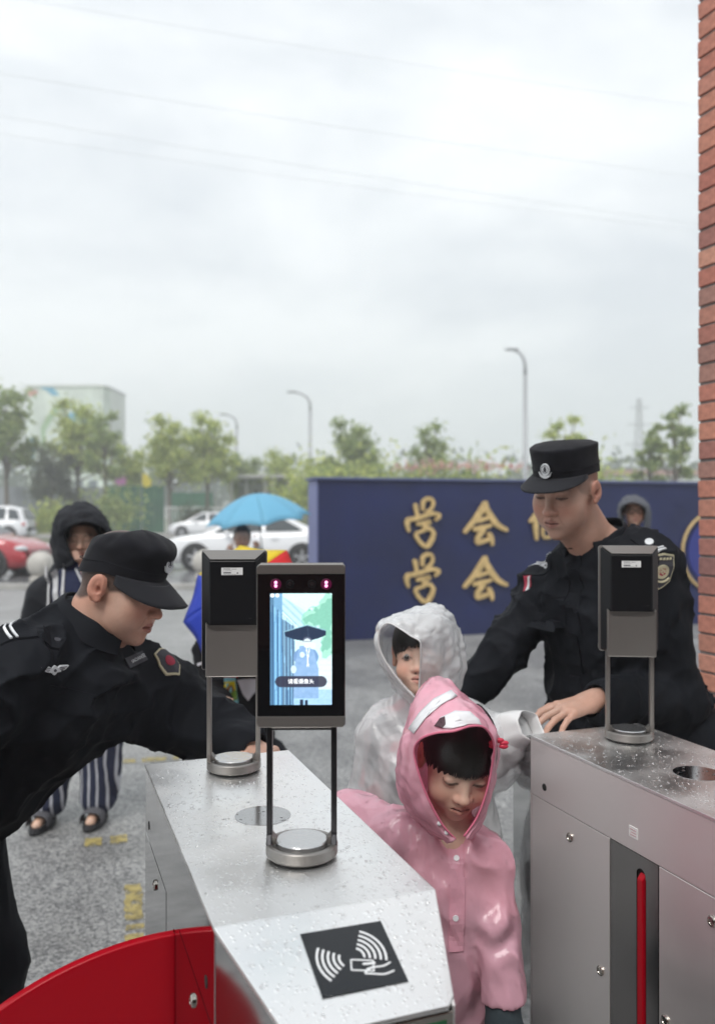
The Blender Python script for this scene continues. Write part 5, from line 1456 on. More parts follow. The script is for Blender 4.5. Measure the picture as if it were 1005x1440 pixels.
def cap(root, C, Rm, s, style='stiff', nm='cap'):
    """service cap built round the head; local frame: face to -Y"""
    Rm4 = Matrix([list(r) for r in Rm]).to_4x4(); M0 = Matrix.Translation(C) @ Rm4 @ Matrix.Scale(s, 4)
    A = np.array(M0)
    def W(V): V = np.asarray(V); return V @ A[:3, :3].T + A[:3, 3]
    rx, ry, cy = .0845, .1045, .012
    stiff = style == 'stiff'
    def zb(a):       # lower edge, a=-90 is the front
        f, b = max(0, -math.sin(a)), max(0, math.sin(a))
        return (.054 + .004 * f - .018 * b) if stiff else (.038 + .004 * f - .038 * b)
    if style == 'stiff': prof = [(1.0, 0.0), (1.005, .012), (1.01, .024), (1.0, .026), (1.005, .045), (1.015, .060), (1.02, .074), (1.015, .080), (1.0, .083), (.95, .0845), (.85, .0865), (.7, .089), (.4, .092), (.02, .093)]
    else: prof = [(1.0, 0.0), (1.01, .014), (1.015, .028), (1.005, .030), (1.03, .044), (1.055, .056), (1.06, .066), (1.04, .076), (.98, .084), (.88, .091), (.7, .097), (.45, .102), (.2, .104), (.02, .104)]
    if stiff: prof = [(a_, b_ * .97) for a_, b_ in prof]
    n = 96; rows = []
    for j, (sc_, h) in enumerate(prof):
        r = []
        for i in range(n):
            a = 2 * math.pi * i / n; ef = min(1.0, sc_); f = .5 - .5 * math.sin(a) * ef
            hh = h * (1.0 + (.13 * f if style == 'stiff' else .05 * f) * min(1, h / .06))
            wob = 0.0
            if j > 3:
                wob = (mnoise.noise(Vector((math.cos(a) * 2.2, math.sin(a) * 2.2, j * .35 + (9 if style == 'soft' else 0)))) * (.0065 if style == 'soft' else .0026) * min(1, sc_ * 1.2))
            x = (rx * sc_ + wob) * math.cos(a); y = cy + (ry * sc_ * (1 if math.sin(a) < 0 else .955) + wob) * math.sin(a)
            z = zb(a) * (1 - .55 * min(1, h / .08)) + .040 * .55 * min(1, h / .08) + hh + wob * .7
            if not stiff:
                bk = .5 + .5 * math.sin(a) * ef; z -= .008 * bk * min(1, h / .07); y -= .024 * bk * min(1, (h / .08)) ** 1.5
            r.append((x, y, z))
        rows.append(r)
    V = np.array(rows).reshape(-1, 3); F = []
    for j in range(len(prof) - 1):
        for i in range(n): i2 = (i + 1) % n; F.append((j * n + i, j * n + i2, (j + 1) * n + i2, (j + 1) * n + i))
    crown = npmesh(nm, W(V), F, M_capm, root, True)
    sb = crown.modifiers.new('smooth', 'SUBSURF'); sb.levels = 1; sb.render_levels = 1
    # brim
    rows = []
    nb_ = 33
    for j in range(7):
        f = j / 6; r = []
        for i in range(nb_):
            a = R(-90 + (-72 + 144 * i / (nb_ - 1))); c_ = math.cos(R(-72 + 144 * i / (nb_ - 1))); c_ = max(0, (c_ - .309) / .691) ** .55
            ext = (.072 if stiff else .076) * c_ * f
            x = (rx * .985 + ext * .30) * math.cos(a); y = cy + (ry * .985) * math.sin(a) - ext
            z = zb(a) + .004 - (.20 if stiff else .38) * ext * (1 + .2 * f) - .010 * f * (1 - c_) - (.04 if stiff else .22) * max(0, abs(x) - .02) * f * .9
            r.append((x, y, z))
        rows.append(r)
    V = np.array(rows).reshape(-1, 3); F = [(j * nb_ + i, j * nb_ + i + 1, (j + 1) * nb_ + i + 1, (j + 1) * nb_ + i) for j in range(6) for i in range(nb_ - 1)]
    sheet('brim', W(V), F, M_brimm, crown, .0032)
    st = MB(); 
    for f in ((5.6,) if style == 'stiff' else (5.6, 1.2)):
        row = crspline([tuple(np.array(rows[int(f)][i]) * (1 - (f % 1)) + np.array(rows[min(int(f) + 1, 6)][i]) * (f % 1)) for i in range(nb_)], 60)
        st.tube([tuple(W(p) + np.array((0, 0, .0016))) for p in row], .0006, 5)
    st.build('stitching', M_stitch if style == 'soft' else M_badged, crown)
    b = MB()
    pts = []
    for i in range(n + 1):
        a = 2 * math.pi * i / n; pts.append(tuple(W((rx * 1.012 * math.cos(a), cy + ry * 1.012 * math.sin(a), zb(a) * (1 - .55 * .325) + .040 * .55 * .325 + .026))))
    b.tube(pts, .0010, 5, cap=False).build('band_seam', M_capm, crown)
    # emblem on the front
    bm = MB(); zc = .088 if stiff else .094; yf = cy - ry * 1.045
    Mx = M0 @ Matrix.Translation((0, yf - .0005, zc)) @ Matrix.Rotation(R(90 - 8), 4, 'X')
    bm.prism(circ(0, .002, .0135, .0165, 24), Mx, -.002, .0016); 
    bm.build('emblem', M_badge, crown, bevel=.0008, seg=1)
    bm = MB(); bm.prism([(-.019, -.004), (-.012, -.012), (0, -.0155), (.012, -.012), (.019, -.004), (.014, -.016), (.006, -.0205), (0, -.022), (-.006, -.0205), (-.014, -.016)], Mx, -.002, .0024); bm.build('emblem_ribbon', M_badge, crown)
    bm = MB(); bm.prism(ringpoly(0, .003, .0092, .0108, 0, 359.5, 24), Mx, .0016, .0021); bm.prism([(-.004, -.004), (.004, -.004), (.0045, .003), (.0025, .009), (0, .0105), (-.0025, .009), (-.0045, .003)], Mx, .0016, .0022)
    bm.build('emblem_relief', M_badged, crown)
    return crown

def collar(root, c, up, front, r=.078, h=.045, m=None, name='collar', gap=28):
    up = Vector(up).normalized(); fr = Vector(front); fr = (fr - up * fr.dot(up)).normalized(); sd = up.cross(fr)
    rows = []
    for (k, hh) in ((1.26, -.030), (1.10, .004), (1.0, h * .72), (.97, h), (1.03, h * 1.0), (1.14, h * .45), (1.22, h * .02)):
        rows.append([V3(Vector(c) + (fr * math.cos(R(a)) * 1.08 + sd * math.sin(R(a))) * r * k * (1 + .02 * math.sin(a * .09)) + up * (hh - (.010 if abs(a - 180) > 120 else 0) * (hh > .01))) for a in np.linspace(gap, 360 - gap, 15)])
    V, Q = loft(rows, 60, 26)
    return sheet(name, V, Q, m or M_black, root, .0025)

def sleeve_hollow(F, w, d, r, ln=.05):
    d = np.array(d, dtype=float); d /= np.linalg.norm(d); w = np.array(w)
    F.cap(w + d * .004, w + d * ln, r, r, .003, op='s')

def wing_badge(bvh, jk, hit, nrm, up, m=None, s=1.0):
    S = s
    def mir(pl): return [(-a, b) for a, b in pl][::-1]
    wing = [(.006, .004), (.014, .009), (.032, .0085), (.029, .0045), (.026, .0015), (.021, -.0015), (.014, -.004), (.006, -.005)]
    shield = [(-.006, .006), (0, .0105), (.006, .006), (.0075, -.002), (.003, -.0085), (0, -.0105), (-.003, -.0085), (-.0075, -.002)]
    o = decal(bvh, 'wing_badge', hit, nrm, up, [[(a * S, b * S) for a, b in q] for q in (wing, mir(wing), shield)], m or M_badge, jk, off=.0045, thick=.002, cast=False)
    lines = []
    for sg in (-1, 1):
        for k in range(3): lines.append([(sg * (.010 + .002 * k), .0055 - .0035 * k), (sg * (.026 - .004 * k), .0068 - .0035 * k), (sg * (.026 - .004 * k), .0060 - .0035 * k), (sg * (.010 + .002 * k), .0045 - .0035 * k)])
    lines.append(circ(0, 0, .003, n=10))
    decal(bvh, 'badge_relief', hit, nrm, up, [[(a * S, b * S) for a, b in q] for q in lines], M_badged, jk, off=.0056, cast=False)
    return o

SKIN_M = (.54, .325, .245); SKIN_RG = (.52, .32, .245); SKIN_K = (.70, .47, .365)
def hairline_short(x, y, z):
    zl = np.interp(y, [-.09, -.058, -.05, -.042, -.012, .0, .03, .06, .1], [.12, .07, .03, .006, -.006, .02, -.030, -.050, -.055])
    return np.clip((z - zl) / .008, 0, 1) * (np.abs(x) < .0785) * .93

# ------------------------------------------------------------------ right guard
def right_guard():
    root = person('older guard in black uniform and stiff cap standing behind the right gate', .80, 2.38)
    C = P(796, 691, 2.17); Rm = headrot(-44, 18, 4); s = .94
    NB = P(842, 774, 2.27); SR = P(768, 830, 2.38); SL = P(912, 790, 2.15)
    ER = P(712, 912, 2.36); WR = P(655, 972, 2.36); EL = P(952, 985, 2.24); WL = P(836, 985, 2.03)
    CH = P(852, 862, 2.30); WA = P(860, 960, 2.35); PE = P(868, 1028, 2.38)
    wide = np.array((.68, -.73, 0)); dep = (-.73, -.68, 0)
    ax = axis(.15, 1.15, .013, [(C.x - .13, C.x + .13, .0027), (WL.x - .17, WL.x + .04, .0027)])
    ay = axis(1.78, 2.70, .013, [(C.y - .14, C.y + .12, .0027), (WL.y - .16, WL.y + .05, .0030)])
    az = axis(-.01, C.z + .16, .014, [(C.z - .15, C.z + .16, .0027), (WL.z - .10, WL.z + .06, .0030)])
    F = Field(ax, ay, az)
    F.chain([CH, WA, PE], [.145, .14, .145], .03, sq=(dep, .66)); F.cap(NB - Vector((0, 0, .04)), CH, .10, .14, .04, sq=(dep, .7))
    F.cap(NB, SR, .05, .05, .03); F.cap(NB, SL, .05, .05, .03)
    F.chain([SR, ER, WR], [.050, .040, .027], .015); F.chain([SL, EL, WL], [.050, .040, .027], .015)
    hips = [Vector((.72, 2.46, .88)), Vector((.88, 2.30, .88))]; feet = [Vector((.70, 2.50, .07)), Vector((.90, 2.34, .07))]
    for h_, f_ in zip(hips, feet):
        k_ = (h_ + f_) / 2 + Vector((-.02, -.02, 0)); F.chain([PE, h_, k_, f_], [.10, .085, .06, .04], .03); F.cap(f_, f_ + Vector((-.10, -.11, -.035)), .038, .03, .02)
    neck_top = C + Vector((Rm @ np.array((0, .028, -.055))))
    F.cap(neck_top, NB + Vector((0, 0, -.01)), .056, .062, .02)
    add_head(F, C, Rm, s, k=.022)
    # heavy cheeks and throat of an older man
    F.cap(C + Vector((Rm @ np.array((0, -.03, -.085)))), NB + Vector((-.030, -.030, .00)), .030, .042, .025)
    hr = frame((-.88, -.30, -.20), (-.30, -.25, .92))
    hand(F, V3(WL), hr, 1.04, curl=.30, spread=1.15)
    dw = (WR - ER).normalized(); hand(F, V3(WR), frame(V3(dw), (-.2, -.3, .9)), .95, curl=.5)
    V, Q = F.mesh(); V = smooth_mesh(V, Q, 2, .4)
    col = skin_colors(V, C, Rm, s, SKIN_RG, hairline=lambda x, y, z: hairline_short(x, y, z) * .35, dark=(.045, .034, .03), lash=-1.0, lip=(.30, .12, .10), brow=.75)
    npmesh('body', V, Q, M_skin, root, True, col)
    # jacket
    ax = axis(.15, 1.15, .0050); ay = axis(1.85, 2.72, .0054); az = axis(.70, 1.50, .0050)
    F = Field(ax, ay, az)
    F.chain([CH, WA, PE, PE - Vector((-.02, 0, .14))], [.175, .165, .175, .192], .05, sq=(dep, .72))
    F.cap(NB - Vector((0, 0, .05)), CH, .118, .165, .05, sq=(dep, .75))
    F.cap(NB - Vector((0, 0, .035)), SR, .070, .064, .04); F.cap(NB - Vector((0, 0, .045)), SL, .064, .060, .04)
    F.chain([SR, ER, WR], [.069, .060, .047], .03); F.chain([SL, EL, WL + (EL - WL) * .10], [.066, .062, .046], .03)
    F.cap(EL, PE + Vector((.02, -.05, .0)), .05, .09, .08)
    F.displace(fold_fn([(V3(EL), (.3, .1, 1), 60, .010, .13), (V3(ER), (-.6, 0, -.7), 70, .010, .10), (V3((SR + ER) / 2), (-.5, .1, -.8), 55, .007, .11), (V3(SL - Vector((0, 0, .1))), (.2, 0, 1), 50, .007, .12),
                        (V3(WL + (EL - WL) * .3), V3(EL - WL), 80, .006, .09), (V3(CH + Vector((-.1, -.1, 0))), (1, .3, -.4), 40, .005, .16), (V3(WA), (.2, .1, 1), 45, .006, .2), (V3(ER + (SR - ER) * .2), V3(SR - ER), 90, .009, .09)], .0080, 9.0, 3.0))
    sleeve_hollow(F, V3(WL + (EL - WL) * .06), V3(WL - EL), .036, .08); sleeve_hollow(F, V3(WR), V3(WR - ER), .037, .08)
    V, Q = F.mesh(); V = smooth_mesh(V, Q, 1, .4)
    jk = npmesh('jacket', V, Q, M_black, root, True)
    bvh = bvh_of(jk)
    up = Vector((0, 0, 1))
    collar(jk, NB + Vector((-.010, -.010, .012)), (-.28, -.22, 1), (-.7, -.7, 0), .080, .046)
    for (u, v, fn) in ((768, 797, 'w'),):
        h_, n_ = ray_px(bvh, u, v)
        if h_: wing_badge(bvh, jk, h_ + Vector((-.004, -.010, .004)), Vector((-.42, -.88, .2)), up + Vector((.12, 0, 0)), s=.85)
    # epaulettes
    for (u, v, u2, v2, nm) in ((914, 766, 892, 748, 'e'), (758, 803, 775, 780, 'e')):
        h_, n_ = ray_px(bvh, u, v); g_, _ = ray_px(bvh, u2, v2)
        if h_ is None or g_ is None: continue
        ud = (g_ - h_)
        ep = decal(bvh, 'epaulette', h_, (n_ + up * .6).normalized(), ud, [[(-.024, -.045), (.024, -.045), (.022, .05), (0, .062), (-.022, .05)]], M_black, jk, off=.004, thick=.003)
        if u > 850:
            decal(bvh, 'rank_pip', h_, (n_ + up * .6).normalized(), ud, [circ(0, .006, .0105, n=18)], M_badge, jk, off=.0062)
            decal(bvh, 'rank_bar', h_, (n_ + up * .6).normalized(), ud, [[(-.021, -.020), (.021, -.020), (.021, -.0245), (-.021, -.0245)], [(-.021, -.029), (.021, -.029), (.021, -.0335), (-.021, -.0335)]], M_badge, jk, off=.0062)
        else:
            decal(bvh, 'shoulder_piping', h_, (n_ + up * .6).normalized(), ud, [[(-.026, -.047), (-.022, -.047), (-.020, .05), (-.024, .05)]], M_badge, jk, off=.005)
    # arm patch behind the terminal
    h_, n_ = ray_px(bvh, 929, 803)
    if h_:
        sh = [(-.030, .040), (0, .046), (.030, .040), (.034, .006), (.026, -.026), (0, -.048), (-.026, -.026), (-.034, .006)]
        decal(bvh, 'arm_patch', h_, n_, up, [sh], M_gthread, jk, off=.003)
        decal(bvh, 'patch_field', h_, n_, up, [[(a * .90, b * .91) for a, b in sh]], M_badged, jk, off=.0042)
        decal(bvh, 'patch_ring', h_, n_, up, [ringpoly(0, .0, .0165, .0185, 0, 359, 24)], M_gthread, jk, off=.0056)
        decal(bvh, 'patch_emblem', h_, n_, up, [circ(0, .0, .011, n=14)], M_patchr, jk, off=.0056)
        decal(bvh, 'patch_lettering', h_, n_, up, [[(x0 - .0035, .030), (x0 + .0025, .031), (x0 + .0020, .036), (x0 - .003, .035)] for x0 in (-.018, -.009, 0, .009, .018)] + [ringpoly(0, 0, .024, .028, 215, 325, 12)], M_gthread, jk, off=.0056)
    h_, n_ = ray_px(bvh, 741, 816)
    if h_:
        decal(bvh, 'arm_patch', h_, n_, up, [[(-.014, .026), (.012, .022), (.014, -.016), (-.004, -.028)]], M_patchr, jk, off=.003)
        decal(bvh, 'patch_edge', h_, n_, up, [[(.006, .022), (.012, .022), (.010, -.022), (.002, -.026)]], M_badge, jk, off=.0042)
    # pocket flap and placket
    h_, n_ = ray_px(bvh, 776, 824)
    if h_:
        decal(bvh, 'pocket_flap', h_, n_, up + Vector((.12, 0, 0)), [[(-.048, .020), (.048, .022), (.050, -.020), (.0, -.030), (-.050, -.022)]], M_black, jk, off=.005, thick=.004)
        decal(bvh, 'pocket', h_, n_, up + Vector((.12, 0, 0)), [[(-.046, -.020), (.046, -.020), (.044, -.12), (-.044, -.12)]], M_black, jk, off=.002, thick=.002)
    for k, (u, v) in enumerate(((803, 800), (806, 860), (808, 920), (810, 980))):
        h_, n_ = ray_px(bvh, u, v)
        if h_: decal(bvh, 'placket', h_, n_, up, [[(-.017, .056), (.017, .056), (.017, -.056), (-.017, -.056)]], M_black, jk, off=.0045, thick=.004)
    cap(root, C, Rm, s * .98, 'stiff')
    # trousers and shoes
    F = Field(axis(.45, 1.15, .013), axis(2.05, 2.75, .013), axis(.04, 1.0, .015))
    for h_, f_ in zip(hips, feet):
        k_ = (h_ + f_) / 2 + Vector((-.02, -.02, 0)); F.chain([PE - Vector((0, 0, .02)), h_, k_, f_ + Vector((0, 0, .03))], [.125, .105, .082, .07], .04)
    F.displace(fold_fn([], .004, 7, 9)); V, Q = F.mesh(); npmesh('trousers', V, Q, M_black, root, True)
    for f_ in feet:
        F = Field(axis(f_.x - .26, f_.x + .12, .009), axis(f_.y - .26, f_.y + .12, .009), axis(.0, .16, .009)); F.cap(f_ + Vector((.03, .03, -.02)), f_ + Vector((-.11, -.12, -.025)), .052, .046, .02); F.cap(f_, f_ + Vector((0, 0, .03)), .055, .05, .02)
        V, Q = F.mesh(); V[:, 2] = np.maximum(V[:, 2], .002); npmesh('shoe', V, Q, M_shoe, root, True)
    finalize(root); return root
right_guard()

# ------------------------------------------------------------------ left guard
def left_guard():
    root = person('guard in soft black cap bending over the left gate, seen in profile', -.78, 1.85)
    C = P(172, 825, 1.855); Rm = headrot(74, 20, 0); s = .96
    NB = P(114, 893, 1.87); SR = P(28, 938, 1.70); SL = P(192, 955, 1.99)
    EL = P(282, 1010, 2.06); WL = P(346, 1047, 1.965); ER = P(-90, 1085, 1.60); WR = P(-85, 1230, 1.60)
    CH = P(70, 985, 1.86); WA = P(-42, 1090, 1.84); PE = P(-125, 1190, 1.82)
    fwd = (CH - WA).normalized(); fr = np.array((.80, .0, -.60)); fr -= np.array(fwd) * float(fr @ np.array(fwd)); dep = tuple(fr / np.linalg.norm(fr))
    ax = axis(-1.15, -.05, .013, [(C.x - .14, C.x + .14, .0026), (WL.x - .03, WL.x + .19, .0032)])
    ay = axis(1.38, 2.25, .013, [(C.y - .13, C.y + .12, .0026), (WL.y - .19, WL.y + .07, .0034)])
    az = axis(-.01, C.z + .15, .014, [(C.z - .15, C.z + .15, .0026), (WL.z - .09, WL.z + .06, .0034)])
    F = Field(ax, ay, az)
    F.chain([CH, WA, PE], [.145, .14, .145], .03, sq=(dep, .68)); F.cap(NB - fwd * .04, CH, .10, .14, .04, sq=(dep, .7))
    F.cap(NB, SR, .05, .05, .03); F.cap(NB, SL, .05, .05, .03)
    F.chain([SR, ER, WR], [.050, .040, .027], .015); F.chain([SL, EL, WL], [.050, .040, .027], .015)
    hips = [Vector((-.93, 1.74, .80)), Vector((-.93, 1.96, .80))]; feet = [Vector((-.80, 1.72, .07)), Vector((-.86, 2.02, .07))]
    for h_, f_ in zip(hips, feet):
        k_ = (h_ + f_) / 2 + Vector((.02, 0, 0)); F.chain([PE, h_, k_, f_], [.10, .085, .06, .04], .03); F.cap(f_, f_ + Vector((.15, .0, -.035)), .038, .03, .02)
    neck_top = C + Vector((Rm @ np.array((0, .034, -.050))))
    F.cap(neck_top, NB + Vector((0, 0, -.01)), .057, .064, .02)
    add_head(F, C, Rm, s, k=.022, opens=.0008)
    F.cap(C + Vector((Rm @ np.array((0, -.022, -.078)))), NB + Vector((.055, .0, .0)), .036, .046, .03)
    hand(F, V3(WL), frame((.62, -.70, -.10), (.1, -.1, 1)), .95, curl=.35)
    hand(F, V3(WR), frame((.1, 0, -1), (0, -1, 0)), .95, curl=.5)
    V, Q = F.mesh(); V = smooth_mesh(V, Q, 2, .4)
    col = skin_colors(V, C, Rm, s, SKIN_M, hairline=hairline_short, dark=(.018, .014, .013), lash=-1.0, lip=(.34, .13, .11))
    npmesh('body', V, Q, M_skin, root, True, col)
    F = Field(axis(-1.2, -.10, .0050), axis(1.40, 2.26, .0055), axis(.62, 1.42, .0050))
    F.chain([CH, WA, PE, PE - fwd * .13], [.168, .158, .162, .170], .05, sq=(dep, .80))
    F.cap(NB - fwd * .05, CH, .112, .160, .05, sq=(dep, .78))
    F.cap(NB - fwd * .04, SR, .078, .070, .04); F.cap(NB - fwd * .035 - Vector((0, 0, .012)), SL, .072, .072, .04)
    F.chain([SR, ER, WR], [.076, .068, .050], .03); F.chain([SL, EL, WL + (EL - WL) * .04], [.082, .070, .050], .03)
    F.cap(CH + Vector((.10, .05, .0)), EL - Vector((.08, 0, .02)), .075, .05, .06)
    F.displace(fold_fn([(V3(EL), V3(EL - SL), 70, .009, .12), (V3((SL + EL) / 2), (1, 0, -.5), 60, .008, .10), (V3((WL + EL) / 2), V3(WL - EL), 75, .007, .09), (V3(CH + Vector((.12, -.05, -.02))), (.6, -.2, .8), 55, .008, .14),
                        (V3(SR), (.8, -.2, .5), 50, .006, .13), (V3(WA + Vector((.1, -.1, 0))), (.4, 0, 1), 45, .008, .18)], .0080, 9.0, 12.0))
    sleeve_hollow(F, V3(WL + (EL - WL) * .02), V3(WL - EL), .038, .08); sleeve_hollow(F, V3(WR), V3(WR - ER), .036, .08)
    # lower hem cut along a slanting line
    V, Q = F.mesh(); V = smooth_mesh(V, Q, 1, .4)
    jk = npmesh('jacket', V, Q, M_black, root, True); bvh = bvh_of(jk)
    up = Vector((.45, 0, .9))
    collar(jk, NB + Vector((.022, .0, .008)), V3(Vector((.50, -.02, .86))), (.9, -.1, -.4), .082, .044)
    h_, n_ = ray_px(bvh, 76, 942)
    if h_: wing_badge(bvh, jk, h_, n_, Vector((.1, 0, 1)), s=.92)
    # epaulette with white chevrons on the near shoulder
    h_, n_ = ray_px(bvh, 48, 888)
    if h_:
        ud = Vector((.9, .35, .25)); nn = (n_ + Vector((0, 0, .7))).normalized()
        decal(bvh, 'epaulette', h_, nn, ud, [[(-.026, -.062), (.026, -.062), (.024, .045), (0, .058), (-.024, .045)]], M_black, jk, off=.005, thick=.004)
        for k in (0, 1):
            z0 = -.040 + .011 * k
            decal(bvh, 'chevron', h_, nn, ud, [[(-.024, z0), (0, z0 - .012), (0, z0 - .0165), (-.024, z0 - .0045)], [(0, z0 - .012), (.024, z0), (.024, z0 - .0045), (0, z0 - .0165)]], M_badge, jk, off=.0075)
        decal(bvh, 'epaulette_button', h_, nn, ud, [circ(0, .044, .006, n=12)], M_badged, jk, off=.008)
    # chest tag
    h_, n_ = ray_px(bvh, 190, 929)
    if h_:
        upd = Vector((-.1, 0, 1)); n2 = n_.normalized(); upd = (upd - n2 * upd.dot(n2)).normalized(); rt = upd.cross(n2)
        rt = (rt * .98 + upd * .14).normalized(); upd = n2.cross(rt)
        decal(bvh, 'chest_tag', h_, n_, upd, [[(-.036, -.011), (.036, -.011), (.036, .013), (-.036, .013)]], M_badged, jk, off=.004)
        tx = text_obj('保BAOAN安', .0112, M_badge, jk, 'tag_lettering', .0004)
        tx.matrix_basis = Matrix(((rt.x, upd.x, n2.x, h_.x + n2.x * .0062), (rt.y, upd.y, n2.y, h_.y + n2.y * .0062), (rt.z, upd.z, n2.z, h_.z + n2.z * .0062), (0, 0, 0, 1)))
    # patch on the reaching arm
    h_, n_ = ray_px(bvh, 238, 930)
    if h_:
        sh = [(-.030, .040), (0, .046), (.030, .040), (.034, .006), (.026, -.026), (0, -.048), (-.026, -.026), (-.034, .006)]
        sh = [(a * .82, b * .82) for a, b in sh]; ud = Vector((-.62, .1, .75)); nn = (n_ + Vector((.4, 0, .5))).normalized()
        decal(bvh, 'arm_patch', h_, nn, ud, [sh], M_gthread, jk, off=.0035); decal(bvh, 'patch_field', h_, nn, ud, [[(a * .86, b * .88) for a, b in sh]], M_badged, jk, off=.005)
        decal(bvh, 'patch_emblem', h_, nn, ud, [circ(0, 0, .013, n=14)], M_patchr, jk, off=.0065)
    h_, n_ = ray_px(bvh, 100, 985)
    if h_: decal(bvh, 'pocket_flap', h_, n_, Vector((.35, 0, 1)), [[(-.045, .022), (.045, .022), (.047, -.018), (0, -.028), (-.047, -.018)]], M_black, jk, off=.005, thick=.004)
    cap(root, C, Rm, s * .965, 'soft')
    F = Field(axis(-1.2, -.62, .012), axis(1.55, 2.2, .012), axis(.04, .98, .014))
    for h_, f_ in zip(hips, feet):
        k_ = (h_ + f_) / 2 + Vector((.02, 0, 0)); F.chain([PE - Vector((0, 0, .02)), h_, k_, f_ + Vector((0, 0, .03))], [.13, .108, .088, .07], .04)
    F.displace(fold_fn([], .004, 7, 9)); V, Q = F.mesh(); npmesh('trousers', V, Q, M_black, root, True)
    for f_ in feet:
        F = Field(axis(f_.x - .12, f_.x + .30, .009), axis(f_.y - .12, f_.y + .12, .009), axis(.0, .16, .009)); F.cap(f_ + Vector((-.03, 0, -.02)), f_ + Vector((.16, 0, -.025)), .052, .046, .02); F.cap(f_, f_ + Vector((0, 0, .03)), .055, .05, .02)
        V, Q = F.mesh(); V[:, 2] = np.maximum(V[:, 2], .002); npmesh('shoe', V, Q, M_shoe, root, True)
    finalize(root); return root
left_guard()

# ------------------------------------------------------------------ helpers for the children's hoods
def hood(root, name, rows, m, nu=64, nv=34, wr=.003, seed=0, edge=None, er=.0022):
    V, Q = loft(rows, nu, nv)
    G = V.reshape(nv, nu, 3)
    dv = np.gradient(G, axis=0); du = np.gradient(G, axis=1); nrm = np.cross(du, dv); nrm /= np.maximum(np.linalg.norm(nrm, axis=2), 1e-9)[..., None]
    x, y, z = G[..., 0], G[..., 1], G[..., 2]
    w = vnoise(x * 14 + seed, y * 14, z * 14); n1 = vnoise(x * 26 + w * 3, y * 26 + seed, z * 20); n2 = vnoise(x * 60 + seed, y * 60 + w * 4, z * 50)
    d = wr * (2 * np.abs(2 * n1 - 1) - 1) + wr * .45 * (2 * np.abs(2 * n2 - 1) - 1)
    fade = np.minimum(np.arange(nv) / 3.0, 1)[:, None]
    G = G + nrm * (d * fade)[..., None]
    o = sheet(name, G.reshape(-1, 3), Q, m, root, .0010)
    c_ = G.reshape(-1, 3).mean(0)
    if edge is M_pinkrim or edge is M_whiteedge:
        fl = np.einsum('ij,ij->i', np.cross(G.reshape(-1, 3)[Q[:, 1]] - G.reshape(-1, 3)[Q[:, 0]], G.reshape(-1, 3)[Q[:, 2]] - G.reshape(-1, 3)[Q[:, 0]]), G.reshape(-1, 3)[Q[:, 0]] - c_) < 0
        Q2 = Q.copy(); Q2[fl] = Q2[fl][:, ::-1]; beads(o, 'rain_beads', G.reshape(-1, 3), Q2, M_drop, 260, seed + 1, r1=.0019)
    if edge is not None:
        MB().tube([tuple(p) for p in G[0]], er, 6).build('hood_edge', edge, o, smooth=True)
    return o

def child_hair(root, C, Rm, s, fr_z=.036, seed=0):
    Rv = lambda p: np.array(C) + Rm @ (np.array(p) * s)
    F = Field(axis(C[0] - .12, C[0] + .12, .003), axis(C[1] - .13, C[1] + .13, .003), axis(C[2] - .12, C[2] + .14, .003))
    sl, X, Y, Z = F.sub((-9, -9, -9), (9, 9, 9))
    dx, dy, dz = X - C[0], Y - C[1], Z - C[2]
    x = (Rm[0, 0] * dx + Rm[1, 0] * dy + Rm[2, 0] * dz) / s; y = (Rm[0, 1] * dx + Rm[1, 1] * dy + Rm[2, 1] * dz) / s; z = (Rm[0, 2] * dx + Rm[1, 2] * dy + Rm[2, 2] * dz) / s
    G = ellipsoid(x, y - .012, z - .034, (.080, .102, .097))
    G = np.minimum(G, ellipsoid(x, y - .05, z + .02, (.078, .062, .07)))
    cut = ellipsoid(x, y + .125, z + .045, (.075, .088, .045 + fr_z + .010)); G = np.maximum(G, -cut)
    cut = ellipsoid(x, y + .02, z + .10, (.20, .10, .085)); G = np.maximum(G, -cut)
    th = np.arctan2(x, -y + .02); G = G + .0016 * np.sin(th * 46 + 5 * vnoise(x * 40 + seed, y * 40, z * 12)) + .002 * (vnoise(x * 90, y * 90, z * 14 + seed) - .5)
    F.F[:] = G * s
    V, Q = F.mesh(); o = npmesh('hair', V, Q, M_hair, root, True)
    # strands lying from the crown down to the fringe
    r_ = random.Random(seed); Vs, Fs = [], []
    for i in range(1300):
        a = r_.uniform(-2.3, 2.3); aa = abs(a)
        zb = fr_z - .012 + r_.uniform(-.006, .004) if aa < 1.0 else (fr_z - .012 - (aa - 1.0) * .06 + r_.uniform(-.01, .006))
        e1 = math.asin(max(-.9, min(.9, (zb - .034) / .098))); e0 = r_.uniform(.9, 1.45); w = r_.uniform(.0009, .0022); da = r_.uniform(-.10, .10); lift = r_.uniform(.000, .0035)
        k = len(Vs); m_ = 7
        for j in range(m_ + 1):
            t_ = j / m_; e = e0 + (e1 - e0) * t_; a_ = a + da * t_ * t_
            rr_ = 1.0 + lift / .09 + .01
            q_ = np.array((.081 * rr_ * math.sin(a_) * math.cos(e), .012 - .103 * rr_ * math.cos(a_) * math.cos(e), .034 + .098 * rr_ * math.sin(e)))
            tn = np.array((math.cos(a_), math.sin(a_), 0)); ww = w * (1 - .8 * t_ ** 3)
            Vs += [Rv(q_ - tn * ww), Rv(q_ + tn * ww)]
            if j: Fs.append((k + 2 * j - 2, k + 2 * j - 1, k + 2 * j + 1, k + 2 * j))
    npmesh('fringe', Vs, Fs, M_hair, o, True)
    return o

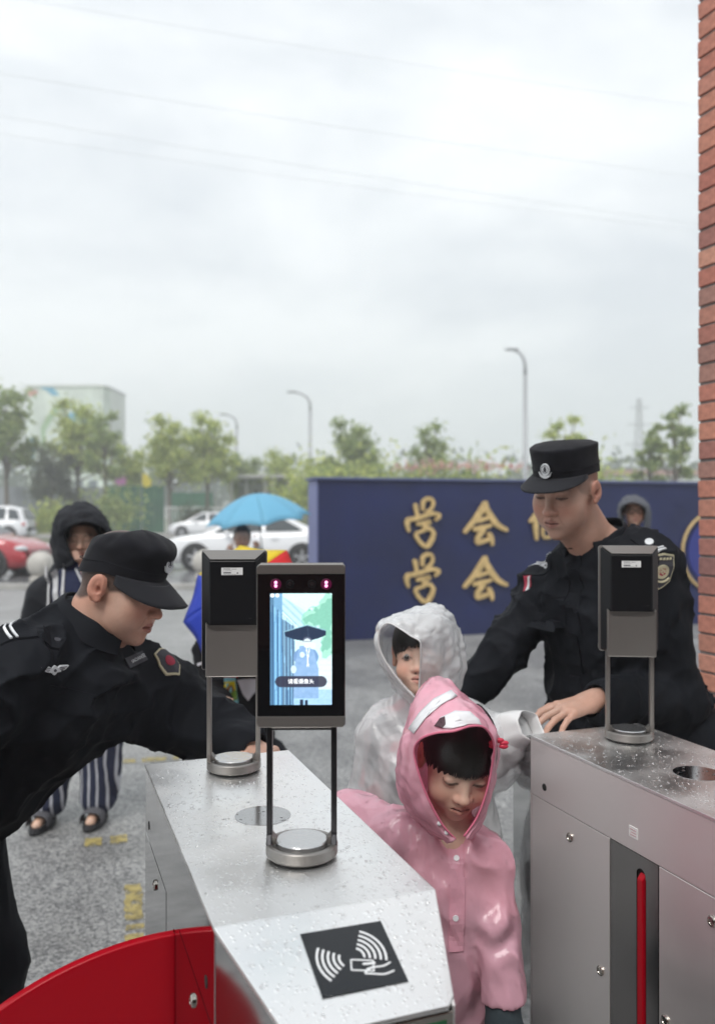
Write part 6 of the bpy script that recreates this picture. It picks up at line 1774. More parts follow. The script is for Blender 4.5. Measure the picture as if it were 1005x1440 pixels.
# ------------------------------------------------------------------ child in the pink raincoat
def pink_child():
    root = person('small child in a pink hooded raincoat looking down between the two gates', .19, 1.58)
    C = P(643, 1069, 1.535); Rm = headrot(5, 25, 7); s = .80
    NB = P(630, 1178, 1.575); SR = P(573, 1178, 1.60); SL = P(686, 1203, 1.56)
    ER = P(494, 1157, 1.68); WR = P(505, 1235, 1.64); EL = P(697, 1292, 1.535); WL = P(705, 1400, 1.50)
    CH = P(630, 1240, 1.585); PE = P(606, 1380, 1.62)
    F = Field(axis(-.12, .50, .010, [(C.x - .10, C.x + .10, .0024)]), axis(1.30, 1.85, .010, [(C.y - .11, C.y + .06, .0024)]), axis(-.01, C.z + .13, .011, [(C.z - .12, C.z + .13, .0024)]))
    F.chain([NB, CH, PE], [.05, .085, .09], .03, sq=((0, 1, 0), .75)); F.cap(NB, SR, .035, .035, .02); F.cap(NB, SL, .035, .035, .02)
    F.chain([SR, ER, WR], [.036, .028, .020], .01); F.chain([SL, EL, WL], [.036, .028, .020], .01)
    F.cap(C + Vector(Rm @ np.array((0, .02, -.045))), NB, .040, .042, .015)
    hips = [Vector((.09, 1.64, .52)), Vector((.20, 1.62, .52))]; feet = [Vector((.08, 1.64, .05)), Vector((.22, 1.58, .05))]
    for h_, f_ in zip(hips, feet): F.chain([PE, h_, (h_ + f_) / 2, f_], [.08, .06, .045, .03], .02); F.cap(f_, f_ + Vector((0, -.11, -.02)), .03, .024, .01)
    add_head(F, C, Rm, s, child=True, k=.015)
    hand(F, V3(WL), frame((.02, -.05, -1), (.95, -.2, 0)), .62, curl=.5); hand(F, V3(WR), frame((.1, 0, -1), (-1, 0, 0)), .62, curl=.5)
    V, Q = F.mesh(); V = smooth_mesh(V, Q, 2, .4)
    col = skin_colors(V, C, Rm, s, SKIN_K, child=True, dark=(.05, .028, .02), brow=.6, lash=-1.0, lip=(.50, .20, .17))
    npmesh('body', V, Q, M_skin, root, True, col)
    child_hair(root, V3(C), Rm, s, .044, 5)
    # coat
    F = Field(axis(-.14, .52, .0036), axis(1.30, 1.86, .0040), axis(.40, 1.06, .0036))
    F.chain([NB + Vector((0, .0, -.01)), CH, P(612, 1330, 1.60), P(596, 1460, 1.615)], [.062, .098, .108, .118], .04, sq=((0, 1, 0), .82))
    F.cap(NB + Vector((0, 0, -.012)), SR, .046, .047, .03); F.cap(NB + Vector((0, 0, -.012)), SL, .046, .046, .03)
    F.chain([SR, ER], [.050, .054], .03); F.chain([ER, WR], [.054, .050], .03)
    F.chain([SL, EL, WL], [.042, .0385, .0375], .010)
    F.displace(film_fn([(V3(SL), (.3, -.2, -1), 75, .006, .08), (V3(EL), (.1, -.2, -1), 60, .006, .09), (V3(CH + Vector((-.04, -.08, .02))), (.8, 0, .6), 60, .007, .10), (V3(PE), (.9, 0, .3), 45, .006, .14), (V3(SR), (-1, 0, .4), 60, .006, .10)], .0150, 13.0, 21.0))
    F.cap(WL + (WL - EL).normalized() * .062, WL + (WL - EL).normalized() * .12, .060, .060, .002, op='s'); sleeve_hollow(F, V3(WR), V3(WR - ER), .042, .09)
    F.cap(P(596, 1500, 1.615), P(592, 1640, 1.62), .114, .16, .004, sq=((0, 1, 0), .82), op='s')
    F.cap(NB + Vector((.004, -.045, .035)), NB + Vector((.004, -.075, -.012)), .032, .014, .01, op='s')
    V, Q = F.mesh(); V = smooth_mesh(V, Q, 1, .4)
    coat = npmesh('raincoat', V, Q, M_pinkcoat, root, True); bvh = bvh_of(coat)
    beads(coat, 'rain_beads', V, Q, M_drop, 420, 3)
    # front placket with snaps
    for (u, v) in ((641, 1215), (643, 1262), (641, 1310)):
        h_, n_ = ray_px(bvh, u, v)
        if h_:
            decal(bvh, 'placket', h_, n_, Vector((0, 0, 1)), [[(-.013, .034), (.013, .034), (.013, -.034), (-.013, -.034)]], M_pinkcoat, coat, off=.003, thick=.002)
    for (u, v) in ((642, 1208), (640, 1290), (700, 1152), (561, 1118)):
        h_, n_ = ray_px(bvh, u, v)
        if h_: decal(bvh, 'snap', h_, n_, Vector((0, 0, 1)), [circ(0, 0, .0052, n=12)], M_coatwhite, coat, off=.005, cast=False)
    # dark jumper seen faintly through the film
    F = Field(axis(-.12, .46, .008), axis(1.36, 1.84, .008), axis(.56, 1.0, .008))
    F.chain([NB - Vector((0, 0, .03)), CH, PE], [.045, .082, .085], .03, sq=((0, 1, 0), .8)); F.cap(NB - Vector((0, 0, .02)), SR, .034, .034, .02); F.cap(NB - Vector((0, 0, .02)), SL, .032, .031, .02); F.chain([SR, ER, WR], [.036, .036, .032], .02); F.chain([SL, EL, WL], [.031, .0285, .027], .01)
    V, Q = F.mesh(); npmesh('jumper', V, Q, M_slate, root, True)
    # hood
    p = lambda u, v, y: V3(P(u, v, y))
    rows = [
        [p(640, 1180, 1.465), p(622, 1160, 1.455), p(604, 1128, 1.45), p(590, 1092, 1.45), p(582, 1058, 1.452), p(590, 1040, 1.43), p(612, 1031, 1.405), p(638, 1028, 1.395), p(662, 1021, 1.40), p(682, 1024, 1.415), p(694, 1046, 1.44), p(691, 1080, 1.455), p(683, 1116, 1.46), p(670, 1150, 1.465), p(652, 1176, 1.465)],
        [p(634, 1186, 1.46), p(612, 1166, 1.46), p(588, 1134, 1.46), p(570, 1098, 1.465), p(566, 1055, 1.47), p(580, 1024, 1.455), p(606, 1004, 1.435), p(638, 998, 1.425), p(668, 1000, 1.43), p(688, 1013, 1.445), p(700, 1040, 1.465), p(697, 1080, 1.475), p(690, 1120, 1.475), p(678, 1154, 1.47), p(658, 1182, 1.46)],
        [p(624, 1186, 1.49), p(596, 1164, 1.50), p(570, 1134, 1.51), p(557, 1096, 1.52), p(560, 1050, 1.525), p(574, 1010, 1.52), p(596, 975, 1.515), p(630, 966, 1.51), p(662, 984, 1.51), p(686, 1006, 1.515), p(702, 1040, 1.52), p(700, 1082, 1.525), p(692, 1122, 1.52), p(682, 1156, 1.51), p(664, 1184, 1.49)],
        [p(612, 1180, 1.55), p(590, 1160, 1.57), p(572, 1132, 1.59), p(566, 1090, 1.60), p(568, 1040, 1.61), p(580, 995, 1.60), p(598, 955, 1.58), p(620, 950, 1.575), p(648, 975, 1.59), p(672, 1008, 1.60), p(690, 1045, 1.61), p(690, 1085, 1.61), p(684, 1122, 1.60), p(676, 1156, 1.58), p(662, 1182, 1.55)],
        [p(612, 1182, 1.60), p(600, 1168, 1.63), p(588, 1146, 1.66), p(584, 1110, 1.68), p(588, 1062, 1.69), p(596, 1020, 1.68), p(610, 985, 1.65), p(624, 978, 1.64), p(640, 1000, 1.66), p(656, 1034, 1.68), p(668, 1070, 1.69), p(668, 1105, 1.68), p(664, 1140, 1.66), p(658, 1164, 1.63), p(650, 1182, 1.60)],
        [p(622, 1178, 1.62), p(616, 1172, 1.65), p(610, 1162, 1.68), p(608, 1140, 1.70), p(610, 1112, 1.715), p(614, 1082, 1.72), p(620, 1060, 1.71), p(628, 1054, 1.705), p(634, 1070, 1.71), p(642, 1096, 1.72), p(648, 1120, 1.715), p(648, 1142, 1.70), p(646, 1160, 1.68), p(644, 1172, 1.65), p(640, 1178, 1.62)]]
    hd = hood(root, 'hood', rows, M_pinkcoat, 110, 60, .0042, 4, M_pinkrim, .0020); hb = bvh_of(hd)
    def patch(name, poly, m, off, parent=hd):
        """printed patch laid on the hood, traced and dropped on its surface"""
        bm = bmesh.new(); vs = []
        cu = sum(a for a, b in poly) / len(poly); cv = sum(b for a, b in poly) / len(poly)
        rings = []
        for k in range(5):
            f = 1 - k / 4
            ring = []
            for i in range(len(poly) * 3):
                a = poly[(i // 3) % len(poly)]; b = poly[(i // 3 + 1) % len(poly)]; t_ = (i % 3) / 3
                u = a[0] + (b[0] - a[0]) * t_; v = a[1] + (b[1] - a[1]) * t_
                h_, n_ = ray_px(hb, cu + (u - cu) * max(f, .02), cv + (v - cv) * max(f, .02))
                if h_ is None: return None
                dcam = (Vector((0, 0, CAMZ)) - h_).normalized()
                if n_.dot(dcam) < 0: n_ = -n_
                ring.append(bm.verts.new(h_ + n_ * off))
            rings.append(ring)
        for a, b in zip(rings, rings[1:]):
            for i in range(len(a)): j = (i + 1) % len(a); bm.faces.new((a[i], a[j], b[j], b[i]))
        me = bpy.data.meshes.new(name); bm.to_mesh(me); bm.free(); me.materials.append(m)
        for f in me.polygons: f.use_smooth = True
        o = bpy.data.objects.new(name, me); link(o, parent); md = o.modifiers.new('thickness', 'SOLIDIFY'); md.thickness = .0006; return o
    patch('white_print', [(611, 1022), (620, 1010), (640, 1001), (660, 1002), (672, 1012), (676, 1021), (655, 1022), (634, 1026)], M_coatwhite, .0022)
    patch('dark_print', [(611, 1022), (618, 1012), (626, 1009), (627, 1020), (622, 1025)], mat('dark_print', (.06, .02, .03), .5), .0032)
    patch('white_stripe', [(575, 1026), (590, 1004), (610, 984), (634, 972), (642, 980), (622, 991), (600, 1010), (583, 1032)], M_coatwhite, .0022)
    sn = MB()
    for (u, v) in ((618, 1157), (661, 1160), (646, 1174), (627, 1170)):
        h_, n_ = ray_px(hb, u, v)
        if h_:
            if n_.y > 0: n_ = -n_
            sn.ball(h_ + n_ * .0015, .0045, 2, (1, .5, 1))
    if len(sn.bm.verts): sn.build('snap', M_coatwhite, hd, smooth=True)
    # red ribbon bow at the side of the hood
    rb = MB(); cpt = P(700, 1046, 1.47)
    for a in (-.5, .35, 2.7, 3.5, 1.4): rb.ball(cpt + Vector((math.cos(a) * .010, -.004, math.sin(a) * .007)), .0085, 2, (1.0, .5, .55))
    rb.build('ribbon_bow', mat('red_ribbon', (.60, .03, .07), .4), hd, smooth=True)
    # inner sleeve
    F = Field(axis(WL.x - .06, WL.x + .07, .005), axis(WL.y - .07, WL.y + .07, .005), axis(.50, .76, .005)); F.cap(WL + (EL - WL).normalized() * .03, WL - (EL - WL).normalized() * .075, .029, .031, .01); F.displace(fold_fn([], .002, 20, 2))
    V, Q = F.mesh(); npmesh('inner_sleeve', V, Q, M_slate, root, True)
    F = Field(axis(-.05, .36, .010), axis(1.45, 1.80, .010), axis(.03, .68, .011))
    for h_, f_ in zip(hips, feet): F.chain([PE, h_, (h_ + f_) / 2, f_ + Vector((0, 0, .02))], [.09, .075, .062, .052], .03)
    F.displace(fold_fn([], .004, 12, 4)); V, Q = F.mesh(); npmesh('trousers', V, Q, M_slate, root, True)
    for f_ in feet:
        F = Field(axis(f_.x - .09, f_.x + .09, .008), axis(f_.y - .20, f_.y + .09, .008), axis(0, .13, .008)); F.cap(f_ + Vector((0, .02, -.012)), f_ + Vector((0, -.12, -.016)), .04, .035, .015); F.cap(f_, f_ + Vector((0, 0, .03)), .042, .04, .01)
        V, Q = F.mesh(); V[:, 2] = np.maximum(V[:, 2], .002); npmesh('shoe', V, Q, M_coatwhite, root, True)
    finalize(root)
pink_child()

# ------------------------------------------------------------------ child in the clear white raincoat
def white_child():
    root = person('child in a clear white hooded raincoat looking at the camera behind the pink one', .17, 2.02)
    C = P(591, 922, 1.99); Rm = headrot(-9, -2, -2); s = .785
    NB = P(596, 998, 2.01); SR = P(545, 1032, 2.03); SL = P(655, 1025, 2.01)
    ER = P(532, 1120, 2.05); WR = P(545, 1190, 1.98); EL = P(694, 1066, 2.04); WL = P(712, 1036, 1.985)
    CH = P(600, 1075, 2.03); PE = P(604, 1200, 2.05)
    F = Field(axis(-.08, .56, .010, [(C.x - .09, C.x + .09, .0026)]), axis(1.76, 2.30, .010, [(C.y - .10, C.y + .05, .0026)]), axis(-.01, C.z + .13, .011, [(C.z - .11, C.z + .12, .0026)]))
    F.chain([NB, CH, PE], [.05, .10, .10], .03, sq=((0, 1, 0), .75)); F.cap(NB, SR, .035, .035, .02); F.cap(NB, SL, .035, .035, .02)
    F.chain([SR, ER, WR], [.036, .028, .020], .01); F.chain([SL, EL, WL], [.036, .028, .020], .01)
    F.cap(C + Vector(Rm @ np.array((0, .02, -.045))), NB, .040, .042, .015)
    hips = [Vector((.11, 2.06, .60)), Vector((.24, 2.06, .60))]; feet = [Vector((.10, 2.08, .05)), Vector((.25, 2.04, .05))]
    for h_, f_ in zip(hips, feet): F.chain([PE, h_, (h_ + f_) / 2, f_], [.08, .06, .045, .03], .02); F.cap(f_, f_ + Vector((0, -.11, -.02)), .03, .024, .01)
    add_head(F, C, Rm, s, child=True, eyes_open=True, k=.015)
    hand(F, V3(WL - (WL - EL).normalized() * .03), frame(V3(WL - EL), (0, 0, 1)), .52, curl=.9); hand(F, V3(WR), frame((.1, 0, -1), (-1, 0, 0)), .62, curl=.5)
    V, Q = F.mesh(); V = smooth_mesh(V, Q, 2, .35)
    col = skin_colors(V, C, Rm, s, SKIN_K, child=True, dark=(.05, .028, .02), brow=.55, lash=2.0, lip=(.48, .20, .17))
    npmesh('body', V, Q, M_skin, root, True, col); make_eyes(root, V3(C), Rm, s, None)
    child_hair(root, V3(C), Rm, s, .050, 8)
    # clothes beneath
    F = Field(axis(-.10, .50, .0075), axis(1.80, 2.30, .0075), axis(.60, 1.12, .0075))
    F.chain([NB - Vector((0, 0, .02)), CH, PE], [.062, .118, .118], .04, sq=((0, 1, 0), .8)); F.cap(NB, SR, .04, .045, .03); F.cap(NB, SL, .04, .045, .03); F.chain([SR, ER, WR], [.046, .04, .034], .02); F.chain([SL, EL, WL], [.046, .04, .034], .02)
    F.displace(fold_fn([], .004, 10, 31)); V, Q = F.mesh()
    cc = np.tile(np.array((.46, .40, .42)), (len(V), 1)); nn = vnoise(V[:, 0] * 22, V[:, 1] * 22, V[:, 2] * 22); cc[(nn > .60)] = (.60, .22, .26); cc[(nn < .32)] = (.05, .055, .075)
    cc[V[:, 0] > .26] = (.07, .08, .11)
    npmesh('sweater', V, Q, mat('patterned_sweater', (1, 1, 1), .8, attr='Col'), root, True, cc)
    F = Field(axis(-.05, .40, .010), axis(1.88, 2.25, .010), axis(.03, .82, .011))
    for h_, f_ in zip(hips, feet): F.chain([PE, h_, (h_ + f_) / 2, f_ + Vector((0, 0, .02))], [.105, .085, .070, .058], .03)
    F.displace(fold_fn([], .005, 12, 4)); V, Q = F.mesh(); npmesh('trousers', V, Q, M_darktr, root, True)
    for f_ in feet:
        F = Field(axis(f_.x - .09, f_.x + .09, .008), axis(f_.y - .20, f_.y + .09, .008), axis(0, .13, .008)); F.cap(f_ + Vector((0, .02, -.012)), f_ + Vector((0, -.12, -.016)), .04, .035, .015); F.cap(f_, f_ + Vector((0, 0, .03)), .042, .04, .01)
        V, Q = F.mesh(); V[:, 2] = np.maximum(V[:, 2], .002); npmesh('shoe', V, Q, M_shoe, root, True)
    # coat, one outer film
    F = Field(axis(-.12, .56, .0042), axis(1.78, 2.34, .0046), axis(.34, 1.16, .0042))
    F.chain([NB + Vector((0, 0, -.01)), CH, P(606, 1200, 2.05), P(612, 1420, 2.06)], [.070, .142, .160, .178], .05, sq=((0, 1, 0), .80))
    F.cap(NB + Vector((0, 0, -.012)), SR, .056, .062, .04); F.cap(NB + Vector((0, 0, -.012)), SL, .056, .062, .04)
    F.chain([SR, ER, WR], [.066, .068, .060], .03); F.chain([SL, EL, WL], [.066, .066, .056], .03)
    F.displace(film_fn([(V3(SL), (1, 0, -.6), 80, .009, .10), (V3(EL), (1, -.3, .3), 80, .009, .10), (V3(SR), (-.5, 0, -1), 70, .007, .10), (V3(CH), (1, 0, .3), 50, .007, .14), (V3(PE), (1, 0, .1), 45, .008, .18)], .0125, 12.0, 41.0))
    pass
    F.cap(P(612, 1440, 2.06), P(612, 1640, 2.06), .172, .21, .004, sq=((0, 1, 0), .80), op='s')
    F.cap(NB + Vector((-.01, -.055, .045)), NB + Vector((-.01, -.085, -.01)), .035, .016, .01, op='s')
    V, Q = F.mesh(); V = smooth_mesh(V, Q, 1, .4)
    ct = npmesh('raincoat', V, Q, M_whitecoat, root, True); beads(ct, 'rain_beads', V, Q, M_drop, 420, 5, r1=.0024)
    # wide stiff cuff over the gate corner
    q0 = WL + (EL - WL) * .35; q1 = P(726, 1026, 1.955); q2 = P(745, 1020, 1.925); rws = []
    for c_, ra_, rb_ in ((q0, .058, .058), (WL, .056, .054), (q1, .050, .046), (q2, .042, .036)):
        dr = (q2 - q0).normalized(); sd = dr.cross(Vector((0, 0, 1))).normalized(); u_ = sd.cross(dr)
        rws.append([V3(c_ + sd * ra_ * .8 * math.cos(R(t_)) + u_ * rb_ * math.copysign(abs(math.sin(R(t_))) ** .8, math.sin(R(t_))) + Vector((random.uniform(-.004, .004), random.uniform(-.004, .004), random.uniform(-.004, .004)))) for t_ in range(0, 360, 24)])
    V, Q = loft(rws, 60, 16, closed=True); sheet('cuff', V, Q, M_whiteedge, ct, .001)
    p = lambda u, v, y: V3(P(u, v, y))
    rows = [
        [p(586, 984, 1.905), p(570, 968, 1.90), p(548, 940, 1.90), p(534, 912, 1.905), p(533, 888, 1.90), p(545, 876, 1.885), p(562, 884, 1.87), p(577, 894, 1.86), p(590, 902, 1.855), p(591, 914, 1.862), p(591, 932, 1.875), p(590, 950, 1.89), p(589, 966, 1.90), p(590, 984, 1.905)],
        [p(584, 988, 1.915), p(564, 970, 1.92), p(541, 942, 1.925), p(528, 914, 1.93), p(528, 884, 1.925), p(543, 870, 1.91), p(565, 870, 1.89), p(588, 876, 1.875), p(606, 888, 1.868), p(612, 902, 1.872), p(614, 928, 1.885), p(612, 950, 1.90), p(606, 970, 1.91), p(598, 988, 1.92)],
        [p(580, 992, 1.95), p(560, 974, 1.965), p(538, 945, 1.975), p(527, 914, 1.985), p(530, 882, 1.985), p(548, 866, 1.97), p(574, 858, 1.95), p(600, 853, 1.93), p(622, 862, 1.92), p(634, 882, 1.92), p(640, 915, 1.93), p(640, 944, 1.94), p(632, 970, 1.95), p(614, 990, 1.96)],
        [p(578, 996, 2.0), p(560, 978, 2.02), p(541, 948, 2.04), p(532, 914, 2.05), p(538, 884, 2.05), p(556, 866, 2.04), p(582, 854, 2.02), p(612, 846, 2.0), p(636, 860, 2.0), p(647, 885, 2.0), p(654, 918, 2.005), p(658, 940, 2.01), p(648, 968, 2.01), p(628, 992, 2.01)],
        [p(584, 998, 2.06), p(568, 982, 2.08), p(552, 952, 2.10), p(546, 920, 2.12), p(552, 892, 2.12), p(568, 874, 2.11), p(592, 862, 2.10), p(614, 856, 2.09), p(632, 870, 2.09), p(640, 895, 2.09), p(646, 925, 2.09), p(648, 948, 2.09), p(640, 974, 2.08), p(622, 994, 2.07)],
        [p(592, 1000, 2.09), p(586, 990, 2.11), p(578, 968, 2.13), p(574, 942, 2.15), p(576, 918, 2.16), p(584, 902, 2.16), p(596, 894, 2.155), p(606, 892, 2.15), p(614, 902, 2.15), p(618, 922, 2.15), p(620, 942, 2.14), p(620, 962, 2.13), p(616, 980, 2.12), p(606, 998, 2.10)]]
    hood(root, 'hood', rows, M_whitecoat, 110, 70, .0060, 14, M_whiteedge, .0016)
    finalize(root)
white_child()
# ================================================================== people and umbrellas farther back
M_darkjk = mat('dark_windproof', (.012, .013, .017), .7, spec=.2, bump=(300, .3))
M_cloth = {}
def cloth(name, c, r=.8):
    if name not in M_cloth: M_cloth[name] = mat(name, c, r, spec=.2, bump=(250, .3))
    return M_cloth[name]
def stripe_mat():
    m = mat('striped_cotton', (.02, .025, .06), .8); t = m.node_tree; b = t.nodes['Principled BSDF']
    co = N(t, 'ShaderNodeTexCoord'); w = N(t, 'ShaderNodeTexWave', wave_type='BANDS', bands_direction='X'); w.inputs['Scale'].default_value = 7.5; w.inputs['Distortion'].default_value = 1.6; w.inputs['Detail'].default_value = 1
    t.links.new(co.outputs['Object'], w.inputs['Vector']); r = N(t, 'ShaderNodeValToRGB'); r.color_ramp.elements[0].position = .80; r.color_ramp.elements[1].position = .90
    r.color_ramp.elements[0].color = (.014, .018, .045, 1); r.color_ramp.elements[1].color = (.45, .46, .50, 1); t.links.new(w.outputs[0], r.inputs[0]); t.links.new(r.outputs[0], b.inputs['Base Color']); return m
M_stripe = stripe_mat()
def stander(label, C, yaw, pitch, s, h_neck, sh, hipz, feet, handsR, handsL, skin, jacket, trous, shoe, jr=(.15, .14, .15), res=.010, hres=.005, hair=True, jz=0, child=False, dark=(.02, .014, .012), tr_r=(.11, .09, .075), sleeves=(.06, .052, .042), shoes=True):
    """a person standing: C head centre, sh shoulder points, hand points with elbows"""
    root = person(label, C.x, C.y)
    Rm = headrot(yaw, pitch, 0); NB = C - Vector((0, -.03, h_neck * s)); PE = Vector((C.x, C.y + .03, hipz + .08)); CH = (NB + PE) / 2 + Vector((0, 0, .10))
    pts = [C, PE] + list(sh) + [p for h in (handsR, handsL) for p in h]
    x0, x1 = min(p.x for p in pts) - .16, max(p.x for p in pts) + .16; y0, y1 = min(p.y for p in pts) - .22, max(p.y for p in pts) + .2
    F = Field(axis(x0, x1, res * 1.3, [(C.x - .1, C.x + .1, hres)]), axis(y0, y1, res * 1.3, [(C.y - .12, C.y + .1, hres)]), axis(-.01, C.z + .16, res * 1.4, [(C.z - .14, C.z + .15, hres)]))
    F.chain([NB, CH, PE], [.06, jr[0] - .03, jr[2] - .03], .03, sq=((0, 1, 0), .7))
    for S_, H_ in zip(sh, (handsR, handsL)):
        F.cap(NB, S_, .045, .045, .02); F.chain([S_, H_[0], H_[1]], [.042, .034, .024], .01); dv = (H_[1] - H_[0]).normalized()
        hand(F, V3(H_[1]), frame(V3(dv), (0, -1, .15)), .85 * s, curl=.4)
    for sg, f_ in zip((-1, 1), feet):
        hp = Vector((PE.x + sg * .085 * s, PE.y, hipz)); F.chain([PE, hp, (hp + f_) / 2 + Vector((0, -.01, 0)), f_], [.09, .08, .05, .035], .02); F.cap(f_, f_ + Vector((0, -.13 * s, -.03)), .032, .024, .01)
    F.cap(C + Vector(Rm @ np.array((0, .02, -.05))) , NB, .05 * s, .052 * s, .015)
    add_head(F, C, Rm, s, child=child, k=.015)
    V, Q = F.mesh(); V = smooth_mesh(V, Q, 2, .35)
    npmesh('body', V, Q, M_skin, root, True, skin_colors(V, C, Rm, s, skin, child=child, dark=dark, hairline=(lambda x, y, z: np.clip((z - np.interp(y, [-.09, -.05, -.01, .03, .1], [.075, .06, .0, -.03, -.05])) / .01, 0, 1)) if hair else None))
    F = Field(axis(x0, x1, res), axis(y0, y1, res), axis(hipz - .12 - jz, NB.z + .12, res))
    F.chain([NB - Vector((0, 0, .03)), CH, PE - Vector((0, 0, .02 + jz))], [.085, jr[0], jr[2]], .05, sq=((0, 1, 0), .76))
    for S_, H_ in zip(sh, (handsR, handsL)):
        F.cap(NB - Vector((0, 0, .03)), S_, .06, sleeves[0], .04); F.chain([S_, H_[0], H_[1]], list(sleeves), .03); sleeve_hollow(F, V3(H_[1]), V3(H_[1] - H_[0]), .03, .07)
    F.displace(fold_fn([(V3(H_[0]), (0, 0, 1), 60, .008, .1) for H_ in (handsR, handsL)], .005, 8, C.x * 10)); V, Q = F.mesh(); jk = npmesh('jacket', V, Q, jacket, root, True)
    F = Field(axis(x0, x1, res * 1.1), axis(PE.y - .25, PE.y + .25, res * 1.1), axis(.04, hipz + .2, res * 1.2))
    for sg, f_ in zip((-1, 1), feet):
        hp = Vector((PE.x + sg * .085 * s, PE.y, hipz)); F.chain([PE, hp, (hp + f_) / 2, f_ + Vector((0, 0, .05))], [.12, tr_r[0], tr_r[1], tr_r[2]], .02)
    F.displace(fold_fn([], .006, 8, C.y)); V, Q = F.mesh(); npmesh('trousers', V, Q, trous, root, True)
    for f_ in (feet if shoes else ()):
        F = Field(axis(f_.x - .09, f_.x + .09, .009), axis(f_.y - .24, f_.y + .10, .009), axis(0, .14, .009)); F.cap(f_ + Vector((0, .02, -.02)), f_ + Vector((0, -.13 * s, -.025)), .048 * s, .042 * s, .015)
        V, Q = F.mesh(); V[:, 2] = np.maximum(V[:, 2], .002); npmesh('shoe', V, Q, shoe, root, True)
    return root, jk, bvh_of(jk), Rm, NB

# ---- hooded person in striped pyjamas and slippers
Y = 4.12
C = P(119, 757, Y); ft = [P(66, 1140, 4.10), P(139, 1140, 4.14)]
for f_ in ft: f_.z = .065
root, jk, jb, Rm, NB = stander('person in black hooded jacket and striped trousers behind the left guard', C, 6, 8, .98, .20, [P(66, 838, Y), P(172, 836, Y)], .80, ft,
    [P(44, 920, Y + .03), P(66, 985, Y - .10)], [P(184, 920, Y + .03), P(160, 985, Y - .10)], (.66, .43, .32), M_darkjk, M_stripe, M_shoe, jr=(.19, .18, .19), res=.009, hres=.0042, tr_r=(.12, .105, .088), sleeves=(.085, .075, .055), shoes=False)
p = lambda u, v, y: V3(P(u, v, y))
rows = [[p(104, 792, 3.99), p(96, 770, 3.98), p(90, 750, 3.97), p(98, 739, 3.95), p(118, 733, 3.93), p(136, 737, 3.94), p(150, 746, 3.97), p(142, 764, 3.98), p(134, 786, 3.99)],
        [p(92, 800, 4.0), p(82, 774, 4.0), p(78, 748, 3.99), p(88, 727, 3.98), p(114, 718, 3.97), p(140, 725, 3.98), p(155, 745, 4.0), p(149, 770, 4.01), p(142, 796, 4.0)],
        [p(80, 812, 4.08), p(72, 776, 4.1), p(72, 742, 4.1), p(86, 716, 4.1), p(113, 706, 4.1), p(140, 714, 4.1), p(155, 742, 4.1), p(156, 774, 4.1), p(152, 806, 4.08)],
        [p(84, 818, 4.20), p(78, 780, 4.24), p(80, 746, 4.26), p(92, 722, 4.26), p(114, 713, 4.26), p(134, 720, 4.26), p(146, 746, 4.26), p(148, 780, 4.24), p(146, 812, 4.20)],
        [p(100, 820, 4.26), p(98, 790, 4.31), p(100, 766, 4.33), p(106, 748, 4.34), p(115, 742, 4.34), p(124, 748, 4.34), p(128, 768, 4.33), p(130, 790, 4.31), p(128, 818, 4.26)]]
hood(root, 'hood', rows, M_darkjk, 60, 34, .008, 61, M_darkjk, .004)
# striped shirt front with white piping, under the open jacket
def shirt(poly, m, nm, off=.006):
    u, v = 112, 822; h_, n_ = ray_px(jb, u, v)
    k = 4.0 / FPX
    return decal(jb, nm, h_, Vector((0, -1, .05)), Vector((0, 0, 1)), [[((a - u) * k, -(b - v) * k) for a, b in poly]], m, jk, off=off)
shirt([(70, 812), (104, 782), (120, 800), (138, 790), (150, 830), (148, 900), (76, 900)], cloth('navy_shirt', (.02, .025, .06)), 'shirt')
shirt([(101, 776), (109, 774), (126, 806), (119, 810), (136, 782), (140, 788), (122, 822), (114, 806)], mat('chest_skin', SKIN_M, .5), 'neckline', .009)
for pl_ in ([(64, 796), (67, 796), (68, 860), (65, 860)], [(72, 806), (79, 800), (84, 850), (76, 860)], [(86, 796), (89, 793), (92, 850), (88, 852)], [(104, 800), (106, 799), (118, 818), (116, 820)]):
    shirt(pl_, cloth('white_stripe_cloth', (.55, .55, .56)), 'stripe', .011)
for f_ in ft:
    sl = MB(); sl.lathe([(0, 0), (.052, 0), (.055, .012), (.052, .030), (0, .030)], (f_.x, f_.y - .05, .002), 24, .9, 2.35).build('slipper_sole', M_shoe, root, auto=.6)
    V, Q = loft([[(f_.x - .050, f_.y - .13 + k * .035, .028), (f_.x - .044, f_.y - .13 + k * .035, .068), (f_.x, f_.y - .13 + k * .035, .082 + .006 * k), (f_.x + .044, f_.y - .13 + k * .035, .068), (f_.x + .050, f_.y - .13 + k * .035, .028)] for k in range(3)], 16, 5)
    sheet('slipper_strap', V, Q, cloth('slipper_grey', (.10, .10, .11)), root, .004)
finalize(root)

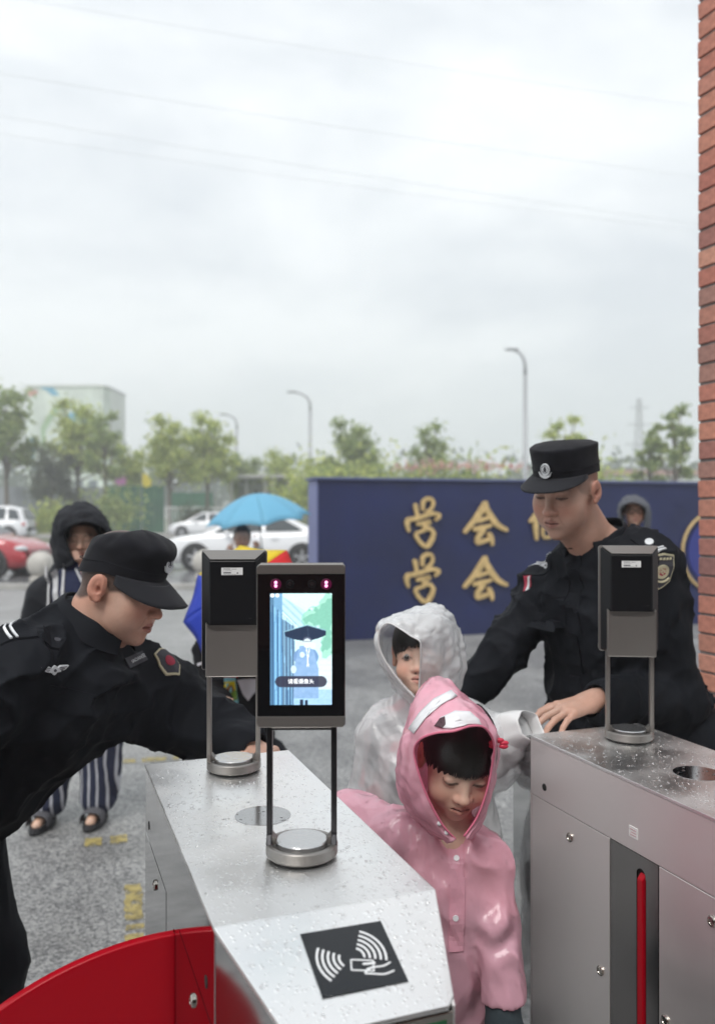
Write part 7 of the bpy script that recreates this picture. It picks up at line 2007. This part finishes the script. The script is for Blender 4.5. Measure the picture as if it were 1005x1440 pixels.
def umbrella(label, top, axis_dir, rad, depth, mats, grip_len, nribs=8, nm='umbrella', edge_wave=.06, rot=0.0):
    """open umbrella: top point, axis pointing from handle to tip"""
    a = Vector(axis_dir).normalized(); b = a.cross(Vector((0, 0, 1)) if abs(a.z) < .9 else Vector((0, 1, 0))).normalized(); c = a.cross(b)
    g = top - a * grip_len; t = empty(nm, (g.x, g.y, g.z), 0, label, 'umbrella')
    for k in range(nribs):
        V, F = [], []; nr, na = 9, 9
        for i in range(nr):
            f = i / (nr - 1)
            for j in range(na):
                w = j / (na - 1); ang = 2 * math.pi * (k + w) / nribs + rot
                sag = 1 - .10 * math.sin(math.pi * w) * f ** 2; r = rad * f * sag * (1 - .03 * math.sin(math.pi * w))
                dd = depth * (f ** 1.9) * (1 - .10 * math.sin(math.pi * w) * f)
                q = top - g - a * dd + (b * math.cos(ang) + c * math.sin(ang)) * r
                V.append(tuple(q))
        F = [(i * na + j, i * na + j + 1, (i + 1) * na + j + 1, (i + 1) * na + j) for i in range(nr - 1) for j in range(na - 1)]
        sheet('canopy_panel', V, F, mats[k % len(mats)], t, .001)
    rb = MB()
    for k in range(nribs):
        ang = 2 * math.pi * k / nribs + rot; d_ = b * math.cos(ang) + c * math.sin(ang)
        rb.tube([tuple(top - g - a * (depth * f ** 1.9 + .004) + d_ * rad * f) for f in (0, .25, .5, .75, 1)], .0022, 5)
        rb.tube([tuple(top - g - a * (depth * .9)), tuple(top - g - a * (depth * .45 ** 1.9 + .006) + d_ * rad * .45)], .002, 5)
    rb.build('ribs', M_silverd, t); MB().tube([tuple(top - g + a * .035), (0, 0, 0)], .005, 8).build('shaft', M_silverd, t)
    MB().tube([tuple(a * .10), tuple(a * .0), tuple(a * -.03)], .012, 10).build('handle', M_rubber, t)
    return t
M_ublue = mat('light_blue_umbrella_cloth', (.24, .60, .80), .55, transl=.4)
M_uy = mat('yellow_umbrella_cloth', (.85, .66, .02), .5, transl=.3); M_ur = mat('red_umbrella_cloth', (.72, .015, .02), .5, transl=.3); M_ub = mat('blue_umbrella_cloth', (.015, .05, .50), .5, transl=.3)
# ---- person under the light blue umbrella
Y = 8.0; C = P(340, 757, Y); ft = [Vector((C.x - .1, Y + .02, .06)), Vector((C.x + .12, Y + .04, .06))]
root, jk, jb, Rm, NB = stander('person in grey white clothes sheltering under the light blue umbrella', C, 12, 5, .95, .20, [P(318, 800, Y), P(366, 800, Y)], .66, ft,
    [P(312, 806, Y - .12), P(322, 776, Y - .22)], [P(372, 800, Y - .16), P(362, 772, Y - .20)], (.52, .32, .24), cloth('grey_white_shirt', (.42, .42, .44)), cloth('grey_trousers', (.08, .08, .09)), M_shoe, res=.014, hres=.008, jr=(.15, .15, .15))
F = Field(axis(C.x - .13, C.x + .13, .008), axis(C.y - .14, C.y + .14, .008), axis(C.z - .10, C.z + .16, .008)); F.ell((C.x, C.y + .03, C.z + .035), (.085, .09, .095), .01); F.ell((C.x, C.y + .05, C.z - .02), (.075, .07, .08), .02)
V, Q = F.mesh(); npmesh('hair', V, Q, M_hair, root, True); finalize(root)
umbrella('light blue open umbrella held over a person in front of the white saloon', P(360, 694, 7.95), (-.10, -.10, 1), .50, .26, [M_ublue], .62, 8, rot=.2)
# ---- child carrying a yellow, red and blue umbrella
Y = 3.25; C = P(334, 850, Y); ft = [Vector((C.x - .10, Y + .03, .055)), Vector((C.x + .10, Y + .05, .055))]
root, jk, jb, Rm, NB = stander('child in black waistcoat wearing a picture card on a red lanyard', C, 4, 10, .84, .165, [P(296, 915, Y), P(370, 915, Y)], .52, ft,
    [P(288, 968, Y - .02), P(310, 985, Y - .16)], [P(378, 968, Y - .02), P(372, 900, Y - .18)], SKIN_K, cloth('black_waistcoat', (.008, .008, .010)), cloth('black_school_trousers', (.012, .013, .018)), M_shoe, jr=(.125, .12, .125), res=.0075, hres=.005, child=True, sleeves=(.052, .046, .038))
k = (Y - .12) / FPX
def put(poly, m, nm, off=.004, c=(326, 965)):
    h_, n_ = ray_px(jb, *c)
    if h_ is None: return
    return decal(jb, nm, h_, Vector((0, -1, 0)), Vector((0, 0, 1)), [[((a - c[0]) * k, -(b - c[1]) * k) for a, b in poly]], m, jk, off=off)
put([(312, 920), (316, 918), (322, 948), (317, 948)], M_ur, 'lanyard', .005); put([(336, 918), (340, 920), (332, 948), (327, 948)], M_ur, 'lanyard', .005)
put([(313, 945), (333, 944), (335, 952), (315, 952)], M_ur, 'card_clip', .007)
put([(315, 950), (331, 949), (335, 989), (319, 991)], cloth('card_sky_blue', (.25, .55, .62)), 'picture_card', .007)
put([(316, 958), (331, 957), (332, 970), (318, 972)], M_uy, 'card_picture', .009); put([(319, 972), (333, 970), (334, 984), (320, 986)], cloth('card_green', (.20, .34, .06)), 'card_picture', .009)
put([(321, 966), (326, 962), (330, 970), (324, 976)], cloth('card_brown', (.30, .12, .04)), 'card_picture', .0105)
put([(334, 955), (362, 954), (360, 972), (349, 986), (342, 976)], cloth('white_bib', (.62, .60, .64)), 'bib', .005, (348, 966))
put([(276, 934), (286, 930), (288, 932), (278, 937)], cloth('white_bib', (.62, .60, .64)), 'sleeve_stripe', .004, (283, 934))
finalize(root)
umbrella('childs umbrella with yellow, red and blue panels tilted behind the two left terminals', P(333, 836, 3.02), (-.22, -.80, .42), .250, .105, [M_ub, M_ur, M_uy, M_ub, M_ur, M_uy, M_uy, M_ub], .42, 8, rot=.3)
# ---- person with glasses and a grey hood beyond the right guard
Y = 6.4; C = P(891, 719, Y); ft = [Vector((C.x - .1, Y, .06)), Vector((C.x + .12, Y + .02, .06))]
root, jk, jb, Rm, NB = stander('person with glasses and a grey hood beyond the right guard, before the blue wall', C, -10, 4, .95, .20, [P(866, 770, Y), P(918, 770, Y)], .84, ft,
    [P(862, 815, Y), P(866, 850, Y - .1)], [P(922, 815, Y), P(916, 850, Y - .1)], (.55, .34, .25), M_darkjk, cloth('grey_trousers', (.08, .08, .09)), M_shoe, res=.013, hres=.0065)
rows = [[p(876, 742, 6.29), p(872, 728, 6.28), p(872, 714, 6.26), p(880, 708, 6.24), p(890, 706, 6.23), p(900, 709, 6.24), p(908, 716, 6.26), p(908, 730, 6.28), p(905, 744, 6.29)],
        [p(872, 746, 6.34), p(868, 728, 6.34), p(869, 710, 6.33), p(878, 700, 6.32), p(890, 697, 6.31), p(902, 701, 6.32), p(912, 712, 6.33), p(914, 730, 6.34), p(911, 748, 6.34)],
        [p(873, 748, 6.44), p(869, 728, 6.46), p(870, 710, 6.46), p(879, 699, 6.46), p(891, 696, 6.46), p(903, 700, 6.46), p(912, 712, 6.46), p(914, 730, 6.46), p(911, 748, 6.44)],
        [p(880, 748, 6.54), p(877, 730, 6.58), p(879, 716, 6.58), p(885, 706, 6.58), p(892, 703, 6.58), p(899, 707, 6.58), p(904, 716, 6.58), p(906, 730, 6.58), p(904, 748, 6.54)]]
hood(root, 'hood', rows, cloth('grey_hood', (.10, .105, .12)), 50, 26, .006, 71, cloth('grey_hood', (.10, .105, .12)), .005)
gl = MB()
for sg in (-1, 1):
    cc = C + Vector(Rm @ np.array((sg * .031, -.101, .006))); rx_, rz_ = Vector(Rm[:, 0]), Vector(Rm[:, 2])
    gl.tube([tuple(cc + rx_ * .026 * math.cos(R(q)) + rz_ * .019 * math.sin(R(q))) for q in range(0, 361, 20)], .0026, 5, cap=False)
gl.tube([tuple(C + Vector(Rm @ np.array((-.008, -.102, .008)))), tuple(C + Vector(Rm @ np.array((.008, -.102, .008))))], .0024, 5)
gl.build('glasses', M_rubber, root); finalize(root)
